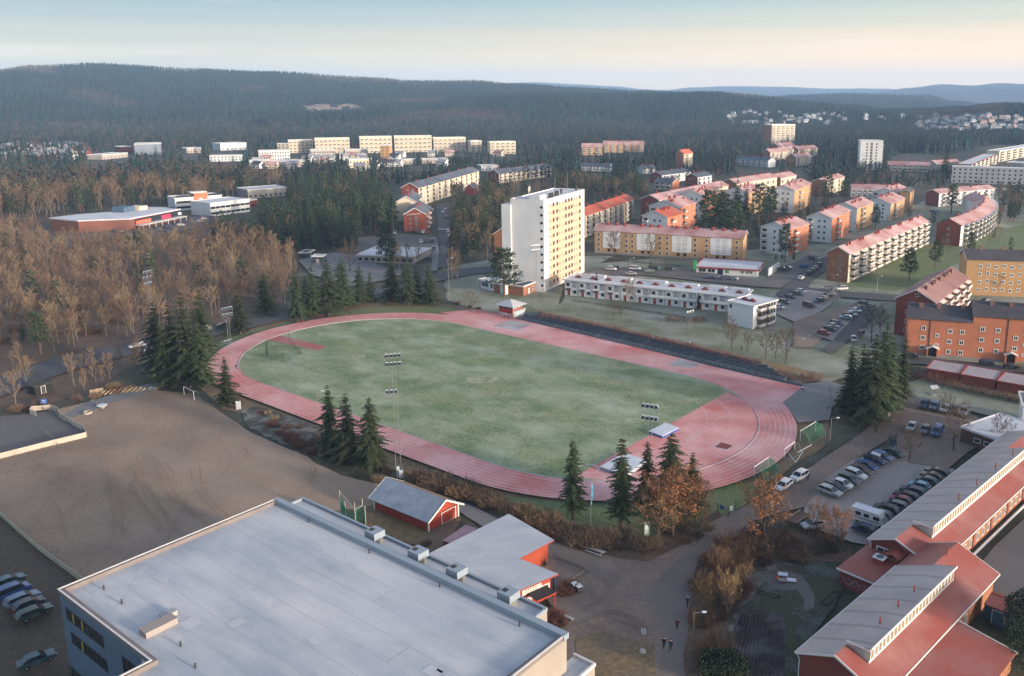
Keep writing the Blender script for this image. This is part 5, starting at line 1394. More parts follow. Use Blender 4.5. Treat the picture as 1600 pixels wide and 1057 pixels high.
mb = MB(); slab(mb, [(37, -1, 3.3), (37, 7.4, 2.95), (24.7, 7.5, 2.95), (24.7, -.3, 3.3)], .2); b.part('west_roof', mb, sch_red)
mb = MB(); mb.box(24.55, -.3, 2.75, 24.69, 7.5, 3.02); b.part('west_fascia', mb, white_trim)
mb = MB(); mb.box(30.0, 2.6, 2.95, 31.4, 4.2, 3.85, 0); mb.box(29.9, 2.5, 3.85, 31.5, 4.3, 4.0, 1); mb.beam((30.7, 3.4, 4.0), (30.7, 3.4, 4.05), .6, 2, 12); b.part('roof_light', mb, [chim_red, white_trim, mat('roof_light_dome', (.05, .09, .12), rough=.2)])
gm_ = MB(); r_ = random.Random(5); prev = None
for k in range(46):
 t = k / 45; yy = 6.4 - 5.2 * t + .35 * math.sin(k * 1.3); zz = 1.25 + .55 * math.sin(k * .95 + 1) * (1 - .3 * t) + .2 * math.sin(k * 2.3)
 if prev: gm_.beam((24.985, *prev), (24.985, yy, zz), .022, 0, 4)
 prev = (yy, zz)
b.part('graffiti', gm_, mat('spray_paint', (.45, .42, .45)))
for s_ in (24.5, 27): link('window', win_mesh(1.3, 1.5, 'white_split'), b.root, (s_, -11.27, .9), 0)
mb = MB(); slab(mb, [(5, -19.6, 2.75), (22.4, -19.6, 2.75), (22.4, -11.9, 3.85), (5, -11.9, 3.85)], .16); b.part('east_roof', mb, sch_red)
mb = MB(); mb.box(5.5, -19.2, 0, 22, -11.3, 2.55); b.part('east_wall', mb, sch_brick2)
mb = MB(); slab(mb, [(22.4, -19.7, 2.82), (22.55, -19.7, 2.82), (22.55, -11.8, 3.94), (22.4, -11.8, 3.94)], .3); b.part('barge_board', mb, white_trim)
for s_ in (9.5, 14.8, 19.8, 33.5):
 w_ = 6.6 if s_ < 30 else 5.6
 v = MB(); v.beam((s_, -w_, 6.4), (s_, -w_, 8.1), .1, 0, 7); b.part('vent_pipe', v, chim_red)
b.done()
b = Bld('covered_walk', 'covered walk with a red roof and blue doors joining the school at right', 'covered walk', E0 + aS * 31.3 + Vector((aS.y, -aS.x)) * 12.3, E0 + aS * 31.3 + Vector((aS.y, -aS.x)) * 24, depth=2.4)
mb = MB(); mb.box(0, 0, 0, b.L, b.D, 2.7); b.part('wall', mb, mat('walk_blue', (.045, .085, .13)))
mb = MB(); slab(mb, [(0, -.3, 2.75), (b.L, -.3, 2.75), (b.L, b.D, 3.3), (0, b.D, 3.3)], .14); b.part('roof', mb, sch_red)
mb = MB(); mb.box(0, b.D, 3.1, b.L, b.D + .2, 3.45); b.part('ridge_cap', mb, mat('ridge_orange', (.42, .1, .05)))
for k in range(3): b.door('f', 2 + k * 2.4, 1.6, 2.1, mat('walk_door', (.06, .12, .19)))
b = Bld('school_wing', 'far school wing with grey roof and clerestory beside the car park', 'school', E0, E0 + aS * 38, depth=12)
wing(b, 33.6, 96, -6.9, 4.6, -2.45, 6.3, 4.0, 3.85, 39.8, 83, .75, 5.15, 7.4)
r_ = MB(); r_.box(33.75, 3.4, .9, 34.05, 5.9, 3.6); 
for k, w0 in ((0, -5.9),):
 link('window', win_mesh(2.6, 1.9, 'white_split_thick'), b.root, (34.08, 4.3, 1.9), -PI / 2)
mb = MB(); mb.box(31.6, .9, 2.0, 34.05, 3.0, 4.0, 0); slab(mb, [(31.4, 1.9, 4.7), (31.4, 3.3, 4.1), (34.1, 3.3, 4.1), (34.1, 1.9, 4.7)], .12, 1); slab(mb, [(31.4, .6, 4.1), (31.4, 1.88, 4.7), (34.1, 1.88, 4.7), (34.1, .6, 4.1)], .12, 1); b.part('timber_bay', mb, [mat('bay_timber', (.2, .075, .04), seam=.3, seamcol=(.14, .05, .03)), sch_red])
for i in range(17):
 s_ = 44.5 + i * 2.4 + (i // 3) * .8
 if s_ > 92: break
 b.add('window', win_mesh(1.1, 1.5, 'white_split'), (s_, -3.52, .8))
 if i % 3 == 2: v = MB(); v.box(s_ + 1.1, -3.62, 0, s_ + 1.7, -3.505, 3.2); b.part('wall_panel', v, sch_brick)
mb = MB(); mb.box(42, -4.7, 0, 95, -4.4, .35); b.part('kerb_wall', mb, white_render)
for s_ in (52, 60, 69, 78): v = MB(); v.beam((s_, -.1, 7), (s_, -.1, 8.4), .1, 0, 7); b.part('vent_pipe', v, chim_red)
b.done()
A = at_h(1502, 667, 3.6); B = at_h(1640, 715, 3.6)
b = Bld('gym', 'low brown timber gym with a frosted white roof behind the far school wing', 'school', A, B, C=at_h(1546, 641, 3.6))
b.flat(3.4, mat('gym_timber', (.11, .06, .045), (.085, .05, .04), .4), roof_white, par=.3, ov=.3, trim=roof_white)
v = MB(); v.box(11, 6, 3.6, 12.6, 7.4, 4.0); b.part('roof_vent', v, chim_red); v = MB(); v.beam((7, 9, 3.6), (7, 9, 4.8), .08, 0, 6); b.part('vent_pipe', v, dark_trim)
b.windows('f', frange(4, b.L - 4, 6), [1.2], 1.6, 1.0, 'white'); b.done()
A = G(1595, 672); 
b = Bld('school_block', 'narrow school block cut by the right edge behind the frosted gym', 'school', A, A + Vector((10, -4)), depth=8)
b.flat(6.0, white_render, roof_blue, par=.5, ov=.5); b.windows('f', [1.5, 4, 7], [1, 3.6], 1.4, 1.4, 'dark'); b.done()
fr = [G(*p) for p in smooth([(806, 500.5), (900, 521), (1000, 546), (1100, 574), (1253, 607)], 4)]
fa, fb = fr[0], fr[-1]; fd = (fb - fa).normalized(); fn = Vector((-fd.y, fd.x)); FL = (fb - fa).length
b = Bld('grandstand', 'long terraced concrete grandstand along the far straight of the track', 'grandstand', fa, fb, depth=8)
rows = 7
mb = MB()
for i in range(rows):
 y0 = .6 + i * .8; z = .75 + i * .3
 mb.box(6 if i > 3 else 1.5, y0, 0, FL - 6 - max(0, i - 2) * 2.2, y0 + .8, z)
b.part('terrace', mb, mat('terrace_dark', (.085, .095, .115), (.06, .068, .085), .5, fine=.2, finescale=3))
mb = MB()
for i in range(rows):
 y0 = .6 + i * .8; z = .75 + i * .3
 mb.box(6 if i > 3 else 1.5, y0 + .02, z + .004, FL - 6 - max(0, i - 2) * 2.2, y0 + .2, z + .03)
b.part('seat_edge', mb, mat('terrace_frost_edge', (.15, .165, .195), (.10, .115, .14), .6))
mb = MB(); mb.box(0, 0, 0, FL, .25, 1.0); b.part('front_wall', mb, mat('stand_wall', (.15, .16, .18), (.11, .12, .135), .3, fine=.2))
mb = MB(); mb.beam((0, .12, 1.55), (FL, .12, 1.55), .035, 0, 5); mb.beam((0, .12, 1.28), (FL, .12, 1.28), .025, 0, 5)
for i in range(int(FL / 2.5)): mb.beam((i * 2.5 + .3, .12, 1.0), (i * 2.5 + .3, .12, 1.55), .03, 0, 4)
b.part('handrail', mb, mat('rail_steel', (.33, .35, .37), rough=.5))
for i in range(9):
 x = 8 + i * (FL - 26) / 9; mb = MB()
 for j in range(rows): mb.box(x, .6 + j * .8, .76 + j * .3, x + 1.1, 1.0 + j * .8, .92 + j * .3)
 b.part('stair_flight', mb, MATS['stand_wall'])
sb_ = MB()
for (y0, z0, y1, z1) in ((6.22, 2.5, 8, 2.55), (8, 2.55, 15, 0)):
 p = [fa + fd * 2 + fn * y0, fa + fd * (FL - 20) + fn * y0, fa + fd * (FL - 16) + fn * y1, fa - fd * 2 + fn * y1]
 sb_.add([(*p[0], z0), (*p[1], z0), (*p[2], z1), (*p[3], z1)], [(0, 1, 2, 3)])
sb_.add([(*(fa + fd * (FL - 20) + fn * 6.22), 2.5), (*(fa + fd * (FL - 2) + fn * 3), .02), (*(fa + fd * (FL + 2) + fn * 14), .02), (*(fa + fd * (FL - 18) + fn * 8), 2.55)], [(0, 1, 2, 3)])
structure('stand_bank', sb_, dry_grass)
lamp_m = mat('lamp_housing', (.62, .64, .66), rough=.4)
mast_m = mat('mast_steel', (.17, .175, .18), rough=.6)
def mast(base, htop, face, label, tiers=((0, 4), (-1.7, 4)), low=None, scale=1.0):
 p = G(*base); z = HZ(p, htop)
 root = thing('floodlight_mast', label, 'floodlight', (p.x, p.y, 0), face, 'floodlight masts of the stadium')
 mb = MB(); w0, w1 = .55, .3
 for s in (-1, 1):
  mb.beam((s * w0, 0, 0), (s * w1, 0, z - 1.8), .06, 0, 4, r2=.045)
 for k in range(int(z / 1.4)):
  t = k * 1.4 / z; t2 = (k + 1) * 1.4 / z; s = 1 if k % 2 else -1
  mb.beam((s * (w0 + (w1 - w0) * t), 0, k * 1.4), (-s * (w0 + (w1 - w0) * t2), 0, (k + 1) * 1.4), .018, 0, 3)
 put('pole', mb, mast_m, root)
 mb = MB()
 for dz, n in tiers:
  hw_ = 1.6
  mb.beam((-hw_, 0, z + dz - .3), (hw_, 0, z + dz - .3), .07, 0, 4)
  mb.beam((-hw_, .4, z + dz - .3), (hw_, .4, z + dz - .3), .05, 0, 4)
 for s in (-1, 1):
  mb.beam((s * 1.6, 0, z - 2.2), (s * 1.6, 0, z), .04, 0, 4); mb.beam((s * w1, 0, z - 4), (s * 1.6, 0, z - 2.1), .04, 0, 4)
 put('lamp_rack', mb, mast_m, root)
 L_ = MB(); L_.add([(-.36, -.55, -.42), (.36, -.55, -.42), (.36, -.18, .28), (-.36, -.18, .28), (-.3, .25, -.1), (.3, .25, -.1), (.3, .2, .38), (-.3, .2, .38)], [(4, 7, 6, 5), (0, 1, 5, 4), (1, 2, 6, 5), (2, 3, 7, 6), (3, 0, 4, 7)], 0)
 L_.add([(-.32, -.54, -.38), (.32, -.54, -.38), (.32, -.2, .24), (-.32, -.2, .24)], [(0, 1, 2, 3)], 1)
 me = L_.mesh('floodlight', [lamp_m, glass])
 for dz, n in tiers:
  for i in range(n): link('floodlight', me, root, (-1.2 + 2.4 * i / (n - 1), -.1, z + dz)).scale = (.8,) * 3
 if low:
  zl_ = HZ(p, low); mb = MB(); mb.beam((-1.6, 0, zl_ - .3), (.6, 0, zl_ - .3), .06, 0, 4); put('low_bracket', mb, mast_m, root)
  for i in range(3): link('floodlight', me, root, (-1.4 + i * .8, -.1, zl_)).scale = (.8,) * 3
 return root
mast((623, 742), 555, .25, 'tall floodlight mast with extra lower lamps behind the red shed', low=611)
mast((1013, 812), 634, 2.75 - PI, 'floodlight mast facing the camera behind the spruces at the near bend', tiers=((0, 4), (-2.2, 4)))
mast((363, 580), 482, .9, 'floodlight mast at the left bend of the track with one low lamp cluster', low=533)
mast((240, 522), 425, 1.2, 'floodlight mast rising out of the bare wood left of the stadium', tiers=((0, 4), (-1.6, 3), (-3.6, 4)))
mast((838, 499), 384, -2.6, 'floodlight mast standing before the white tower block', tiers=((0, 4), (-1.5, 4)))
mast((1077, 543), 487, -2.4, 'floodlight mast in the hedge above the grandstand', tiers=((0, 3),))
def lamp_post(px, top, label, m=steel, arm=1.4, dirx=1):
 p = G(*px); z = HZ(p, top)
 root = thing('street_lamp', label, 'street lamp', (p.x, p.y, 0), 0, 'slim street lamps')
 mb = MB(); mb.beam((0, 0, 0), (0, 0, z), .07, 0, 6, r2=.05); mb.beam((0, 0, z), (dirx * arm, 0, z + .15), .045, 0, 5); put('pole', mb, m, root)
 mb = MB(); mb.box(dirx * arm - .3, -.14, z + .08, dirx * arm + .3, .14, z + .24); put('lamp_head', mb, lamp_m, root)
for a in (((1370, 457), 432, 'street lamp on the lawn edge beside the balcony slab'), ((1399, 440), 410, 'street lamp halfway along the green lawn of the balcony slab'), ((1300, 470), 430, 'street lamp at the junction by the two parked cars'), ((985, 424), 404, 'street lamp on the grass bank below the yellow slab'),
          ((1297, 690), 654, 'street lamp on the gravel road beside the track fence'), ((1083, 1005), 958, 'short street lamp in the scrub beside the asphalt path'), ((702, 470), 404, 'slim lamp post among bare trees west of the tower block'), ((497, 645), 612, 'thin pole on the bank of the near straight')):
 lamp_post(*a)
def fence(px, label, h=1.6, post=mat('fence_post_dark', (.03, .045, .05)), gap=2.5, name='wire_fence', rails=4):
 pts = [G(*p) for p in px]; o = pts[0]
 root = thing(name, label, 'fence', (o.x, o.y, 0))
 tot = 0; me = MB(); me.beam((0, 0, 0), (0, 0, h), .045, 0, 5); me = me.mesh('post', [post])
 wires = MB()
 for a, c in zip(pts, pts[1:]):
  n = max(1, int((c - a).length / gap))
  for i in range(n):
   q = a + (c - a) * (i / n); link('post', me, root, (q.x - o.x, q.y - o.y, 0))
  for k in range(rails):
   z = .15 + (h - .2) * k / (rails - 1); wires.beam((a.x - o.x, a.y - o.y, z), (c.x - o.x, c.y - o.y, z), .012, 0, 3, cap=False)
 put('wire', wires, post, root)
fence([(398, 632), (440, 650), (500, 674), (560, 697)], 'dark wire fence along the track left of the three spruces')
fence([(628, 723), (700, 751), (780, 783), (830, 800), (860, 822)], 'dark wire fence along the track above the red shed')
fence([(865, 846), (905, 862), (950, 868), (975, 850)], 'dark wire fence around the mown corner behind the lone spruce')
fence([(1152, 800), (1205, 772), (1216, 757), (1260, 735), (1300, 712), (1340, 684), (1372, 655)], 'dark wire fence between the gravel road and the goals', h=1.9)
fence([(1290, 700), (1300, 640), (1296, 606), (1278, 600)], 'low wire fence by the end of the grandstand', h=1.3)
fence([(880, 478), (1000, 498), (1130, 520)], 'low dark fence before the terrace gardens', h=1.0)
fence([(1430, 613), (1476, 622)], 'short pole barrier on the frosted green above the parked cars', h=1.2, rails=2, gap=8)
fence([(410, 500), (500, 480), (560, 470), (620, 465), (690, 470), (760, 478)], 'wire fence behind the western row of spruces')
p, q = G(1121, 803), G(1138, 809); root = thing('gate', 'green wire gate with blue and white notices at the stadium entrance', 'gate', (p.x, p.y, 0))
d = q - p
mb = MB()
for (x, y) in ((0, 0), (d.x, d.y), (d.x + 1.7, d.y + 2.6)): mb.beam((x, y, 0), (x, y, 2.2), .07, 0, 5)
put('post', mb, dark_trim, root) if False else None
for (x, y) in ((0, 0), (d.x, d.y), (d.x + 1.7, d.y + 2.6)):
 mm = MB(); mm.beam((x, y, 0), (x, y, 2.2), .07, 0, 5); put('post', mm, dark_trim, root)
rz = math.atan2(d.y, d.x)
mm = MB()
for k in range(9): mm.beam((0, 0, .1 + k * .24), (d.x, d.y, .1 + k * .24), .02, 0, 3); mm.beam((d.x, d.y, .1 + k * .24), (d.x + 1.7, d.y + 2.6, .1 + k * .24), .02, 0, 3)
put('wire_panel', mm, mat('gate_green', (.08, .13, .11)), root)
mm = MB(); mm.box(-.45, -.05, 0, .45, -.02, .7); put('notice', mm, mat('notice_blue', (.05, .12, .3)), root, (d.x * .4, d.y * .4, 1.2), rz)
mm = MB(); mm.box(-.3, -.05, 0, .3, -.02, .9); put('notice', mm, white_trim, root, (d.x + .6, d.y + .9, .9), rz + .9)
plank = mat('barrier_board', (.50, .44, .36), (.42, .37, .31), .8, fine=.1)
def barrier(px, label, h, m=plank, gap=3.0):
 pts = [G(*p) for p in px]; o = pts[0]
 root = thing('board_fence', label, 'fence', (o.x, o.y, 0))
 for a, c in zip(pts, pts[1:]):
  n = max(1, round((c - a).length / gap)); d = (c - a) / n; rz = math.atan2(d.y, d.x)
  for i in range(n):
   q = a + d * i; mb = MB(); l = d.length
   for k in range(5): mb.box(.02, -.03, .12 + k * (h - .12) / 5, l - .02, .03, .12 + (k + .9) * (h - .12) / 5)
   mb.box(.02, -.06, h, l - .02, .06, h + .06)
   put('board_panel', mb, m, root, (q.x - o.x, q.y - o.y, 0), rz)
   pm_ = MB(); pm_.box(-.06, .04, 0, .06, .18, h); put('post', pm_, concrete, root, (q.x - o.x, q.y - o.y, 0), rz)
barrier([(-120, 746), (0, 718), (66, 701), (136, 684), (131, 674), (118, 668), (106, 660), (93, 652), (90, 644), (80, 641), (50, 643), (47, 648), (57, 651)], 'pale board barrier curling round the small tarmac rink at left', 1.25)
barrier([(-90, 745), (-20, 792), (0, 807), (32, 836), (64, 864), (98, 889), (131, 912)], 'low beige board fence between the gravel field and the parked cars', 1.0, mat('fence_beige', (.42, .38, .28), (.35, .32, .25), .6))
white_pole = mat('goal_white', (.68, .68, .68), rough=.5)
net_green = mat('net_green', (.02, .17, .10)); net_dark = mat('net_dark', (.02, .045, .035))
def netgrid(mb, a, b_, c, d, n, m, r=.012, mi=0):
 """net in the quad a b c d"""
 a, b_, c, d = map(Vector, (a, b_, c, d))
 for i in range(n + 1):
  t = i / n; mb.beam(a + (b_ - a) * t, d + (c - d) * t, r, mi, 3, cap=False)
 for j in range(m + 1):
  t = j / m; mb.beam(a + (d - a) * t, b_ + (c - b_) * t, r, mi, 3, cap=False)
def goal(p, rz, label, w=7.3, h=2.44, dep=2.2, net=net_green, solid=0, tip=0, nets=True):
 root = thing('football_goal', label, 'goal', (p.x, p.y, 0), rz, 'football goals')
 root.rotation_euler = (tip, 0, rz)
 mb = MB(); mb.beam((0, 0, 0), (0, 0, h), .07, 0, 6); mb.beam((w, 0, 0), (w, 0, h), .07, 0, 6); mb.beam((-.06, 0, h), (w + .06, 0, h), .075, 0, 6)
 put('goal_frame', mb, white_pole, root)
 mb = MB()
 for x in (0, w): mb.beam((x, 0, .06), (x, dep, .06), .04, 0, 5); mb.beam((x, 0, h), (x, dep * .5, h * .9), .03, 0, 4); mb.beam((x, dep * .5, h * .9), (x, dep, .06), .03, 0, 4)
 mb.beam((0, dep, .06), (w, dep, .06), .04, 0, 5)
 put('back_frame', mb, mat('goal_grey', (.3, .33, .32)), root)
 if nets:
  mb = MB()
  netgrid(mb, (0, dep * .5, h * .9), (w, dep * .5, h * .9), (w, dep, .06), (0, dep, .06), 30, 12, .02)
  netgrid(mb, (0, 0, h), (w, 0, h), (w, dep * .5, h * .9), (0, dep * .5, h * .9), 30, 5, .02)
  for x in (0, w): netgrid(mb, (x, 0, h), (x, dep * .5, h * .9), (x, dep, .06), (x, 0, .06), 7, 10, .02)
  put('net', mb, net, root)
a1, a2 = G(1253, 691), G(1286, 670)
goal(G(1250, 690), math.atan2((a2 - a1).y, (a2 - a1).x) - PI * 0, 'green netted football goal beside the bend, nearest the dark spruces', dep=-2.6)
g1, g2 = G(1178, 746), G(1205, 727)
goal(g1, math.atan2((g2 - g1).y, (g2 - g1).x), 'smaller goal with a slumped green net close to the orange tree', w=6, h=2.2, dep=-2.6)
g1, g2 = G(1225, 716), G(1246, 701)
goal(g1, math.atan2((g2 - g1).y, (g2 - g1).x), 'bare white goal frame tipped over between two netted goals', w=5, h=2.0, dep=-1.6, nets=False)
g1 = G(1243, 712); root = thing('football_goal', 'white goal frame lying flat on the grass by the wire fence', 'goal', (g1.x, g1.y, .05), 0, 'football goals')
mb = MB(); q1 = [(G(*p) - g1) for p in ((1231, 708), (1243, 724), (1255, 711), (1268, 700))]
mb.beam((*q1[0], .1), (*q1[1], .1), .07, 0, 6); mb.beam((*q1[1], .1), (*q1[2], .9), .05, 0, 6); mb.beam((*(G(1246, 711) - g1), .5), (*(G(1268, 699) - g1), .5), .08, 0, 6); put('goal_frame', mb, white_pole, root)
g1, g2 = G(288, 618), G(312, 630)
goal(g1, math.atan2((g2 - g1).y, (g2 - g1).x), 'plain white goal on the gravel field beside the left spruces', w=5.5, h=2.3, dep=1.6, nets=False)
g1 = G(417, 561); root = thing('throwing_cage', 'dark hammer throwing cage with slack nets on the infield', 'throwing cage', (g1.x, g1.y, 0))
cp_ = [G(*p) for p in ((419, 557), (416, 562), (431, 566), (444, 568), (470, 556), (452, 541))]
cp_ = [p - g1 for p in cp_]
for i, p in enumerate(cp_):
 mb = MB(); mb.beam((p.x, p.y, 0), (p.x, p.y, 5.0 if i in (0, 2, 5) else 3.2), .06, 0, 5); put('post', mb, dark_trim, root)
mb = MB()
for a_, c_, h0, h1 in zip(cp_, cp_[1:], (5, 3.2, 5, 3, .8), (3.2, 5, 2.2, .8, 4)): netgrid(mb, (a_.x, a_.y, h0), (c_.x, c_.y, h1), (c_.x, c_.y, .05), (a_.x, a_.y, .05), 12, 8, .015)
put('net', mb, net_dark, root)
mb = MB()
for a_, c_ in zip(cp_[1:5], cp_[2:5]): mb.beam((a_.x, a_.y, .3), (c_.x, c_.y, .3), .22, 0, 6)
put('rolled_net', mb, net_dark, root)
g1 = G(548, 812); root = thing('throwing_cage', 'torn green net cage on poles between the sports hall and the red shed', 'throwing cage', (g1.x, g1.y, 0))
cp_ = [G(*p) - g1 for p in ((533, 808), (541, 817), (556, 823), (568, 820), (572, 827))]
for i, p in enumerate(cp_):
 mb = MB(); mb.beam((p.x, p.y, 0), (p.x, p.y, (5.2, 4.2, 4.6, 5.0, 4.4)[i]), .06, 0, 5); put('post', mb, mat('pole_pale', (.4, .38, .35)), root)
mb = MB()
for (a_, c_, h0, h1) in zip(cp_, cp_[1:], (4.0, 2.8, 3.0, 3.6), (2.8, 3.0, 3.6, 3.0)):
 netgrid(mb, (a_.x, a_.y, h0), (c_.x, c_.y, h1), (c_.x, c_.y, .05), (a_.x, a_.y, .05), 14, 18, .03)
put('net', mb, net_green, root)
mb = MB(); mb.beam((cp_[0].x, cp_[0].y, 5.0), (cp_[2].x, cp_[2].y, 3.2), .05, 0, 4); mb.beam((cp_[2].x, cp_[2].y, 3.2), (cp_[3].x, cp_[3].y, 3.7), .06, 0, 4); put('top_rail', mb, MATS['pole_pale'], root)
def landing(px4, h, label, m_top, m_side, m_skirt=None):
 q4 = [G(*p) for p in px4]; o = q4[0]; root = thing('landing_mat', label, 'mat', (o.x, o.y, 0)); q4 = [p - o for p in q4]
 c = sum(q4, Vector((0, 0))) / 4
 mb = MB(); mb.prism([tuple(p) for p in q4], .05, h); put('cushion', mb, m_side, root)
 mb = MB(); tp = [c + (p - c) * 1.02 for p in q4]; n = 4
 mb.prism([tuple(p) for p in tp], h + .002, h + .14)
 put('cover', mb, m_top, root)
 if m_skirt:
  mb = MB(); mb.prism([tuple(c + (p - c) * 1.12) for p in q4], .06, .3); put('skirt', mb, m_skirt, root)
covm = mat('mat_cover_frosted', (.6, .62, .66), (.48, .52, .58), .6, rough=.6)
blue = mat('mat_blue', (.03, .10, .36), (.025, .08, .28), .6)
landing([(1014, 681), (1035, 689), (1060, 676), (1040, 668)], 1.0, 'blue high jump landing mat with a frosted cover by the floodlight mast', covm, blue, blue)
landing([(938, 738), (978, 752), (1010, 728), (975, 717)], 1.1, 'large pale pole vault mat half hidden behind the spruces', covm, mat('mat_grey', (.33, .37, .42)))
g1 = G(587, 508); root = thing('sand_cover', 'round white cover lying at the top of the infield', 'cover', (g1.x, g1.y, .1))
mb = MB(); mb.beam((0, 0, 0), (0, 0, .35), 2.3, 0, 18, r2=2.1); put('cover_disc', mb, white_render, root); mb = MB(); mb.beam((0, 0, .351), (0, 0, .42), 1.6, 0, 14); put('lid', mb, covm, root)
timber = mat('grey_timber', (.25, .23, .21), (.19, .175, .165), 1, fine=.15); pale_wood = mat('pale_wood', (.42, .32, .2), (.35, .27, .18), 1)
def table(px, rz, label, w=2.6, name='picnic_table', top=mat('table_top', (.33, .34, .37))):
 p = G(*px); r = thing(name, label, 'table', (p.x, p.y, 0), rz)
 mb = MB()
 for k in range(4): mb.box(-w / 2, -.4 + k * .2, .7, w / 2, -.22 + k * .2, .75)
 put('table_top', mb, top, r)
 for s in (-1, 1):
  mb = MB(); mb.box(-w / 2, s * .75 - .13, .42, w / 2, s * .75 + .13, .46); put('bench_seat', mb, top, r)
  mb = MB(); mb.beam((s * w * .36, -.75, 0), (s * w * .36, -.15, .7), .05, 0, 4); mb.beam((s * w * .36, .75, 0), (s * w * .36, .15, .7), .05, 0, 4); mb.beam((s * w * .36, -.8, .4), (s * w * .36, .8, .4), .04, 0, 4); put('leg_frame', mb, timber, r)
table((931, 865), -.62, 'grey picnic table where the shed lane meets the leafy slope', 3.4)
table((240, 610), -.2, 'frosted picnic table at the far edge of the gravel field', 2.4)
def bench(px1, px2, label, h=.5):
 a_, c_ = G(*px1), G(*px2); d = c_ - a_; r = thing('bench', label, 'bench', (a_.x, a_.y, 0), math.atan2(d.y, d.x)); l = d.length
 mb = MB(); mb.box(0, -.25, h, l, -.02, h + .06); mb.box(0, .02, h, l, .25, h + .06); put('seat', mb, mat('bench_frosted', (.38, .37, .36)), r)
 for k in range(4): mb = MB(); x = l * (k + .1) / 3.4; mb.box(x, -.2, 0, x + .1, .2, h); put('leg', mb, timber, r)
bench((864, 959), (896, 973), 'long frosted bench beside the porch of the club room')
bench((1133, 478), (1148, 478), 'white bench on the grass behind the grandstand')
bench((677, 476), (688, 475.5), 'white bench under the western spruces')
def bin_(px, label, m, w=.6, h=1.1):
 p = G(*px); r = thing('wheelie_bin', label, 'bin', (p.x, p.y, 0), .5, 'bins on the schoolyard')
 mb = MB(); mb.add([(-w * .42, -w * .5, .08), (w * .42, -w * .5, .08), (w * .42, w * .5, .08), (-w * .42, w * .5, .08), (-w / 2, -w * .6, h), (w / 2, -w * .6, h), (w / 2, w * .6, h), (-w / 2, w * .6, h)], [(0, 1, 5, 4), (1, 2, 6, 5), (2, 3, 7, 6), (3, 0, 4, 7), (3, 2, 1, 0)]); put('body', mb, m, r)
 mb = MB(); mb.box(-w * .55, -w * .65, h, w * .55, w * .65, h + .08); put('lid', mb, mat('bin_lid', (.5, .52, .56)), r)
 mb = MB(); mb.beam((-.3, w * .45, .1), (.3, w * .45, .1), .1, 0, 8); put('wheel', mb, dark_trim, r)
bin_((898, 924), 'blue wheelie bin with a frosted lid, left of the pair on the schoolyard', mat('bin_blue', (.04, .05, .13)), .8, 1.25)
bin_((904, 927), 'dark wheelie bin with a frosted lid, right of the pair on the schoolyard', mat('bin_dark', (.04, .045, .05)), .8, 1.25)
bin_((1254, 612), 'black litter bin at the end corner of the track', mat('bin_dark', (.04, .045, .05)), .5, 1.0)
def cabinet(px, label, w, h, m=mat('cabinet_grey', (.42, .44, .45))):
 p = G(*px); r = thing('utility_cabinet', label, 'cabinet', (p.x, p.y, 0), .3)
 mb = MB(); mb.box(-w / 2, -.25, 0, w / 2, .25, h); put('body', mb, m, r)
 mb = MB(); mb.box(-w / 2 - .04, -.29, h, w / 2 + .04, .29, h + .07); put('roof', mb, covm, r)
 mb = MB(); mb.box(-w * .4, -.28, .15, w * .4, -.251, h - .1); put('door', mb, mat('cabinet_door', (.36, .38, .39)), r)
cabinet((622.5, 746), 'tall grey cabinet at the foot of the mast behind the red shed', .55, 2.2)
cabinet((627, 747), 'short wide grey cabinet at the foot of the mast behind the red shed', .8, 1.5)
cabinet((373, 640), 'pale grey cabinet below the small spruce at the left bend', 1.1, 2.0)
cabinet((1077, 544), 'dark post box cabinet at the mast in the hedge', .6, 2.0, mat('cabinet_dark', (.1, .1, .1)))
p = G(160, 639); r = thing('reel_table', 'round white reel table on the gravel near the old rink', 'table', (p.x, p.y, 0))
mb = MB(); mb.beam((0, 0, .85), (0, 0, .95), 1.15, 0, 18); put('table_top', mb, white_render, r); mb = MB(); mb.beam((0, 0, 0), (0, 0, .85), .55, 0, 12); put('drum', mb, timber, r)
p = G(137, 647); r = thing('concrete_ring', 'pale concrete ring beside the reel table', 'ring', (p.x, p.y, 0)); mb = MB()
for i in range(12):
 t0, t1 = 2 * PI * i / 12, 2 * PI * (i + 1) / 12
 for (ra, rb_, za, zb) in ((1, 1, 0, .6), (.8, .8, .6, 0), (1, .8, .6, .6)):
  mb.add([(ra * math.cos(t0), ra * math.sin(t0), za), (ra * math.cos(t1), ra * math.sin(t1), za), (rb_ * math.cos(t1), rb_ * math.sin(t1), zb), (rb_ * math.cos(t0), rb_ * math.sin(t0), zb)], [(0, 1, 2, 3)])
put('ring', mb, mat('ring_concrete', (.36, .32, .27)), r)
tag(r, None, 'ring')
for i, (px, rz, lab) in enumerate((((147, 618), .4, 'leaning wooden pallet on the left of the timber pile'), ((156, 616), .2, 'upright wooden pallet on the right of the timber pile'), ((147, 627), .1, 'low wooden pallet lying before the timber pile'))):
 p = G(*px); r = thing('pallet', lab, 'pallet', (p.x, p.y, 0), rz); mb = MB()
 tilt = (1.2, 1.35, 0)[i]
 for k in range(7): mb.box(-.9, -.7 + k * .22, .1, .9, -.55 + k * .22, .14)
 o = put('deck', mb, pale_wood, r); o.rotation_euler = (tilt, 0, 0); o.location = (0, 0, .7 if tilt else 0)
 mb = MB()
 for x in (-.85, 0, .75): mb.box(x, -.7, 0, x + .1, .78, .1)
 o = put('bearer', mb, timber, r); o.rotation_euler = (tilt, 0, 0); o.location = (0, 0, .7 if tilt else 0)
r_ = random.Random(3)
p = G(190, 614); r = thing('log_pile', 'heap of pale sawn logs along the far edge of the gravel field', 'log pile', (p.x, p.y, 0)); 
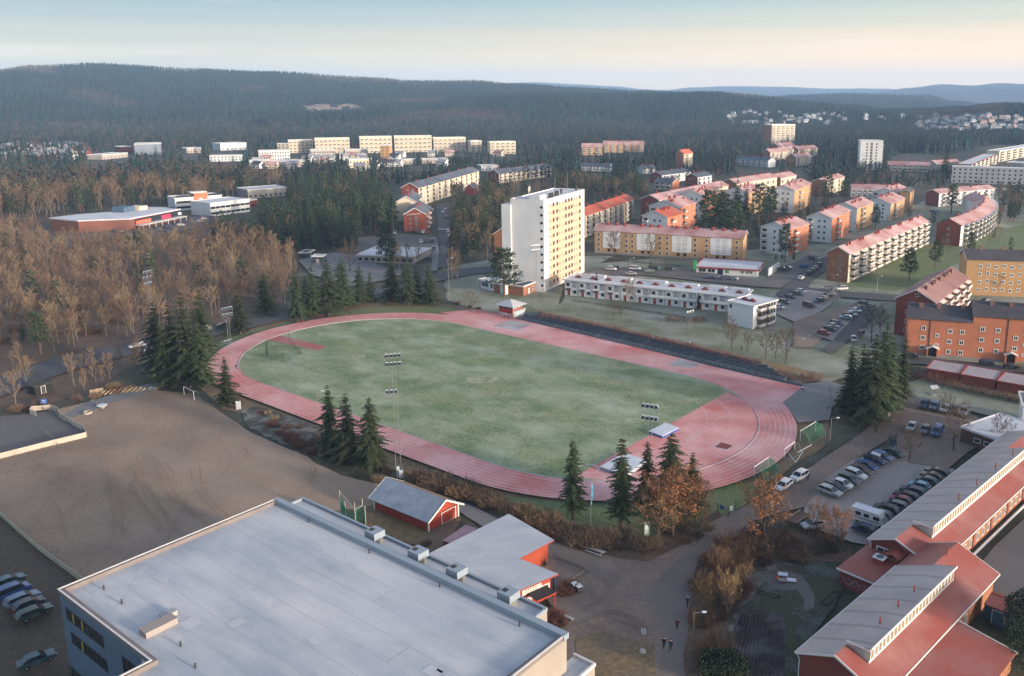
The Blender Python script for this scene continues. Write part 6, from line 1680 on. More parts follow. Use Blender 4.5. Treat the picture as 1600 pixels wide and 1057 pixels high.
for k in range(26):
 x = -4.5 + k * .38; z = .2 + .28 * (k % 3); mb = MB(); mb.beam((x, r_.uniform(-.9, -.4) + x * .33, z), (x + r_.uniform(-.2, .2), r_.uniform(.4, .9) + x * .33, z), .19, 0, 7); put('log', mb, pale_wood, r)
p = G(70, 638); r = thing('info_sign', 'small blue information sign behind the old rink', 'sign', (p.x, p.y, 0)); mb = MB(); mb.beam((0, 0, 0), (0, 0, 2.0), .05, 0, 5); put('post', mb, steel, r); mb = MB(); mb.box(-.75, -.05, 1.2, .75, -.01, 2.3, 0); mb.box(-.4, -.06, 1.9, .4, -.051, 2.05, 1); mb.box(-.5, -.06, 1.5, .5, -.051, 1.6, 1); put('sign_board', mb, [mat('sign_blue', (.03, .12, .42)), white_trim], r)
p = G(57, 617); b = Bld('hut', 'low black shelter in the wood behind the old rink', 'hut', G(56, 619), G(83, 611), depth=3.5)
b.flat(2.3, mat('hut_black', (.015, .017, .016)), mat('hut_mossy', (.05, .05, .035)), par=.2, trim=dark_trim); b.door('f', 2, 1, 1.9, dark_trim)
p = G(1011, 846); r = thing('info_sign', 'tall weathered green and white notice column under the orange tree', 'sign', (p.x, p.y, 0), .4); mb = MB(); mb.box(-.55, -.06, .6, .55, .06, 3.6, 0); mb.box(-.45, -.075, 2.2, .45, -.061, 3.4, 1); put('sign_board', mb, [mat('notice_green', (.2, .26, .23), (.3, .33, .3), 1), mat('notice_pale', (.42, .45, .42), (.3, .34, .32), 1.5)], r); mb = MB(); mb.box(-.5, -.04, 0, -.4, .04, .6); mb.box(.4, -.04, 0, .5, .04, .6); put('leg', mb, timber, r)
p = G(923, 838); z = HZ(p, 754); r = thing('flagpole', 'white flagpole with a furled light blue flag beside the lone spruce', 'flagpole', (p.x, p.y, 0)); mb = MB(); mb.beam((0, 0, 0), (0, 0, z), .045, 0, 6, r2=.025); put('pole', mb, steel, r)
mb = MB()
for k in range(8): mb.add([(.05, 0, z - .2 - k * .5), (.05 + .45 * (1 - abs(k - 3) / 6), .1 * math.sin(k * 2), z - .25 - k * .5), (.05 + .45 * (1 - abs(k - 2) / 6), .1 * math.sin(k * 2 + 2), z - .7 - k * .5), (.05, 0, z - .7 - k * .5)], [(0, 1, 2, 3), (3, 2, 1, 0)])
put('flag', mb, mat('flag_blue', (.10, .33, .5)), r)
p = G(1457, 618); r = thing('wooden_shelter', 'small wooden well house on the frosted green in front of the garages', 'shelter', (p.x, p.y, 0), .4); mb = MB()
for (x, y) in ((-.7, -.5), (.7, -.5), (.7, .5), (-.7, .5)): mb.beam((x, y, 0), (x * .4, y * .4, 2.1), .07, 0, 4)
put('frame', mb, timber, r); mb = MB(); mb.add([(-1.2, -.9, 2.0), (1.2, -.9, 2.0), (1.2, 0, 2.7), (-1.2, 0, 2.7), (1.2, .9, 2.0), (-1.2, .9, 2.0)], [(0, 1, 2, 3), (3, 2, 4, 5), (3, 2, 1, 0), (5, 4, 2, 3)]); put('roof', mb, covm, r); mb = MB(); mb.box(-1.0, -.8, 0, 1.0, .8, .45); put('base', mb, concrete, r)
def bed(px4, label):
 q4 = [G(*p) for p in px4]; o = q4[0]; r = thing('raised_bed', label, 'garden bed', (o.x, o.y, 0), 0, 'raised garden beds'); q4 = [p - o for p in q4]; c = sum(q4, Vector((0, 0))) / 4
 mb = MB()
 for i in range(4):
  a_, c_ = q4[i], q4[(i + 1) % 4]; a2, c2 = c + (a_ - c) * .9, c + (c_ - c) * .9
  mb.add([(*a_, 0), (*c_, 0), (*c2, 0), (*a2, 0), (*a_, .4), (*c_, .4), (*c2, .4), (*a2, .4)], [(4, 5, 6, 7), (0, 1, 5, 4), (2, 3, 7, 6), (7, 6, 5, 4), (4, 5, 1, 0), (6, 7, 3, 2)])
 put('frame', mb, mat('bed_timber', (.24, .21, .18)), r)
 mb = MB(); mb.prism([tuple(c + (p - c) * .89) for p in q4], .05, .3); put('soil', mb, plot_soil, r)
bed([(1185, 930), (1188, 926), (1219, 935), (1216, 940)], 'narrow raised bed beside the play asphalt')
bed([(1281, 946), (1304, 927), (1314, 931), (1291, 951)], 'dark raised bed along the school wall')
for i, (px, rz, lab, m_) in enumerate((((1223, 903), -.2, 'white topped play table at the back of the asphalt loop', covm), ((1222, 912), -.2, 'grey play bench in the middle of the asphalt loop', timber), ((1236, 912), -.2, 'small white crate table at the right of the asphalt loop', covm))):
 p = G(*px); r = thing('play_table', lab, 'table', (p.x, p.y, 0), rz); mb = MB(); mb.box(-.75, -.45, .55, .75, .45, .68); put('table_top', mb, m_, r)
 for (x, y) in ((-.6, -.35), (.6, -.35), (.6, .35), (-.6, .35)): mb = MB(); mb.box(x - .06, y - .06, 0, x + .06, y + .06, .55); put('leg', mb, timber, r)
p = G(1215, 909); r = thing('play_spinner', 'small bright orange play figure on the asphalt loop', 'toy', (p.x, p.y, 0)); mb = MB(); mb.beam((0, 0, .5), (0, 0, 1.0), .3, 0, 10, r2=.12); put('body', mb, mat('toy_orange', (.6, .12, .02)), r); mb = MB(); mb.beam((0, 0, 0), (0, 0, .5), .08, 0, 6); put('stem', mb, mat('toy_red', (.4, .03, .03)), r)
for i, (px, lab) in enumerate((((1004, 1021), 'pale rock at the edge of the asphalt path'), ((1003, 999), 'pale pair of planks on the yard')),):
 p = G(*px)
 if i == 0:
  r = tag(put('boulder', MB(), mat('rock_pale', (.36, .34, .32))), lab, 'rock'); r.location = (p.x, p.y, 0)
  import bmesh as _bm
  bm_ = _bm.new(); _bm.ops.create_icosphere(bm_, subdivisions=2, radius=.5)
  for v in bm_.verts: v.co *= 1 + .25 * noise.noise(v.co * 2.1); v.co.z = v.co.z * .8 + .25
  bm_.to_mesh(r.data); bm_.free()
 else:
  for s in (0, 1):
   o = MB(); o.box(s * .35, 0, 0, s * .35 + .2, 1.4, .08); tag(put('plank', o, mat('plank_pale', (.4, .4, .4)), None, (p.x, p.y, LAYER[0] + .01)), ['left', 'right'][s] + ' one of two short pale planks on the yard', 'plank')
tyre_m = mat('tyre', (.012, .012, .013), rough=.9); rim_m = mat('rim', (.3, .3, .31), rough=.4, metal=.6)
head_m = mat('headlight', (.6, .62, .62), rough=.15, spec=.7); tail_m = mat('tail_light', (.25, .01, .01), rough=.2)
carglass = mat('car_glass', (.012, .015, .02), rough=.08, spec=.7)
PAINT = {}
def paint(name):
 C_ = {'white': (.58, .59, .6), 'silver': (.34, .35, .36), 'grey': (.12, .125, .13), 'dark': (.028, .03, .034), 'black': (.012, .012, .014), 'blue': (.03, .07, .2), 'navy': (.02, .032, .075), 'teal': (.025, .07, .085),
          'green': (.02, .045, .035), 'red': (.22, .02, .025), 'maroon': (.1, .015, .02), 'brown': (.09, .06, .05), 'light blue': (.14, .3, .38), 'steel blue': (.10, .16, .24), 'wine': (.2, .045, .06), 'cream': (.55, .45, .28)}[name]
 return mat('paint_' + name.replace(' ', '_'), C_, tuple(min(1, c * .7 + .09) for c in C_), .9, lo=.5, hi=.75, rough=.34, spec=.42, coord='obj')
STY = {  # stations: x, z bottom, z belt, half width, z roof (None = no cabin), roof half width
 'hatch': dict(L=4.1, st=[(-2.05, .42, .62, .70, None), (-1.95, .3, .8, .82, None), (-1.25, .25, .9, .88, .92), (-.45, .25, .93, .89, 1.40), (.3, .25, .93, .89, 1.47), (1.2, .25, .95, .88, 1.42), (1.75, .28, .97, .84, 1.1), (2.02, .35, .9, .78, None), (2.06, .45, .7, .74, None)]),
 'estate': dict(L=4.7, st=[(-2.35, .42, .62, .72, None), (-2.25, .3, .78, .86, None), (-1.3, .25, .9, .91, .92), (-.5, .25, .93, .92, 1.40), (.3, .25, .93, .92, 1.48), (1.7, .25, .96, .9, 1.44), (2.15, .28, .98, .86, 1.15), (2.33, .35, .9, .82, None), (2.36, .45, .7, .78, None)]),
 'sedan': dict(L=4.6, st=[(-2.3, .42, .62, .72, None), (-2.2, .3, .76, .85, None), (-1.2, .25, .88, .9, .9), (-.45, .25, .92, .91, 1.37), (.35, .25, .92, .91, 1.44), (1.0, .25, .95, .9, 1.36), (1.65, .27, .98, .87, 1.0), (2.2, .33, .92, .82, None), (2.31, .45, .7, .76, None)]),
 'suv': dict(L=4.6, st=[(-2.3, .48, .72, .74, None), (-2.2, .35, .92, .88, None), (-1.3, .3, 1.05, .93, 1.07), (-.6, .3, 1.08, .94, 1.6), (.3, .3, 1.08, .94, 1.7), (1.6, .3, 1.1, .92, 1.66), (2.05, .33, 1.12, .88, 1.3), (2.25, .4, 1.0, .84, None), (2.3, .5, .8, .8, None)]),
 'van': dict(L=4.9, st=[(-2.45, .45, .75, .76, None), (-2.35, .32, 1.0, .9, None), (-1.75, .28, 1.1, .94, 1.14), (-1.0, .28, 1.15, .95, 1.8), (.3, .28, 1.15, .95, 1.92), (1.9, .28, 1.15, .95, 1.9), (2.35, .3, 1.15, .93, 1.75), (2.44, .4, 1.0, .9, None), (2.46, .5, .8, .88, None)]),
}
CARME = {}
def car_meshes(sty):
 if sty in CARME: return CARME[sty]
 st = STY[sty]['st']; body = MB(); gl = MB()
 secs = []
 for (x, zb, zt, hw, zr) in st:
  secs.append([(x, -hw * .9, zb), (x, -hw, zb + (zt - zb) * .4), (x, -hw * .97, zt), (x, hw * .97, zt), (x, hw, zb + (zt - zb) * .4), (x, hw * .9, zb)])
 n = len(secs)
 for i in range(n - 1):
  a, c = secs[i], secs[i + 1]
  body.add(a + c, [(0, 6, 7, 1), (1, 7, 8, 2), (2, 8, 9, 3), (3, 9, 10, 4), (4, 10, 11, 5), (5, 11, 6, 0)])
 body.add(secs[0], [(0, 1, 2, 3, 4, 5)]); body.add(secs[-1], [(5, 4, 3, 2, 1, 0)])
 cab = [s for s in st if s[4]]
 prev = None
 for (x, zb, zt, hw, zr) in cab:
  k = .78 if zr > zt + .3 else .9
  cur = [(x, -hw * .93, zt - .01), (x, -hw * k, zr), (x, hw * k, zr), (x, hw * .93, zt - .01)]
  if prev: gl.add(prev + cur, [(0, 4, 5, 1), (1, 5, 6, 2), (2, 6, 7, 3)])
  prev = cur
 hi = [(x, hw * .79, zr) for (x, zb, zt, hw, zr) in cab if zr > zt + .3]
 for (x0, w0, z0), (x1, w1, z1) in zip(hi, hi[1:]):
  body.add([(x0 + .05, -w0, z0 + .012), (x1 + .05, -w1, z1 + .012), (x1 + .05, w1, z1 + .012), (x0 + .05, w0, z0 + .012), (x0 + .05, -w0 - .02, z0 - .06), (x1 + .05, -w1 - .02, z1 - .06), (x1 + .05, w1 + .02, z1 - .06), (x0 + .05, w0 + .02, z0 - .06)], [(0, 3, 2, 1), (0, 1, 5, 4), (2, 3, 7, 6), (1, 2, 6, 5), (3, 0, 4, 7)])
 for (x, zb, zt, hw, zr), (x2, _, zt2, hw2, zr2) in zip(cab, cab[1:]):
  for s in (-1, 1):
   if zr2 > zt2 + .3 and zr <= zt + .3 or zr > zt + .3 and zr2 <= zt2 + .4:
    body.beam((x, s * hw * .92, max(zt, zr if zr > zt + .3 else zt)) if zr <= zt + .3 else (x, s * hw * .8, zr), (x2, s * hw2 * .8, zr2) if zr2 > zt2 + .3 else (x2, s * hw2 * .91, zt2 + .05), .05, 0, 4)
 midx = (hi[0][0] + hi[-1][0]) / 2
 for s in (-1, 1): body.beam((midx, s * .87, .95), (midx, s * .71, hi[1][2] - .03), .05, 0, 4)
 w = MB(); w.beam((0, -.1, 0), (0, .1, 0), .32, 0, 12); rm = MB(); rm.beam((0, -.112, 0), (0, .112, 0), .19, 0, 8)
 L = STY[sty]['L']
 hl = MB(); hl.box(-.06, -.19, -.07, .14, .19, .08); tl = MB(); tl.box(-.1, -.14, -.12, .06, .14, .14)
 CARME[sty] = (body, gl.mesh('car_windows', [carglass]), w.mesh('wheel', [tyre_m]), hl.mesh('headlight', [head_m]), tl.mesh('tail_light', [tail_m]), rm.mesh('rim', [rim_m]))
 return CARME[sty]
BODY = {}
def car(px, d, col, sty, label, group, small=False, z=None):
 """px: image point under the car's middle, d: image vector towards its front"""
 c = G(*px); f = G(px[0] + d[0], px[1] + d[1]) - c; rz = math.atan2(f.y, f.x) + PI     # mesh front is -x
 body, gl, w, hl, tl, rm = car_meshes(sty)
 key = (sty, col)
 if key not in BODY: BODY[key] = body.mesh('car_body', [paint(col)])
 r = thing('parked_car', label, 'car', (c.x, c.y, (LAYER[0] + .02)), rz, group)
 link('body', BODY[key], r); link('windows', gl, r)
 if small: return
 L = STY[sty]['L']; st = STY[sty]['st']
 for x in (-L * .31, L * .29):
  for s in (-1, 1): link('rim', rm, link('wheel', w, r, (x, s * .8, .32)))
 for s in (-1, 1):
  link('headlight', hl, r, (st[1][0] - .02, s * .6, st[1][2] - .12)); link('tail_light', tl, r, (st[-2][0] + .0, s * .66, st[-2][2] - .12))
 return r
g = 'cars in the school car park, row by the gravel road'
R1 = (36, 13)
for px, col, sty, lab in (((1296, 777), 'silver', 'estate', 'frosted silver car nearest the orange trees in the row by the gravel road'), ((1304, 771), 'dark', 'estate', 'dark car second in the near end of the row by the gravel road'),
  ((1315, 766), 'white', 'hatch', 'white car tucked against the dark one in the row by the gravel road'), ((1326, 759.5), 'grey', 'suv', 'frosted grey car between two white cars in the row by the gravel road'), ((1335.5, 751.5), 'white', 'suv', 'white car with dark roof hatch in the row by the gravel road'),
  ((1345, 744), 'brown', 'estate', 'brownish silver car beside the bright blue one in the school row'), ((1353.5, 736.5), 'blue', 'sedan', 'bright blue saloon in the row by the gravel road'), ((1367, 728.5), 'navy', 'suv', 'navy car carrying a long roof box'),
  ((1378, 722), 'steel blue', 'estate', 'frosted steel blue estate next to the roof box car'), ((1395.5, 716.5), 'green', 'estate', 'dark green estate at the far end of the row by the gravel road')):
 r = car(px, R1, col, sty, lab, g)
 if 'roof box' in lab and col == 'navy':
  mb = MB(); mb.box(-.9, -.4, 1.75, .9, .4, 2.1); put('roof_box', mb, covm, r)
car((1394, 702), (-2, 24), 'black', 'suv', 'black car parked square to the row beside a bare young tree', g)
g = 'cars in the school car park, row against the far school wing'
R2 = (-34, -10)
for px, col, sty, lab in (((1463, 747), 'dark', 'estate', 'dark car at the far end of the row against the school wing'), ((1456, 754), 'black', 'sedan', 'black car second from the far end of the row against the school wing'), ((1448, 761), 'teal', 'hatch', 'dark teal car in the row against the school wing'),
  ((1436, 769), 'light blue', 'hatch', 'pale frosted car in the row against the school wing'), ((1425, 777), 'navy', 'estate', 'navy estate above the pale bonneted car against the school wing'), ((1415, 785), 'black', 'estate', 'black car with a white frosted bonnet just above the red one'),
  ((1407, 792), 'wine', 'hatch', 'frosted wine red car in the row against the school wing'), ((1397.5, 799.5), 'grey', 'estate', 'grey car between the wine red and the black car'), ((1383, 807), 'black', 'suv', 'large black car next to the white motorhome'), ((1376, 815), 'grey', 'hatch', 'grey car squeezed between the motorhome and the large black car'), ((1349, 837), 'navy', 'hatch', 'dark blue car in front of the motorhome under the orange tree')):
 car(px, R2, col, sty, lab, g)
c = G(1357, 823); f = G(1390, 834) - c; r = thing('motorhome', 'white motorhome with a band of side windows in the school car park', 'motorhome', (c.x, c.y, LAYER[0] + .02), math.atan2(f.y, f.x))
mb = MB(); mb.box(-3.1, -1.15, .4, 2.3, 1.15, 2.75); mb.add([(2.3, -1.1, .45), (3.6, -1.0, .5), (3.6, 1.0, .5), (2.3, 1.1, .45), (2.3, -1.1, 2.7), (2.6, -1.05, 1.95), (2.6, 1.05, 1.95), (2.3, 1.1, 2.7), (3.55, -.95, 1.15), (3.55, .95, 1.15)], [(0, 1, 8, 5, 4), (2, 3, 7, 6, 9), (1, 2, 9, 8), (8, 9, 6, 5), (5, 6, 7, 4)]); put('body', mb, mat('motorhome_white', (.6, .6, .58)), r)
mb = MB(); mb.box(-3.15, -1.2, 2.76, 2.35, 1.2, 2.85); put('roof', mb, covm, r)
for x, w_ in ((-2.3, 1.1), (-.6, 1.0), (1.2, 1.2)):
 for s in (-1, 1): mb = MB(); mb.box(x, s * 1.16 - .015, 1.5, x + w_, s * 1.16 + .015, 2.2); put('window', mb, carglass, r)
mb = MB(); mb.add([(2.65, -.95, 1.9), (3.5, -.88, 1.2), (3.5, .88, 1.2), (2.65, .95, 1.9)], [(0, 1, 2, 3)]); mb.v = [(x + .03, y, z + .03) for x, y, z in mb.v]; put('windscreen', mb, carglass, r); r.scale = (.92,) * 3
for x in (-1.9, 2.6):
 for s in (-1, 1): o = link('wheel', car_meshes('van')[2], r, (x, s * 1.0, .34))
mb = MB(); mb.box(-3.11, -1.17, .95, 2.3, -1.151, 1.2); put('stripe', mb, mat('stripe_grey', (.2, .21, .22)), r)
g = 'cars along the gravel road and in the upper yard'
for px, d, col, sty, lab in (((1249, 754), (-26, 14), 'white', 'suv', 'white car stopped on the gravel road with a person at its side'), ((1224, 768), (-20, 14), 'white', 'estate', 'white car half hidden by the orange tree at the gravel road'),
  ((1388, 647), (-18, 30), 'dark', 'estate', 'dark car under the spruces, further up the gravel road'), ((1381, 659), (-18, 30), 'silver', 'estate', 'frosted car under the spruces, nearer one on the gravel road'),
  ((1444, 639), (-12, 15), 'navy', 'estate', 'navy car at the left end of the upper yard row'), ((1460, 642), (-12, 15), 'steel blue', 'estate', 'steel blue estate second in the upper yard row'), ((1476, 646), (-12, 15), 'white', 'hatch', 'white car third in the upper yard row'), ((1491, 648), (-12, 15), 'brown', 'hatch', 'brownish car behind the bare tree in the upper yard row'), ((1506, 651), (-12, 15), 'silver', 'suv', 'silver car at the right end of the upper yard row'),
  ((1424, 675), (-12, 15), 'silver', 'hatch', 'frosted silver car left of three in the middle of the upper yard'), ((1445, 679.5), (-12, 15), 'grey', 'hatch', 'grey car in the middle of three in the upper yard'), ((1464, 683), (-12, 15), 'blue', 'van', 'blue van right of three in the middle of the upper yard'),
  ((1271, 830), (-26, 4), 'silver', 'sedan', 'frosted silver car alone beneath the young orange trees')):
 car(px, d, col, sty, lab, g)
c = G(1247, 820); f = G(1262, 810) - c; r = thing('trailer', 'rusty flat trailer beside the lone frosted car', 'trailer', (c.x, c.y, LAYER[0]), math.atan2(f.y, f.x)); mb = MB(); mb.box(-2.4, -1, .6, 2.4, 1, .75); put('deck', mb, mat('rusty_deck', (.16, .09, .06), (.1, .07, .055), 1), r); mb = MB(); mb.box(-2.4, -1.04, .76, 2.4, -.95, 1.1); mb.box(-2.4, .95, .76, 2.4, 1.04, 1.1); put('side_board', mb, timber, r)
for x in (-.6, .6):
 for s in (-1, 1): link('wheel', car_meshes('hatch')[2], r, (x, s * .8, .33))
g = 'cars in the tenants car park'
d1 = (22, 5)
for px, d, col, sty, lab in (((1251.5, 460), d1, 'white', 'hatch', 'white car at the top of the left row in the tenants car park'), ((1246, 463.5), d1, 'green', 'sedan', 'dark green car below the white one in the left tenants row'), ((1235, 469), d1, 'navy', 'sedan', 'dark blue saloon in the left tenants row'), ((1225.5, 477), d1, 'grey', 'estate', 'grey car near the end block in the left tenants row'), ((1217, 485), d1, 'white', 'hatch', 'white car almost hidden by the balconies of the end block'),
  ((1298, 465), (-22, 4), 'silver', 'estate', 'silver car at the top of the middle tenants row'), ((1292, 467), (-22, 4), 'navy', 'estate', 'dark car overlapping the silver one in the middle tenants row'), ((1287, 471.5), (-22, 4), 'silver', 'hatch', 'pale car third in the middle tenants row'), ((1280, 475), (-22, 4), 'teal', 'estate', 'dark teal estate at the bottom of the middle tenants row'), ((1264, 483), (24, 5), 'brown', 'van', 'brown van standing alone in the tenants car park'),
  ((1292, 455), (-24, 0), 'grey', 'sedan', 'dark grey car on the street below the brick gable'), ((1315, 456), (-24, 1), 'white', 'suv', 'white off-roader on the street below the brick gable'),
  ((1351, 479.5), (24, 5), 'green', 'estate', 'dark green estate at the top of the right tenants row'), ((1343, 487), (20, 6), 'navy', 'hatch', 'dark car behind the frost covered one in the right tenants row'), ((1337, 490), (20, 6), 'white', 'sedan', 'completely frosted white car in the right tenants row'), ((1330, 496), (20, 5), 'white', 'hatch', 'white car just above the pale blue one'), ((1325, 498.5), (20, 5), 'dark', 'hatch', 'dark car squeezed behind the pale blue one'), ((1321, 502), (-22, -2), 'light blue', 'hatch', 'pale blue car in the right tenants row'),
  ((1307, 511), (20, 5), 'navy', 'estate', 'dark blue estate in the lower half of the right tenants row'), ((1302, 515), (20, 5), 'silver', 'hatch', 'silver car behind the dark one in the lower right tenants row'), ((1297, 519.5), (20, 5), 'dark', 'sedan', 'dark saloon next to the red car'), ((1287, 526), (20, 4), 'red', 'hatch', 'red car at the bottom of the right tenants row'),
  ((1333.5, 536), (3, 14), 'silver', 'hatch', 'silver car in the tenants street beside the spruce clump'), ((1344, 527), (-14, 10), 'maroon', 'sedan', 'maroon car in the tenants street under the bare tree'),
  ((1424, 563), (18, 2), 'black', 'hatch', 'black car at the left corner of the orange block'), ((1541, 573), (20, 2), 'navy', 'hatch', 'dark blue car in front of the orange block'), ((1539, 476), (-22, 3), 'navy', 'estate', 'dark car between the red slab and the ochre block'), ((1580, 580), (20, 2), 'black', 'sedan', 'black car behind the garages near the right edge')):
 car(px, d, col, sty, lab, g)
g = 'cars in the streets around the corner shop'
for px, d, col, sty, lab in (((1251.5, 439), (14, -8), 'white', 'sedan', 'white car driving down the street from the balcony slab'), ((1264.5, 431), (12, -8), 'navy', 'hatch', 'dark car lowest in the street row by the brick gable'), ((1270.5, 427), (12, -8), 'grey', 'hatch', 'grey car second in the street row by the brick gable'), ((1275, 423), (12, -8), 'silver', 'hatch', 'silver car third in the street row by the brick gable'), ((1281, 418.5), (12, -8), 'dark', 'suv', 'dark car topmost in the street row by the brick gable'), ((1269, 407.5), (16, 3), 'black', 'sedan', 'black car at the bend above the street row'),
  ((1223, 425), (16, 1), 'black', 'sedan', 'black car beside the white screen wall'), ((1231, 423.5), (16, 1), 'teal', 'hatch', 'teal car beside the black one at the screen wall'), ((955, 425), (22, 2), 'white', 'suv', 'white car at the left end of the shop car park'), ((963, 423), (20, 2), 'dark', 'hatch', 'dark car behind the white one in the shop car park'), ((992, 424.5), (24, 2), 'white', 'van', 'white van in the shop car park'), ((1014, 427.5), (20, -1), 'grey', 'sedan', 'grey car in front of the green one in the shop car park'), ((1022, 424), (20, 2), 'green', 'van', 'dark green van in the shop car park'), ((1046, 424.5), (20, 3), 'dark', 'hatch', 'dark car beside the bushes left of the shop'), ((986, 432), (20, 1), 'silver', 'sedan', 'silver car just behind the terrace roof'),
  ((1110, 437), (22, 1), 'steel blue', 'sedan', 'steel blue car in front of the corner shop'), ((1126, 439), (-20, 0), 'navy', 'estate', 'dark blue estate in front of the corner shop'), ((1145, 439.5), (22, 3), 'silver', 'estate', 'silver estate in front of the corner shop')):
 car(px, d, col, sty, lab, g)
g = 'cars on the north road'
for px, d, col, lab in (((692, 334), (3, -10), 'white', 'white car at the left kerb of the north road, upper one'), ((696, 329), (3, -10), 'silver', 'silver car high up the north road'), ((697, 343), (3, -10), 'maroon', 'dark red car at the right kerb of the north road'), ((701, 365.5), (2, -10), 'white', 'white car just below the road crossing'), ((702, 371.5), (2, -10), 'silver', 'silver car second below the road crossing'), ((653.6, 366), (0, 10), 'grey', 'grey car under the red brick gable'), ((661, 366), (0, 10), 'white', 'white car under the red brick gable'), ((668.6, 366), (0, 10), 'red', 'red car under the red brick gable'), ((617, 367.5), (0, 10), 'silver', 'silver car alone left of the red brick gable'), ((673, 330), (14, 2), 'white', 'white car parked before the white balcony slab'), ((675, 380), (1, 9), 'dark', 'dark car beside the north pavement, upper one'), ((678, 392.5), (1, 9), 'navy', 'dark blue car beside the north pavement, lower one'), ((658, 381), (1, 9), 'silver', 'silver car under bare trees by the nursery roof'), ((665, 380.5), (1, 9), 'grey', 'grey car under bare trees by the north pavement')):
 car(px, d, col, 'hatch', lab, g, small=True)
g = 'cars by the shopping hall'
for i, (px, d) in enumerate((((181, 364.5), (10, 1)), ((188, 365), (10, 1)), ((253, 364), (12, -1)), ((283, 355), (12, -1)), ((302, 351), (12, -2)), ((311, 349), (12, -2)), ((318, 345), (12, -2)), ((262, 359), (12, -2)))):
 car(px, d, ('grey', 'silver', 'teal', 'white', 'steel blue', 'silver', 'white', 'navy')[i], 'hatch', ('grey car at the left brick corner of the shopping hall', 'silver car at the left brick corner of the shopping hall', 'teal car below the shop canopy', 'white car at the right end of the shop canopy', 'steel blue car in the middle of the far shopping car park', 'silver car in the far shopping car park', 'white car furthest right in the far shopping car park', 'navy car beside the shop canopy')[i], g, small=True)
g = 'cars on the forest road'
for px, d, col, sty, lab in (((215, 546.5), (-24, 4), 'silver', 'estate', 'silver car on the forest road left of the dark spruces'), ((234, 553), (-10, 8), 'white', 'hatch', 'white car half hidden by the left spruces'), ((319, 520.5), (-22, 5), 'white', 'estate', 'white car on the forest road seen between spruces'), ((349, 514), (-18, 2), 'green', 'hatch', 'dark green car on the forest road by the mast')):
 car(px, d, col, sty, lab, g)
g = 'cars in the dark corner beside the sports hall'
D0 = (60, -25)
for px, col, sty, lab in (((14, 921), 'teal', 'estate', 'dark teal car, topmost in the corner lot beside the sports hall'), ((20, 938), 'blue', 'van', 'bright blue van in the corner lot beside the sports hall'), ((36, 948), 'steel blue', 'estate', 'frosted dark estate below the blue van'), ((46, 957), 'dark', 'hatch', 'dark hatchback wedged between two cars in the corner lot'), ((55, 970), 'green', 'estate', 'dark green estate, lowest of the cluster beside the sports hall'), ((58, 1044), 'teal', 'sedan', 'teal saloon alone at the bottom left corner')):
 car(px, D0, col, sty, lab, g)
for px, lab, col in (((1450, 329), 'cream car in the small lot above the pine', 'cream'), ((1457, 333.5), 'blue car in the small lot above the pine', 'blue'), ((1464, 334), 'pale blue car in the small lot above the pine', 'light blue')):
 car(px, (10, 0), col, 'hatch', lab, 'cars in the small lot before the crescent', small=True)
p = G(1256, 420); r = thing('skip', 'blue rubbish skip beside the street lawn', 'skip', (p.x, p.y, 0), .3); mb = MB(); mb.add([(-1.2, -.8, 0), (1.2, -.8, 0), (1.2, .8, 0), (-1.2, .8, 0), (-1.8, -.9, 1.5), (1.8, -.9, 1.5), (1.8, .9, 1.5), (-1.8, .9, 1.5)], [(0, 1, 5, 4), (1, 2, 6, 5), (2, 3, 7, 6), (3, 0, 4, 7), (4, 5, 6, 7)]); put('body', mb, mat('skip_blue', (.03, .09, .25)), r); mb = MB(); mb.box(-1.9, -.97, 1.4, 1.9, -.9, 1.55); mb.box(-1.9, .9, 1.4, 1.9, .97, 1.55); put('rim', mb, dark_trim, r)
for i, (x, y) in enumerate(((1256, 535), (1264, 530), (1273, 524), (1281, 517), (1288, 512), (1295, 507), (1304, 502), (1311, 496), (1317, 490), (1325, 484), (1330, 480), (1337, 475))):
 p = G(x, y); o = MB(); o.beam((0, 0, 0), (0, 0, .8), .07, 0, 6); o.beam((0, 0, .8), (0, 0, 1.25), .1, 1, 6)
 tag(put('bollard', o, [dark_trim, white_trim], None, (p.x, p.y, 0)), 'white topped post in the line along the tenants car park', 'bollard', 'white topped posts along the tenants car park')
for i in range(8):
 p = G(1279 + i * 4.5, 489 - i * 3.2); o = MB(); o.box(-.6, -.35, 0, .6, .35, .5)
 tag(put('kerb_stone', o, mat('kerb_stone', (.42, .36, .3)), None, (p.x, p.y, 0), .6), 'pale stone block in the line below the middle tenants row', 'kerb stone', 'pale stone blocks in the tenants car park')
skin_m = mat('skin', (.45, .27, .19)); 
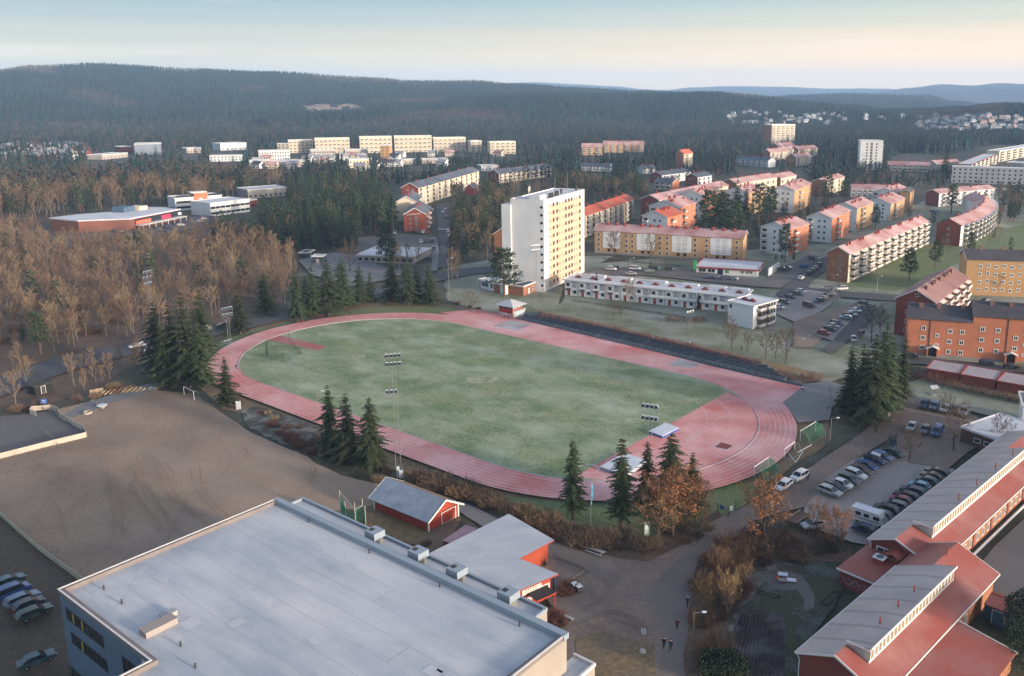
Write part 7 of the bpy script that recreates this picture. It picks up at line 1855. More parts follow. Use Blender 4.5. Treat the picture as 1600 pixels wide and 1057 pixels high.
def person_mesh(stride, arm, bend=0):
 me = bpy.data.meshes.new('person'); 
 V = [(0, 0, .93), (0, .01, 1.15), (0, 0, 1.40), (0, -.01, 1.52), (0, -.02, 1.60), (0, -.02, 1.73),
         (-.10, 0, .90), (-.11, -stride * .5, .49), (-.11, -stride + .03, .09), (-.12, -stride - .14, .04),
         (.10, 0, .90), (.11, stride * .35, .49), (.11, stride + .05, .10), (.12, stride - .1, .04),
         (-.19, 0, 1.38), (-.25, arm * .5, 1.12), (-.25, arm - .08, .88), (.19, 0, 1.38), (.25, -arm * .5, 1.12), (.25, -arm - .1, .90)]
 if bend:
  V = [(x, y - bend * max(0, z - .9), z - abs(bend) * .25 * max(0, z - .9)) for x, y, z in V]
 E_ = [(0, 1), (1, 2), (2, 3), (3, 4), (4, 5), (0, 6), (6, 7), (7, 8), (8, 9), (0, 10), (10, 11), (11, 12), (12, 13), (2, 14), (14, 15), (15, 16), (2, 17), (17, 18), (18, 19)]
 R_ = [.16, .15, .17, .07, .095, .095, .105, .075, .05, .04, .105, .075, .05, .04, .085, .065, .045, .085, .065, .045]
 me.from_pydata(V, E_, [])
 o = bpy.data.objects.new('tmp', me); COL.objects.link(o)
 sk = o.modifiers.new('skin', 'SKIN')
 for i, v in enumerate(me.skin_vertices[0].data): v.radius = (R_[i], R_[i] * .85); v.use_root = i == 0
 s2 = o.modifiers.new('sub', 'SUBSURF'); s2.levels = 1; s2.render_levels = 1
 dg = bpy.context.evaluated_depsgraph_get(); ev = o.evaluated_get(dg); out = bpy.data.meshes.new_from_object(ev)
 bpy.data.objects.remove(o)
 return out
def person(px, face, coat, trousers, label, stride=.2, arm=.12, hat=(.03, .025, .02), bend=0, sc=1.0):
 p = G(*px); me = person_mesh(stride, arm, bend)
 for m_ in (mat('coat_%s' % coat[0], coat[1]), mat('trousers_%s' % trousers[0], trousers[1]), skin_m, dark_trim): me.materials.append(m_)
 top = max(v.co.z for v in me.vertices)
 for f in me.polygons:
  z = f.center.z / top; f.use_smooth = True
  f.material_index = 3 if z < .06 else 1 if z < .52 else (2 if z > .845 or (abs(f.center.x) > .2 and z < .53) else 0)
  if abs(f.center.x) > .19 and .45 < z < .55: f.material_index = 2
 o = link('person', me, None, (p.x, p.y, LAYER[0] + .01), face); o.scale = (sc,) * 3
 tag(o, label, 'person', 'people walking about')
 h = MB(); hx = max((v.co for v in me.vertices), key=lambda c: c.z)
 h.add([(.105 * math.cos(t) * k, hx.y + .02 + .115 * math.sin(t) * k, hx.z - .11 + z) for (k, z) in ((1, 0), (.95, .07), (.55, .125)) for t in [2 * PI * i / 8 for i in range(8)]],
          [(i, (i + 1) % 8, (i + 1) % 8 + 8, i + 8) for i in range(8)] + [(8 + i, 8 + (i + 1) % 8, 16 + (i + 1) % 8, 16 + i) for i in range(8)] + [tuple(range(16, 24))])
 put('hair', h, mat('hair_%d' % int(hat[0] * 100), hat), o)
 return o
person((1074, 955), .3, ('navy', (.02, .035, .07)), ('dark_grey', (.025, .025, .03)), 'person in a navy jacket walking along the edge of the scrub', hat=(.35, .35, .35), sc=1.05)
person((1058, 991), .2, ('maroon', (.09, .02, .045)), ('black', (.012, .012, .014)), 'person in a maroon coat walking up the asphalt path', sc=1.05)
person((1037, 1021), PI + .2, ('black', (.012, .012, .014)), ('black', (.012, .012, .014)), 'person in black, left of the pair on the asphalt path', stride=.25, sc=1.05)
person((1047.5, 1025), PI - .2, ('dark_blue', (.02, .03, .055)), ('navy', (.015, .02, .04)), 'person in dark blue, right of the pair on the asphalt path', bend=.2, sc=1.05)
person((1263, 755), PI / 2, ('charcoal', (.02, .02, .024)), ('grey_blue', (.06, .07, .1)), 'person in a charcoal jacket standing beside the white car on the gravel road', stride=.08, bend=.25)
person((369.5, 582), -2.4, ('dark_blue', (.02, .03, .055)), ('black', (.012, .012, .014)), 'person in dark blue walking on the left bend of the track')
person((1158, 552), 1.2, ('black', (.012, .012, .014)), ('black', (.012, .012, .014)), 'person in black behind the hedge above the grandstand')
bark_m = mat('bark', (.085, .062, .048), (.06, .046, .038), 2, coord='obj')
birch_m = mat('birch_bark', (.22, .18, .14), (.12, .09, .07), 1.2, coord='obj')
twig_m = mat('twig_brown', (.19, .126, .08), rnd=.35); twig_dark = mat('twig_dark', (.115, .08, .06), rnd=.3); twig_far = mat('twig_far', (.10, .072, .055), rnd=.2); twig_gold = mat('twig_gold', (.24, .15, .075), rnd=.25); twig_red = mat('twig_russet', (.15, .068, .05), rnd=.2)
needle_m = mat('spruce_needles', (.026, .042, .019), (.055, .066, .025), 1.1, lo=.35, hi=.7, rnd=.3); needle_d = mat('spruce_needles_dark', (.018, .048, .022), (.028, .062, .028), 1.1, rnd=.3); needle_f = mat('spruce_needles_far_shaded', (.008, .026, .022), (.014, .034, .027), .05, rnd=.55)  # far needles darker and bluer: hillside shade put into their colour
pine_m = mat('pine_needles', (.024, .046, .022), (.038, .06, .03), .9, rnd=.3); pine_bark = mat('pine_bark', (.15, .085, .055), (.09, .06, .045), .8, coord='obj')
leaf_m = mat('beech_leaves', (.31, .145, .055), (.22, .095, .038), 1.2, lo=.35, hi=.65, rnd=.15)
def rv(r, s=1): return Vector((r.uniform(-s, s), r.uniform(-s, s), r.uniform(-s, s)))
def blade(mb, a, d, l, w, r, m, droop=0):
 d = d.normalized(); s = d.cross(rv(r) + Vector((0, 0, .001))); s = s.normalized() * w
 t = a + d * l - Vector((0, 0, droop))
 mb.add([a - s, a + s, t], [(0, 1, 2)], m)
def spruce(seed, H, R, det=2, tilt=1.0):
 r = random.Random(seed); tr = MB(); cr = MB()
 tr.beam((0, 0, 0), (0, 0, H * .97), H * .017, 0, 6, r2=.03)
 nl = {2: 30, 1: 15, 0: 6}[det]
 z0 = H * (.07 if tilt == 1 else .13)
 if det == 0:
  for i in range(nl):
   t = i / nl; z = z0 + (H - z0) * t; rr = R * (1 - t) ** .85 * r.uniform(.85, 1.15); k = 8; ph = r.random() * 6
   ring_ = [(rr * (1 if j % 2 else .55) * math.cos(ph + 2 * PI * j / k), rr * (1 if j % 2 else .55) * math.sin(ph + 2 * PI * j / k), z - rr * .18 * (j % 2)) for j in range(k)]
   cr.add(ring_ + [(0, 0, min(H, z + (H - z0) / nl * 2.0))], [(j, (j + 1) % k, k) for j in range(k)])
  return tr, cr
 for i in range(nl):
  t = (i + r.random() * .6) / nl; z = z0 + (H - z0) * t
  L = R * ((1 - t) ** .66) * (r.uniform(.66, 1.12)) + .15; nb = max(5, int((10 if det == 2 else 7) * (1 - t * .45)))
  for j in range(nb):
   if r.random() < .17: continue
   a = 2 * PI * (j + r.random() * .8) / nb; l = L * r.uniform(.62, 1.14) * (1 + .16 * math.sin(a + seed)); d = Vector((math.cos(a), math.sin(a), 0)); s = Vector((-d.y, d.x, 0))
   p = []; ns = 4
   for q in range(ns + 1):
    u = q / ns; p.append(Vector((0, 0, z)) + d * l * u + Vector((0, 0, l * (.12 * u - .42 * u * u + .1 * u ** 4) + l * .14 * (1 - t))))
   for q in range(ns):      # flat spray of the bough
    kw = .17 if det == 2 else .32; w0, w1 = l * kw * (1 - (q / ns) ** 2) + .05, l * kw * (1 - ((q + 1) / ns) ** 2)
    cr.add([p[q] - s * w0, p[q] + s * w0, p[q + 1] + s * w1, p[q + 1] - s * w1], [(0, 1, 2, 3)])
    if det == 2:
     for sg in (-1, 1):
      for e in range(2):
       b = p[q] + (p[q + 1] - p[q]) * r.random(); ll = l * r.uniform(.2, .36) * (1.1 - q / ns)
       blade(cr, b, s * sg + d * .7 + Vector((0, 0, -r.uniform(.3, .9))), ll + .12, .055 + ll * .13, r, 0)
    elif r.random() < .8:
     b = p[q]; blade(cr, b, s * r.choice((-1, 1)) + d * .6 + Vector((0, 0, -.6)), l * .4, .16, r, 0)
 blade(cr, Vector((0, 0, H * .95)), Vector((0, 0, 1)), H * .06, .08, r, 0)
 return tr, cr
def pine(seed, H, R, det=2, low=.45):
 r = random.Random(seed); tr = MB(); cr = MB(); lean = rv(r, .03); lean.z = 0
 top = Vector((lean.x * H, lean.y * H, H * .93)); tr.beam((0, 0, 0), top, H * .017, 0, 6, r2=.05)
 nc = {2: 36, 1: 18, 0: 6}[det]; nq = {2: 60, 1: 22, 0: 9}[det]; qs = {2: .36, 1: .62, 0: 1.4}[det]
 for i in range(nc):
  t = (i + .5) / nc; z = H * (low + (1 - low) * t) * 1.0; rad = R * (1 - .75 * abs(t - .35) ** 1.3) * r.uniform(.35, 1); a = i * 2.4 + r.random()
  c = Vector((lean.x * z + math.cos(a) * rad * .75, lean.y * z + math.sin(a) * rad * .75, z)); sz = R * r.uniform(.28, .46) * (1.15 - t * .5)
  if det: tr.beam((lean.x * z, lean.y * z, z - rad * .35), c, .05, 0, 3, r2=.02)
  for k in range(nq):
   v = rv(r); v.normalize(); v *= r.random() ** .4; q = c + Vector((v.x * sz, v.y * sz, v.z * sz * .6)); n_ = (v + rv(r, .5)).normalized(); x = n_.orthogonal().normalized() * qs * r.uniform(.5, 1); y = n_.cross(x) * r.uniform(.4, .9)
   cr.add([q - x, q - y * .6, q + x, q + y], [(0, 1, 2, 3)])
 return tr, cr
def bare(seed, H, R, det=2, clear=.22, leaves=0, narrow=False, multi=1, tw=1.0):
 r = random.Random(seed); tr = MB(); cr = MB(); tips = []
 nl, ns, nt, w = {3: (13, 7, 17, .024), 2: (11, 6, 15, .036), 1: (9, 4, 14, .044), 0: (5, 3, 6, .17)}[det]; w *= tw
 for mtr in range(multi):
  o = Vector((0, 0, 0)) if multi == 1 else Vector((r.uniform(-.5, .5), r.uniform(-.5, .5), 0)); lean = Vector((r.uniform(-.06, .06), r.uniform(-.06, .06), 1)) if multi == 1 else Vector((r.uniform(-.3, .3), r.uniform(-.3, .3), 1))
  rad = H * (.014 if det == 3 else .008) + .04; path = [o]; nseg = 5
  for k in range(nseg): path.append(path[-1] + (lean + rv(r, .07)).normalized() * H * .86 / nseg)
  for k in range(nseg): tr.beam(path[k], path[k + 1], rad * (1 - k / nseg) + .025, 0, 6 if det > 1 else 4, r2=rad * (1 - (k + 1) / nseg) + .02, cap=False)
  def on(t):
   t = max(0, min(.999, t)) * nseg; k = int(t); return path[k] + (path[k + 1] - path[k]) * (t - k)
  for i in range(nl):
   t = clear + (1 - clear) * (i + r.random() * .7) / nl; a = i * 2.4 + r.random() * .8; up = .9 + t * .7 if not narrow else 1.9 + t
   d = Vector((math.cos(a), math.sin(a), up * r.uniform(.6, 1.1))).normalized()
   L = R * (1.15 - .62 * abs(t - .45) * 1.6) * r.uniform(.8, 1.2) * (1.25 if not narrow else 1.7); p = on(t); k = rad * (1 - t) * .55 + .02
   mid = p + d * L * .5; end = mid + (d + Vector((0, 0, .25)) + rv(r, .25)).normalized() * L * .5
   if det: tr.beam(p, mid, k, 0, 4 if det > 1 else 3, r2=k * .6, cap=False); tr.beam(mid, end, k * .6, 0, 3, r2=.012, cap=False)
   for j in range(ns):
    u = .25 + .75 * (j + r.random()) / ns; b = p + (mid - p) * (u * 2) if u < .5 else mid + (end - mid) * (u * 2 - 1)
    d2 = (d + rv(r, .85) + Vector((0, 0, .25))).normalized(); l2 = L * r.uniform(.3, .55) * (1.15 - u * .4); e2 = b + d2 * l2
    if det > 1: tr.beam(b, e2, k * .32 + .008, 0, 3, r2=.008, cap=False)
    else: blade(cr, b, d2, l2, w * .8, r, 0)
    for q in range(nt):
     v = r.random() ** .7; c = b + (e2 - b) * v; d3 = (d2 + rv(r, 1.0) + Vector((0, 0, .2 if not narrow else 1.0))); l3 = l2 * r.uniform(.3, .62) + .25
     blade(cr, c, d3, l3, w * r.uniform(.7, 1.2), r, 0); tips.append(c + d3.normalized() * l3 * r.uniform(.4, 1))
 if leaves:
  lf = MB()
  for k in range(leaves):
   q = r.choice(tips) + rv(r, .22); n_ = rv(r).normalized(); x = n_.orthogonal().normalized() * r.uniform(.07, .15); y = n_.cross(x) * .8
   lf.add([q - x, q - y, q + x, q + y], [(0, 1, 2, 3)])
  return tr, cr, lf
 return tr, cr
def shrub(seed, H, R, n=220, w=.028):
 r = random.Random(seed); cr = MB()
 for k in range(n):
  a = r.random() * 2 * PI; q = r.random() ** .5 * R * .55; d = Vector((math.cos(a) * r.uniform(.1, .9), math.sin(a) * r.uniform(.1, .9), r.uniform(.5, 1.2)))
  p = Vector((math.cos(a) * q, math.sin(a) * q, 0)); l = H * r.uniform(.5, 1.05); blade(cr, p, d, l, w * r.uniform(.8, 1.3), r, 0)
  for e in range(4): blade(cr, p + d.normalized() * l * r.uniform(.25, .85), d + rv(r, .9), l * r.uniform(.2, .45), w * .8, r, 0)
 return cr
LIB = {}; ONE = {}
def lib(kind, parts, mats, n):
 ms = [p.mesh(k, [m]) for p, m, k in zip(parts, mats, ('trunk', 'crown', 'leaves'))]
 LIB.setdefault(kind, []).append(ms)
 j = MB()
 for i, p in enumerate(parts):
  o = len(j.v); j.v += p.v; j.f += [tuple(q + o for q in f) for f in p.f]; j.m += [i] * len(p.f)
 ONE.setdefault(kind, []).append(j.mesh(n, list(mats)))
for k in range(4): lib('spruce', spruce(10 + k, 15, 3.5 + .25 * k, 2), (bark_m, needle_m), 'spruce_tree')
for k in range(2): lib('thin_spruce', spruce(20 + k, 15, 2.5, 2, .5), (bark_m, needle_m), 'spruce_tree')
for k in range(3): lib('spruce_mid', spruce(30 + k, 16, 3.3, 1), (bark_m, needle_d), 'spruce_tree')
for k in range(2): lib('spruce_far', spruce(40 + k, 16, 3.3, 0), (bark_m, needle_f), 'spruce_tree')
for k in range(2): lib('pine', pine(50 + k, 15, 4.0, 2, .3), (pine_bark, pine_m), 'pine_tree')
for k in range(3): lib('pine_mid', pine(60 + k, 16, 3.7, 1, .28), (pine_bark, pine_m), 'pine_tree')
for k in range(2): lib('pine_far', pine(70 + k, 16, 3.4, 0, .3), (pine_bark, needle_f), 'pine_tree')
for k in range(3): lib('bare', bare(80 + k, 10, 3.4, 3), (bark_m, twig_dark), 'bare_tree')
for k in range(3): lib('birch', bare(90 + k, 12, 2.3 + .3 * k, 2, .2, narrow=True), (birch_m, twig_m), 'birch_tree')
for k in range(2): lib('golden', bare(96 + k, 10, 3.0, 2, .12, narrow=True, multi=2), (birch_m, twig_gold), 'bare_tree')
for k in range(3): lib('birch_mid', bare(100 + k, 14, 2.5 + .3 * k, 1, .22, narrow=True), (birch_m, twig_m), 'birch_tree')
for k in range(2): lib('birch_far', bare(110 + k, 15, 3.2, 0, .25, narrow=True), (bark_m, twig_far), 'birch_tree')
for k in range(3): lib('orange', bare(120 + k, 10, 3.9, 3, .18, leaves=(3300, 2600, 1000)[k]), (bark_m, twig_m, leaf_m), 'beech_tree')
SHR = [shrub(130 + k, 1.9, 1.5).mesh('shrub', [m]) for k, m in enumerate((twig_dark, twig_m, twig_gold, twig_red))]
SRC = {}
CATN = {'spruce': ('spruce_tree', 'spruce'), 'thin_spruce': ('spruce_tree', 'spruce'), 'spruce_mid': ('spruce_tree', 'spruce'), 'pine': ('pine_tree', 'pine tree'), 'pine_mid': ('pine_tree', 'pine tree'), 'bare': ('bare_tree', 'bare tree'), 'golden': ('bare_tree', 'bare tree'),
  'birch': ('birch_tree', 'birch tree'), 'birch_mid': ('birch_tree', 'birch tree'), 'orange': ('beech_tree', 'beech tree')}
def tree(kind, x, y, h, label, group, var=0, z=0, wid=1.0, parts=True):
 nm, cat = CATN[kind]; k = var % len(LIB[kind]); one = ONE[kind][k]
 base = max(v.co.z for v in one.vertices) if kind not in SRC else SRC[kind]
 SRC[kind] = base; s = h / base
 if parts:
  r = thing(nm, label, cat, (x, y, z), RND.random() * 6.28, group)
  for me, pn in zip(LIB[kind][k], ('trunk', 'crown', 'leaves')): link(pn, me, r)
 else:
  r = tag(link(nm, one, None, (x, y, z), RND.random() * 6.28), label, cat, group)
 r.scale = (s * wid, s * wid, s)
 return r
def tpx(kind, base, top, label, group=None, var=0, wid=1.0):
 p = G(*base); return tree(kind, p.x, p.y, HZ(p, top), label, group, var, 0, wid)
gs = 'spruces around the stadium'
for i, (b_, t, lab) in enumerate((((518, 708), 600, 'left and tallest spruce of the three before the near straight'), ((546, 724), 613, 'middle spruce of the three before the near straight'), ((582, 731), 619, 'right spruce of the three before the near straight'),
  ((250, 590), 470, 'spruce at the left edge of the dark clump by the gravel field'), ((274, 598), 470, 'spruce second from left in the dark clump by the gravel field'), ((297, 606), 455, 'tall spruce in the middle of the dark clump by the gravel field'), ((317, 610), 500, 'front right spruce of the dark clump by the gravel field'), ((262, 604), 505, 'lower front spruce of the dark clump by the gravel field'), ((320, 560), 451, 'spruce behind the right side of the dark clump'), ((356, 634), 557, 'small lone spruce hiding the left bend of the track'), ((376, 522), 452, 'spruce beside the mast at the left bend'),
  ((416, 490), 424, 'first spruce of the western row, nearest the bare wood'), ((466, 502), 415, 'second spruce of the western row'), ((491, 497), 412, 'third spruce of the western row'), ((514, 494), 400, 'fourth and tallest spruce of the western row'), ((538, 482), 400, 'fifth spruce of the western row'), ((564, 476), 410, 'sixth spruce of the western row'), ((580, 472), 424, 'dense last spruce of the western row'), ((613, 472), 403, 'left spruce of the group by the white benches'), ((638, 477), 405, 'middle spruce of the group by the white benches'), ((652, 473), 414, 'shorter spruce inside the group by the white benches'), ((672, 476), 411, 'right spruce of the group by the white benches'), ((480, 490), 430, 'short spruce filling the western row'),
  ((1325, 655), 537, 'outermost left spruce of the big clump by the gravel road'), ((1342, 662), 535, 'second spruce of the big clump by the gravel road'), ((1360, 668), 520, 'front spruce of the big clump by the gravel road'), ((1376, 655), 500, 'tallest spruce of the big clump by the gravel road'), ((1388, 640), 524, 'spruce at the right back of the big clump by the gravel road'), ((1408, 632), 518, 'outermost right spruce of the big clump by the gravel road'), ((1350, 640), 545, 'shaded back spruce of the big clump by the gravel road'))):
 tpx('spruce', b_, t, lab, gs, i, (1.3 if 10 < i < 23 else .95 if i > 22 else 1.2) * RND.uniform(.85, 1.15))
gs = 'thin spruces at the near bend'
for i, (b_, t, lab) in enumerate((((895, 812), 686, 'lone ragged spruce on the mown corner of the near bend'), ((971, 826), 682, 'tall ragged spruce before the pole vault mat'), ((1010, 812), 688, 'thin ragged spruce beside the near bend mast'), ((1047, 806), 674, 'broad spruce rising behind the orange tree'), ((1080, 806), 706, 'short spruce right of the orange tree'))):
 tpx('thin_spruce' if i < 3 else 'spruce', b_, t, lab, gs, i, 1.3)
for i, (b_, t, lab, v, w_) in enumerate((((1052, 842), 727, 'large orange leaved beech among the near spruces', 0, 1.2), ((1085, 826), 740, 'orange leaved beech at the right of the spruces', 1, 1.0), ((1028, 850), 745, 'nearly bare beech with few orange leaves below the spruces', 2, 1.1), ((1195, 852), 745, 'round orange tree by the gravel road bend', 0, 1.05), ((1274, 842), 775, 'young orange tree over the lone frosted car', 2, .9), ((1308, 866), 786, 'young orange tree beside the motorhome', 1, .95))):
 tpx('orange', b_, t, lab, 'orange leaved trees', v, w_)
gb = 'bare trees around the stadium'
for i, (b_, t, lab, k) in enumerate((((1137, 530), 487, 'bare tree on the lawn before the end block, leftmost of five', 'bare'), ((1143, 545), 498, 'bare tree on the lawn before the end block, nearest the grandstand', 'bare'), ((1168, 550), 515, 'small bare tree on the lawn right of the end block', 'bare'), ((1196, 560), 510, 'slim bare tree on the lawn by the gravel path', 'bare'), ((1228, 568), 505, 'rounded bare tree on the lawn by the gravel path', 'bare'), ((1212, 560), 515, 'thin bare tree between two others by the gravel path', 'bare'),
  ((958, 500), 470, 'small bare tree in the middle of the terrace lawn', 'bare'), ((969, 498), 478, 'tiny bare sapling in the middle of the terrace lawn', 'bare'), ((985, 482), 432, 'bare brown tree touching the terrace roof', 'birch'), ((1490, 705), 618, 'large bare tree behind the upper yard cars', 'bare'), ((1421, 720), 665, 'bare young tree at the head of the car park row', 'bare'), ((1560, 700), 640, 'bare tree in front of the frosted gym roof', 'bare'), ((1478, 650), 610, 'pale bare tree behind the brownish car', 'bare'), ((1361, 535), 470, 'bare round tree between the tenants street and the red slab', 'bare'), ((1375, 520), 478, 'bare tree against the red slab', 'bare'), ((1310, 448), 395, 'bare tree before the brick gable of the balcony slab', 'bare'), ((960, 408), 355, 'bare tree before the left white panel of the yellow slab', 'bare'), ((1018, 412), 362, 'bare tree before the second white panel of the yellow slab', 'bare'),
  ((706, 446), 383, 'russet bare tree west of the tower annexe', 'birch'), ((715, 442), 388, 'second russet bare tree west of the tower annexe', 'birch'), ((547, 425), 372, 'bare tree standing alone on the west lawn', 'bare'), ((640, 425), 375, 'bare birch before the nursery roof', 'birch'), ((655, 420), 380, 'bare birch right of the nursery roof', 'birch'), ((625, 428), 380, 'bare birch before the nursery wall', 'birch'), ((735, 490), 448, 'bare bushy tree left of the judges hut', 'bare'), ((1278, 372), 350, 'pale bare round tree before the second stepped gabled block', 'bare'),
  ((1138, 965), 885, 'golden bare willow in the scrub by the path', 'golden'), ((1104, 960), 895, 'brown bare willow at the path edge', 'golden'), ((1160, 930), 872, 'slim golden willow behind the scrub', 'golden'), ((1130, 905), 850, 'bare willow at the upper end of the scrub', 'golden'), ((430, 480), 415, 'tall birch at the left of the western row', 'birch'), ((445, 476), 408, 'birch with pale stem left of the western row', 'birch'), ((1520, 458), 412, 'bare tree before the ochre block', 'birch'), ((1560, 462), 408, 'second bare tree before the ochre block', 'birch'), ((1585, 460), 400, 'third bare tree before the ochre block', 'birch'))):
 tpx(k, b_, t, lab, gb, i)
gp = 'pines between the buildings'
for i, (b_, t, lab, w_) in enumerate((((788, 464), 386, 'dark pine hiding the club house before the tower block', 1.6), ((1226, 410), 348, 'tall lone pine before the nearest white gabled block', .95), ((604, 420), 345, 'pair of dark pines over the nursery roof, left one', 1.1), ((614, 424), 372, 'lower right pine over the nursery roof', .9), ((1108, 376), 296, 'broad dark pine left in the courtyard group', 1.3), ((1126, 372), 300, 'dark pine in the middle of the courtyard group', 1.2), ((1146, 378), 312, 'front dark pine of the courtyard group', 1.3), ((1185, 352), 286, 'dark tree right in the courtyard group', 1.2), ((1204, 346), 290, 'frosted dark tree at the right of the courtyard group', 1.0), ((1293, 322), 272, 'dark pine before the brown frosted block', 1.1), ((1318, 318), 282, 'pine right of the brown frosted block', 1.0), ((1367, 358), 322, 'pine between the stepped gabled blocks and the balcony slab', 1.1), ((1420, 440), 388, 'dark pine on the green lawn of the balcony slab', 1.2), ((1460, 420), 376, 'dark spruce like pine beside the crescent lawn', 1.0), ((1486, 334), 288, 'single dark pine before the gabled row with balconies', 1.2), ((1448, 362), 345, 'dark pine at the corner of the small lot', 1.2), ((1516, 400), 362, 'yellowish pine left of the ochre block', .9))):
 tpx('pine', b_, t, lab, gp, i, w_)
for i, (b_, t, lab, w_) in enumerate((((932, 463), 425, 'slim green spruce in front of the terrace, left', 1.0), ((1034, 475), 450, 'small green spruce in front of the terrace, middle', .9), ((1091, 485), 455, 'columnar green spruce in front of the terrace, right', .6), ((1476, 283), 236, 'big dark spruce before the long dusky rows', 1.3), ((1125, 352), 284, 'pointed spruce behind the courtyard pines', 1.1), ((1150, 350), 276, 'tall pointed spruce in the courtyard gap', 1.0), ((1165, 348), 288, 'narrow spruce in the courtyard gap', 1.0), ((1529, 287), 271, 'small spruce before the long grey slab', 1.2), ((1212, 407), 394, 'clipped cypress left of the lone tall pine', .8), ((1222.5, 405.5), 391, 'clipped cypress beside the lone tall pine', .8), ((1240, 406), 391, 'clipped cypress right of the lone tall pine', .8), ((1566, 461), 444, 'small dark spruce at the foot of the ochre block', .9), ((1579, 461), 442, 'second small dark spruce at the foot of the ochre block', .9), ((851, 885), 872, 'small dark cypress in the corner of the club room', 1.0))):
 tpx('spruce', b_, t, lab, 'single spruces between the houses', i, w_)
def conifer_hedge(px4, h, label, name='evergreen_hedge', m=mat('yew', (.014, .024, .014), (.025, .036, .02), 1.5)):
 q4 = [G(*p) for p in px4]; o = q4[0]; r = random.Random(len(label)); mb = MB()
 for k in range(7000):
  u, v = r.random(), r.random(); s = r.random(); z = h * (1 - r.random() ** 2.2)
  p = (q4[0] * (1 - u) + q4[1] * u) * (1 - v) + (q4[3] * (1 - u) + q4[2] * u) * v - o; n_ = rv(r).normalized(); x = n_.orthogonal().normalized() * .15; y = n_.cross(x) * .7; c = Vector((p.x, p.y, z + r.uniform(-.2, .2)))
  mb.add([c - x, c - y, c + x, c + y], [(0, 1, 2, 3)])
 tag(put(name, mb, m, None, (o.x, o.y, 0)), label, 'hedge')
conifer_hedge([(1092, 1075), (1092, 1045), (1150, 1045), (1172, 1075)], 3.0, 'dark clipped yew hedge at the bottom edge beside the ploughed plot')
conifer_hedge([(1575, 1057), (1560, 1010), (1600, 985), (1680, 1040)], 7.5, 'tall black evergreen at the bottom right corner by the school', 'evergreen_bush')
def hedge(px, h, wd, label, m, n=14, w=.035):
 pts = [G(*p, 2.5 if 'top of the grandstand' in label else 0) for p in px]; o = pts[0]; r = random.Random(len(label) + 3); mb = MB()
 for a, c in zip(pts, pts[1:]):
  L = (c - a).length; d = (c - a) / L; s = Vector((-d.y, d.x))
  for k in range(int(L * n)):
   q = a + d * r.random() * L + s * r.uniform(-wd, wd) / 2 - o; hh = h * (.75 + .45 * noise.noise(Vector((q.x * .25, q.y * .25, 0)))) * r.uniform(.7, 1.1); dd = Vector((r.uniform(-.35, .35), r.uniform(-.35, .35), 1)); p = Vector((q.x, q.y, 0))
   blade(mb, p, dd, hh, w, r, 0)
   for e in range(5): blade(mb, p + dd.normalized() * hh * r.uniform(.15, .8), dd + rv(r, .9), hh * r.uniform(.2, .4), w * .8, r, 0)
 return tag(put('hedge', mb, m, None, (o.x, o.y, 0)), label, 'hedge')
hd = hedge([(843, 495), (950, 514), (1075, 543), (1150, 561), (1187, 571)], 2.2, 2.2, 'long russet hedge running along the top of the grandstand', twig_red); hd.location.z = 2.5
hedge([(1205, 590), (1245, 594), (1282, 598)], 3.0, 4, 'bushy brown end of the hedge at the lower corner of the grandstand', twig_red, 20)
hedge([(1424, 588), (1470, 603), (1530, 617), (1600, 632), (1680, 648)], 3.0, 3.2, 'dense dark red hedge in front of the garages', twig_red, 26)
hedge([(1040, 500), (1085, 505), (1100, 500)], 2.6, 5, 'tangled dark bushes left of the small lawn before the end block', twig_dark, 26)
hedge([(895, 470), (1000, 486), (1090, 500)], 1.0, 1.6, 'low dark hedge in the terrace gardens', twig_dark, 14)
hedge([(940, 405), (1010, 412), (1070, 418)], 1.6, 2, 'ragged hedge on the bank below the yellow slab', twig_dark, 10)
hedge([(1165, 835), (1215, 822), (1255, 832), (1300, 850), (1330, 862)], 1.8, 3, 'ragged brown hedge between garden and lone frosted car', twig_dark, 16)
def house_mesh(wall, roof, name):
 mb = MB(); L, D, h, r = 11, 8, 5.2, 2.6
 vs = [(-L / 2, -D / 2, 0), (L / 2, -D / 2, 0), (L / 2, D / 2, 0), (-L / 2, D / 2, 0), (-L / 2, -D / 2, h), (L / 2, -D / 2, h), (L / 2, D / 2, h), (-L / 2, D / 2, h), (-L / 2, 0, h + r), (L / 2, 0, h + r)]
 mb.add(vs, [(0, 1, 5, 4), (2, 3, 7, 6), (1, 2, 6, 9, 5), (3, 0, 4, 8, 7)], 0)
 for s in (-1, 1):
  a = [(-L / 2 - .5, s * (D / 2 + .6), h - .35), (L / 2 + .5, s * (D / 2 + .6), h - .35), (L / 2 + .5, 0, h + r + .1), (-L / 2 - .5, 0, h + r + .1)]
  mb.add(a, [(0, 1, 2, 3) if s < 0 else (3, 2, 1, 0)], 1)
 for f in (-1, 1):
  for x in (-3.6, -1.2, 1.2, 3.6):
   for z in (1.0, 3.4): mb.add([(x - .6, f * (D / 2 + .02), z), (x + .6, f * (D / 2 + .02), z), (x + .6, f * (D / 2 + .02), z + 1.2), (x - .6, f * (D / 2 + .02), z + 1.2)], [(0, 1, 2, 3) if f < 0 else (3, 2, 1, 0)], 2)
 for f in (-1, 1):
  for y in (-1.8, 1.8): mb.add([(f * (L / 2 + .02), y - .6, 2.8), (f * (L / 2 + .02), y + .6, 2.8), (f * (L / 2 + .02), y + .6, 4), (f * (L / 2 + .02), y - .6, 4)], [(0, 1, 2, 3) if f > 0 else (3, 2, 1, 0)], 2)
 mb.box(1.5, -.4, h + r - .6, 2.3, .4, h + r + 1.0, 0)
 return mb.mesh(name, [wall, roof, glass])
hr = mat('house_roof_frost', (.33, .33, .35), (.22, .22, .24), .1)
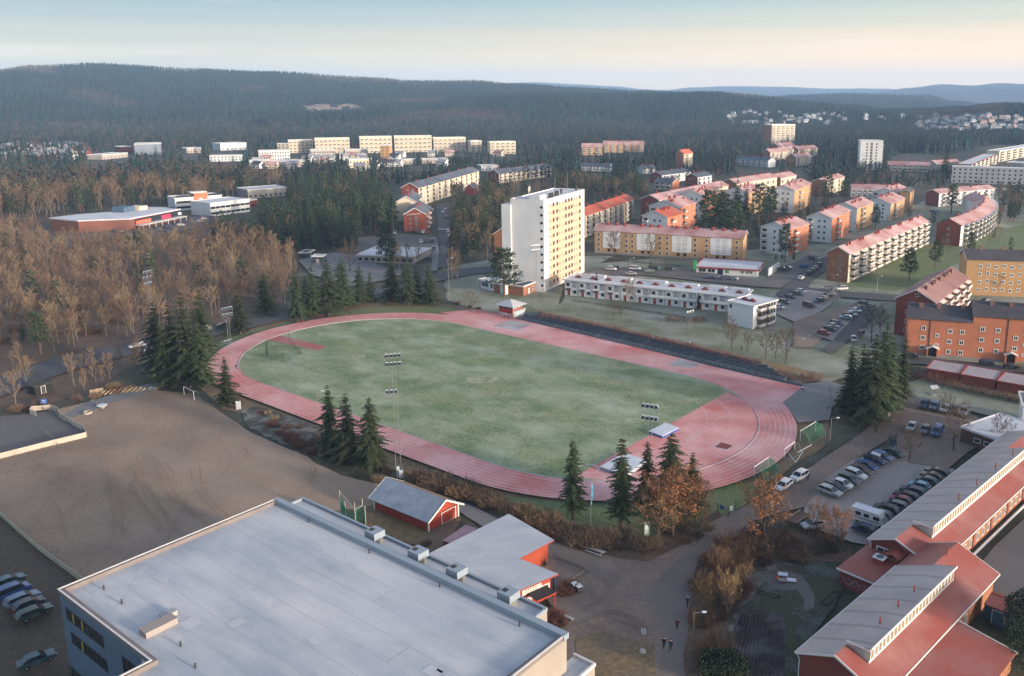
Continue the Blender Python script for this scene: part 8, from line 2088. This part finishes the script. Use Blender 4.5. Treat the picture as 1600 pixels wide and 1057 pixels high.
HM = [house_mesh(a, c, 'house') for a, c in ((white_render, hr), (white_render, roof_dark), (cream, roof_pink), (mat('house_red', (.2, .05, .04)), hr), (grey_render, hr))]
r_ = random.Random(21); HOUSES = []
for (x0, x1, y0, y1, n, lab, grp) in ((4, 128, 228, 236, 20, 'small detached house in the upper rows of the far left estate', 'houses of the far left estate'), (0, 140, 238, 250, 22, 'small detached house in the lower rows of the far left estate', 'houses of the far left estate'),
  (400, 830, 244, 268, 26, 'small pale house among trees below the far white flats', 'houses below the far flats'), (1138, 1300, 176, 196, 46, 'pale detached house in the far valley village left of centre right', 'houses of the far valley'), (1300, 1420, 172, 190, 14, 'pale detached house scattered between the valley woods', 'houses of the far valley'), (1430, 1600, 181, 206, 58, 'pale detached house on the wooded slope at far right', 'houses on the far right slope')):
 k = 0; t = 0; got = []
 while k < n and t < 900:
  t += 1; px, py = r_.uniform(x0, x1), r_.uniform(y0, y1)
  if any(abs(px - a) < 7 and abs(py - c) < 3 for a, c in got): continue
  p = T(px, py)
  if p is None: continue
  got.append((px, py)); k += 1; HOUSES.append((p.x, p.y, px))
  o = tag(link('detached_house', HM[r_.choice((0, 1, 1, 3, 4, 3, 4) if x0 < 200 else (0, 0, 0, 4, 2, 1))], None, (p.x, p.y, p.z - .3), r_.uniform(-.5, .5)), lab, 'house', grp)
  s = 1.0 if p.y < 1500 else .8; o.scale = (s, s, s)
AVOID = [SHEETS[k] for k in ('forest_road', 'north_road', 'north_pavement', 'cross_road', 'north_lot', 'mall_lot', 'town_street', 'west_apron', 'tenants_lot')]
VIS = []
for f in FOOT:
 cs = [f.A, f.A + f.ex * f.L, f.A + f.ex * f.L + f.ey * f.D, f.A + f.ey * f.D]
 p0 = [proj((c.x, c.y, f.z0)) for c in cs[:2]]; p1 = [proj((c.x, c.y, getattr(f, 'h', 4))) for c in cs]
 VIS.append((min(p[0] for p in p1) - 2, max(p[0] for p in p1) + 2, max(p[1] for p in p0), min(p[1] for p in p1), f.A.length))
def clear(x, y, h, frac=.4):
 for f in FOOT:
  v = Vector((x, y)) - f.A; a, b = v.dot(f.ex), v.dot(f.ey)
  if -2.5 < a < f.L + 2.5 and -2.5 < b < f.D + 2.5: return False
 for (hx, hy, hp_) in HOUSES:
  if abs(x - hx) < 9 and -26 < y - hy < 9: return False
 for s in AVOID:
  if inpoly((x, y), s): return False
 px, pb = proj((x, y, 0)); pt = proj((x, y, h))[1]; d = math.hypot(x, y)
 for (x0, x1, yb, yt, dd) in VIS:
  if x0 < px < x1 and pb > yb - 2 and pt < yb - frac * (yb - yt): return False
 return True
PTS = []   # (dist, kind, x, y, h)
def wood(px, sp, mix, h0, h1, seed, frac=.4):
 poly = [G(*p) for p in px]; r = random.Random(seed)
 xs = [p.x for p in poly]; ys = [p.y for p in poly]; x = min(xs)
 while x < max(xs):
  y = min(ys)
  while y < max(ys):
   q = (x + r.uniform(-.48, .48) * sp, y + r.uniform(-.48, .48) * sp); y += sp
   if not inpoly(q, poly): continue
   k = r.random(); h = r.uniform(h0, h1); kind = None
   for nm, w_ in mix:
    if k < w_: kind = nm; break
    k -= w_
   if kind is None: continue
   if kind == 'birch' and noise.noise(Vector((q[0] * .02, q[1] * .02, 5))) < -.35: h *= .6
   if clear(q[0], q[1], h, frac): PTS.append((math.hypot(*q), kind, q[0], q[1], h))
  x += sp
wood([(-60, 560), (-60, 352), (60, 372), (200, 382), (330, 374), (390, 378), (445, 405), (470, 425), (440, 470), (400, 484), (330, 500), (230, 522), (100, 548), (0, 585)], 5.1, (('birch', .86), ('pine', .04), ('spruce', .02)), 8.5, 14.5, 1)
wood([(-60, 660), (-60, 635), (100, 590), (225, 556), (235, 592), (140, 612), (30, 645)], 5.5, (('birch', .8),), 5.5, 10, 2)
wood([(-60, 350), (-60, 290), (60, 288), (330, 280), (390, 283), (445, 290), (445, 304), (390, 305), (330, 322), (270, 322), (130, 331), (60, 345)], 6.5, (('birch', .62), ('spruce', .16), ('pine', .16)), 14, 20, 3)
wood([(330, 374), (325, 352), (400, 326), (480, 306), (560, 302), (612, 318), (632, 372), (620, 380), (560, 390), (470, 396), (400, 394)], 5.6, (('spruce', .62), ('pine', .3), ('birch', .05)), 13, 19, 4)
wood([(330, 350), (395, 328), (470, 304), (560, 300), (640, 284), (660, 278), (560, 272), (450, 276), (440, 300), (395, 312)], 7, (('spruce', .3), ('pine', .35), ('birch', .28)), 12, 17, 5)
wood([(706, 316), (760, 296), (800, 288), (870, 288), (1010, 298), (1010, 332), (992, 310), (910, 312), (800, 312), (800, 385), (770, 405), (706, 418), (708, 345)], 6, (('pine', .42), ('birch', .38), ('spruce', .12)), 11, 16, 6)
wood([(860, 286), (870, 258), (1005, 262), (1060, 256), (1180, 262), (1240, 258), (1260, 280), (1140, 274), (1060, 290), (1000, 300)], 7, (('pine', .55), ('spruce', .3), ('birch', .12)), 12, 18, 7)
wood([(1240, 262), (1244, 236), (1330, 226), (1600, 218), (1720, 216), (1720, 232), (1560, 226), (1480, 242), (1400, 240), (1385, 262), (1340, 264), (1290, 280), (1265, 292)], 8, (('spruce', .6), ('pine', .25), ('birch', .12)), 15, 21, 8)
wood([(1265, 300), (1290, 280), (1345, 268), (1440, 272), (1480, 285), (1470, 292), (1440, 300), (1400, 300), (1330, 300)], 7, (('pine', .5), ('birch', .35), ('spruce', .12)), 9, 14, 9)
wood([(1555, 360), (1558, 300), (1700, 300), (1700, 350), (1600, 345)], 6.5, (('pine', .45), ('birch', .45)), 9, 13, 10)
wood([(640, 300), (700, 262), (860, 268), (860, 280), (760, 296), (755, 288), (705, 312)], 7, (('pine', .6), ('spruce', .25), ('birch', .12)), 11, 16, 11)
wood([(-80, 288), (-80, 205), (400, 205), (800, 208), (1240, 205), (1240, 236), (1190, 262), (870, 258), (700, 262), (445, 286), (330, 280)], 10.5, (('spruce', .38), ('pine', .25), ('birch', .3)), 12, 17, 12, .25)
wood([(1240, 236), (1240, 200), (1720, 195), (1720, 216), (1330, 226)], 10, (('spruce', .6), ('pine', .2), ('birch', .15)), 14, 19, 13, .3)
wood([(1000, 350), (1240, 296), (1440, 318), (1430, 345), (1290, 388), (1190, 402), (1000, 388)], 9.5, (('pine', .22), ('birch', .4)), 7, 11, 14, .5)
wood([(1450, 352), (1560, 345), (1600, 440), (1490, 425), (1440, 400)], 13, (('pine', .25), ('birch', .3)), 7, 11, 15, .5)
PTS.sort()
cnt = {'spruce': 0, 'pine': 0, 'birch': 0}
LAB = {'spruce': 'dark spruce standing in the woods around the town', 'pine': 'green pine standing in the woods around the town', 'birch': 'bare brown birch standing in the woods around the town'}
rest = {}
lim = {'spruce': 225, 'pine': 275, 'birch': 280}
for (d, kind, x, y, h) in PTS:
 cnt[kind] += 1
 if cnt[kind] <= lim[kind]:
  near = d < 300
  kk = kind if near and kind != 'spruce' else kind + '_mid'
  tree(kk, x, y, h, LAB[kind], {'spruce': 'spruces of the woods', 'pine': 'pines of the woods', 'birch': 'bare birches of the woods'}[kind], cnt[kind], parts=d < 420)
 else:
  rest.setdefault(kind + ('_mid' if d < 720 else '_far'), []).append((x, y, 0, h))
print('trees', cnt, {k: len(v) for k, v in rest.items()})
def hill_points():
 r = random.Random(77); out = {'spruce_far': [], 'pine_far': [], 'birch_far': []}
 px = -70.0
 while px < 1680:
  az = math.atan((px - CX) / (F / _c)); rr = 1490.0; best = -9
  while rr < 4350:
   step = 8.5 + rr * .002
   x, y = rr * math.sin(az), rr * math.cos(az); q = r.random()
   x += r.uniform(-5, 5); y += r.uniform(-5, 5); h = hill(x, y); el = (h + 13 - HC) / rr
   if el > best - .0006:
    n_ = noise.noise(Vector((x * .0035, y * .0035, 1.7)))
    kind = 'birch_far' if n_ > .34 or (h < 14 and q < .4) else ('pine_far' if q < .2 else 'spruce_far')
    if not any(inpoly((x, y), c) for c in CLEAR) and not any(abs(x - a) < 10 and -40 < y - b < 10 for a, b, _ in HOUSES): out[kind].append((x, y, h, r.uniform(9, 16)))
   best = max(best, (h - HC) / rr); rr += step * r.uniform(.8, 1.2)
  px += 3.9
 return out
CLEAR = []
for box in ([(470, 166), (560, 166), (575, 176), (485, 180)],):
 q = [T(*p) for p in box]
 if all(q): CLEAR.append([(v.x, v.y) for v in q])
hp = hill_points()
cm = MB()
for i in range(18):
 for j in range(6):
  q = [T(468 + (i + a) * 6, 165 + (j + c) * 2.4 + 2 * math.sin(i * .9)) for a, c in ((0, 1), (1, 1), (1, 0), (0, 0))]
  if all(q) and noise.noise(Vector((i * .3, j * .6, 2))) > -.3: cm.add([(v.x, v.y, v.z + 1) for v in q], [(0, 1, 2, 3)])
structure('hill_clearing', cm, mat('clearing_ground', (.33, .24, .17), (.2, .15, .11), .03))
def gn_forest(name, pts, kind, label, zscale=1.0):
 me = bpy.data.meshes.new(name); me.from_pydata([(p[0], p[1], p[2] - .2) for p in pts], [], [])
 base = max(v.co.z for v in ONE[kind][0].vertices); r = random.Random(len(pts))
 a = me.attributes.new('size', 'FLOAT', 'POINT'); a.data.foreach_set('value', [p[3] / base for p in pts])
 o = link(name, me); tag(o, label, 'woodland', None, 'stuff')
 ng = bpy.data.node_groups.new(name, 'GeometryNodeTree'); ng.interface.new_socket('Geometry', in_out='INPUT', socket_type='NodeSocketGeometry'); ng.interface.new_socket('Geometry', in_out='OUTPUT', socket_type='NodeSocketGeometry')
 N = ng.nodes.new; gi, go = N('NodeGroupInput'), N('NodeGroupOutput'); ip = N('GeometryNodeInstanceOnPoints'); oi = N('GeometryNodeObjectInfo')
 oi.inputs['Object'].default_value = SRCOBJ[kind]; oi.inputs['As Instance'].default_value = True; oi.transform_space = 'ORIGINAL'
 at = N('GeometryNodeInputNamedAttribute'); at.data_type = 'FLOAT'; at.inputs['Name'].default_value = 'size'
 rn = N('FunctionNodeRandomValue'); rn.data_type = 'FLOAT_VECTOR'; rn.inputs[1].default_value = (.06, .06, 6.28)
 L = ng.links.new; L(gi.outputs[0], ip.inputs['Points']); L(oi.outputs['Geometry'], ip.inputs['Instance']); L(at.outputs[0], ip.inputs['Scale']); L(rn.outputs[0], ip.inputs['Rotation']); L(ip.outputs[0], go.inputs[0])
 m = o.modifiers.new('scatter', 'NODES'); m.node_group = ng
SRCOBJ = {}
for k, (nm, cat) in {'spruce_mid': CATN['spruce'], 'pine_mid': CATN['pine'], 'birch_mid': CATN['birch'], 'spruce_far': CATN['spruce'], 'pine_far': CATN['pine'], 'birch_far': CATN['birch']}.items():
 lst = rest.get(k) or hp[k]; x, y, z, h = lst.pop()
 base = max(v.co.z for v in ONE[k][0].vertices)
 o = tag(link(nm, ONE[k][0], None, (x, y, z)), LAB[k.split('_')[0]], cat, {'spruce': 'spruces of the woods', 'pine': 'pines of the woods', 'birch': 'bare birches of the woods'}[k.split('_')[0]]); o.scale = (h / base,) * 3; SRCOBJ[k] = o
for k, lst in rest.items(): gn_forest('woodland', lst, k, {'spruce': 'further spruces', 'pine': 'further pines', 'birch': 'further bare birches'}[k.split('_')[0]] + (' in the woods of the middle distance' if 'mid' in k else ' in the flat woods below the hills'))
for k, lst in hp.items(): gn_forest('hill_forest', lst, k, {'spruce': 'spruce forest', 'pine': 'pine forest', 'birch': 'bare birch forest'}[k.split('_')[0]] + ' covering the far hills')
print('hills', {k: len(v) for k, v in hp.items()})
bush_n = [0]
def bushes(px, n, mats, label, group, h0=.7, h1=1.3, seed=1):
 poly = [G(*p) for p in px]; r = random.Random(seed); xs = [p.x for p in poly]; ys = [p.y for p in poly]; k = 0; t = 0
 while k < n and t < n * 40:
  t += 1; q = (r.uniform(min(xs), max(xs)), r.uniform(min(ys), max(ys)))
  if not inpoly(q, poly) or any(-1 < (Vector(q) - f.A).dot(f.ex) < f.L + 1 and -1 < (Vector(q) - f.A).dot(f.ey) < f.D + 1 for f in FOOT): continue
  o = tag(link('shrub', SHR[r.choice(mats)], None, (q[0], q[1], 0), r.random() * 6.28), label, 'shrub', group); s = r.uniform(h0, h1); o.scale = (s * 1.15, s * 1.15, s); k += 1
bushes([(645, 745), (700, 755), (790, 792), (880, 826), (960, 848), (955, 866), (890, 852), (820, 815), (745, 785), (655, 764)], 75, (1, 1, 2, 0), 'brown twiggy bush on the bank above the red shed and club room', 'brown bushes on the rear bank', .8, 1.35, 1)
bushes([(400, 640), (440, 655), (540, 700), (620, 738), (660, 750), (640, 768), (580, 752), (520, 735), (430, 680)], 36, (0, 1, 3), 'dark twiggy bush on the frosted bank before the near straight', 'dark bushes on the near bank', .5, 1.0, 2)
bushes([(1095, 880), (1140, 848), (1180, 850), (1200, 880), (1165, 910), (1135, 975), (1125, 1045), (1088, 1045), (1090, 960)], 60, (0, 1, 2, 3), 'twiggy bush in the scrub between path and garden', 'bushes in the scrub', .7, 1.5, 3)
bushes([(1180, 835), (1330, 860), (1340, 880), (1260, 880), (1190, 872)], 26, (0, 1, 3), 'dark twiggy bush along the garden top edge', 'bushes at the garden edge', .7, 1.3, 4)
bushes([(940, 835), (1010, 842), (1100, 812), (1115, 825), (1070, 852), (1000, 866), (950, 855)], 18, (0, 1), 'bush under the orange beeches at the near bend', 'bushes under the beeches', .6, 1.1, 5)
bushes([(0, 480), (60, 468), (230, 462), (240, 500), (160, 520), (0, 560)], 28, (0, 1, 0), 'low bush in the open scrub of the west wood', 'bushes in the west wood', .9, 1.6, 6)
bushes([(0, 650), (60, 630), (200, 598), (262, 585), (262, 598), (150, 622), (40, 648)], 16, (0, 1, 2), 'bush along the far edge of the gravel field', 'bushes by the gravel field', .6, 1.0, 7)
bushes([(470, 508), (560, 480), (690, 478), (760, 488), (760, 478), (690, 468), (560, 470), (470, 494)], 20, (3, 0, 1), 'bush along the fence behind the western spruces', 'bushes behind the western spruces', .5, .9, 8)
bushes([(690, 862), (700, 850), (640, 838), (600, 845), (570, 825), (540, 820), (600, 850), (650, 868)], 10, (2, 1), 'tuft of dry weeds beside the red shed', 'weeds beside the red shed', .3, .6, 9)
bushes([(872, 925), (890, 905), (895, 925), (880, 940)], 4, (3, 3), 'russet bush beside the club room porch', 'russet bushes by the club room', .6, .9, 10)
bushes([(848, 975), (868, 955), (880, 975), (858, 990)], 4, (3, 3), 'russet bush in the corner by the sports hall', 'russet bushes by the sports hall', .6, .9, 11)
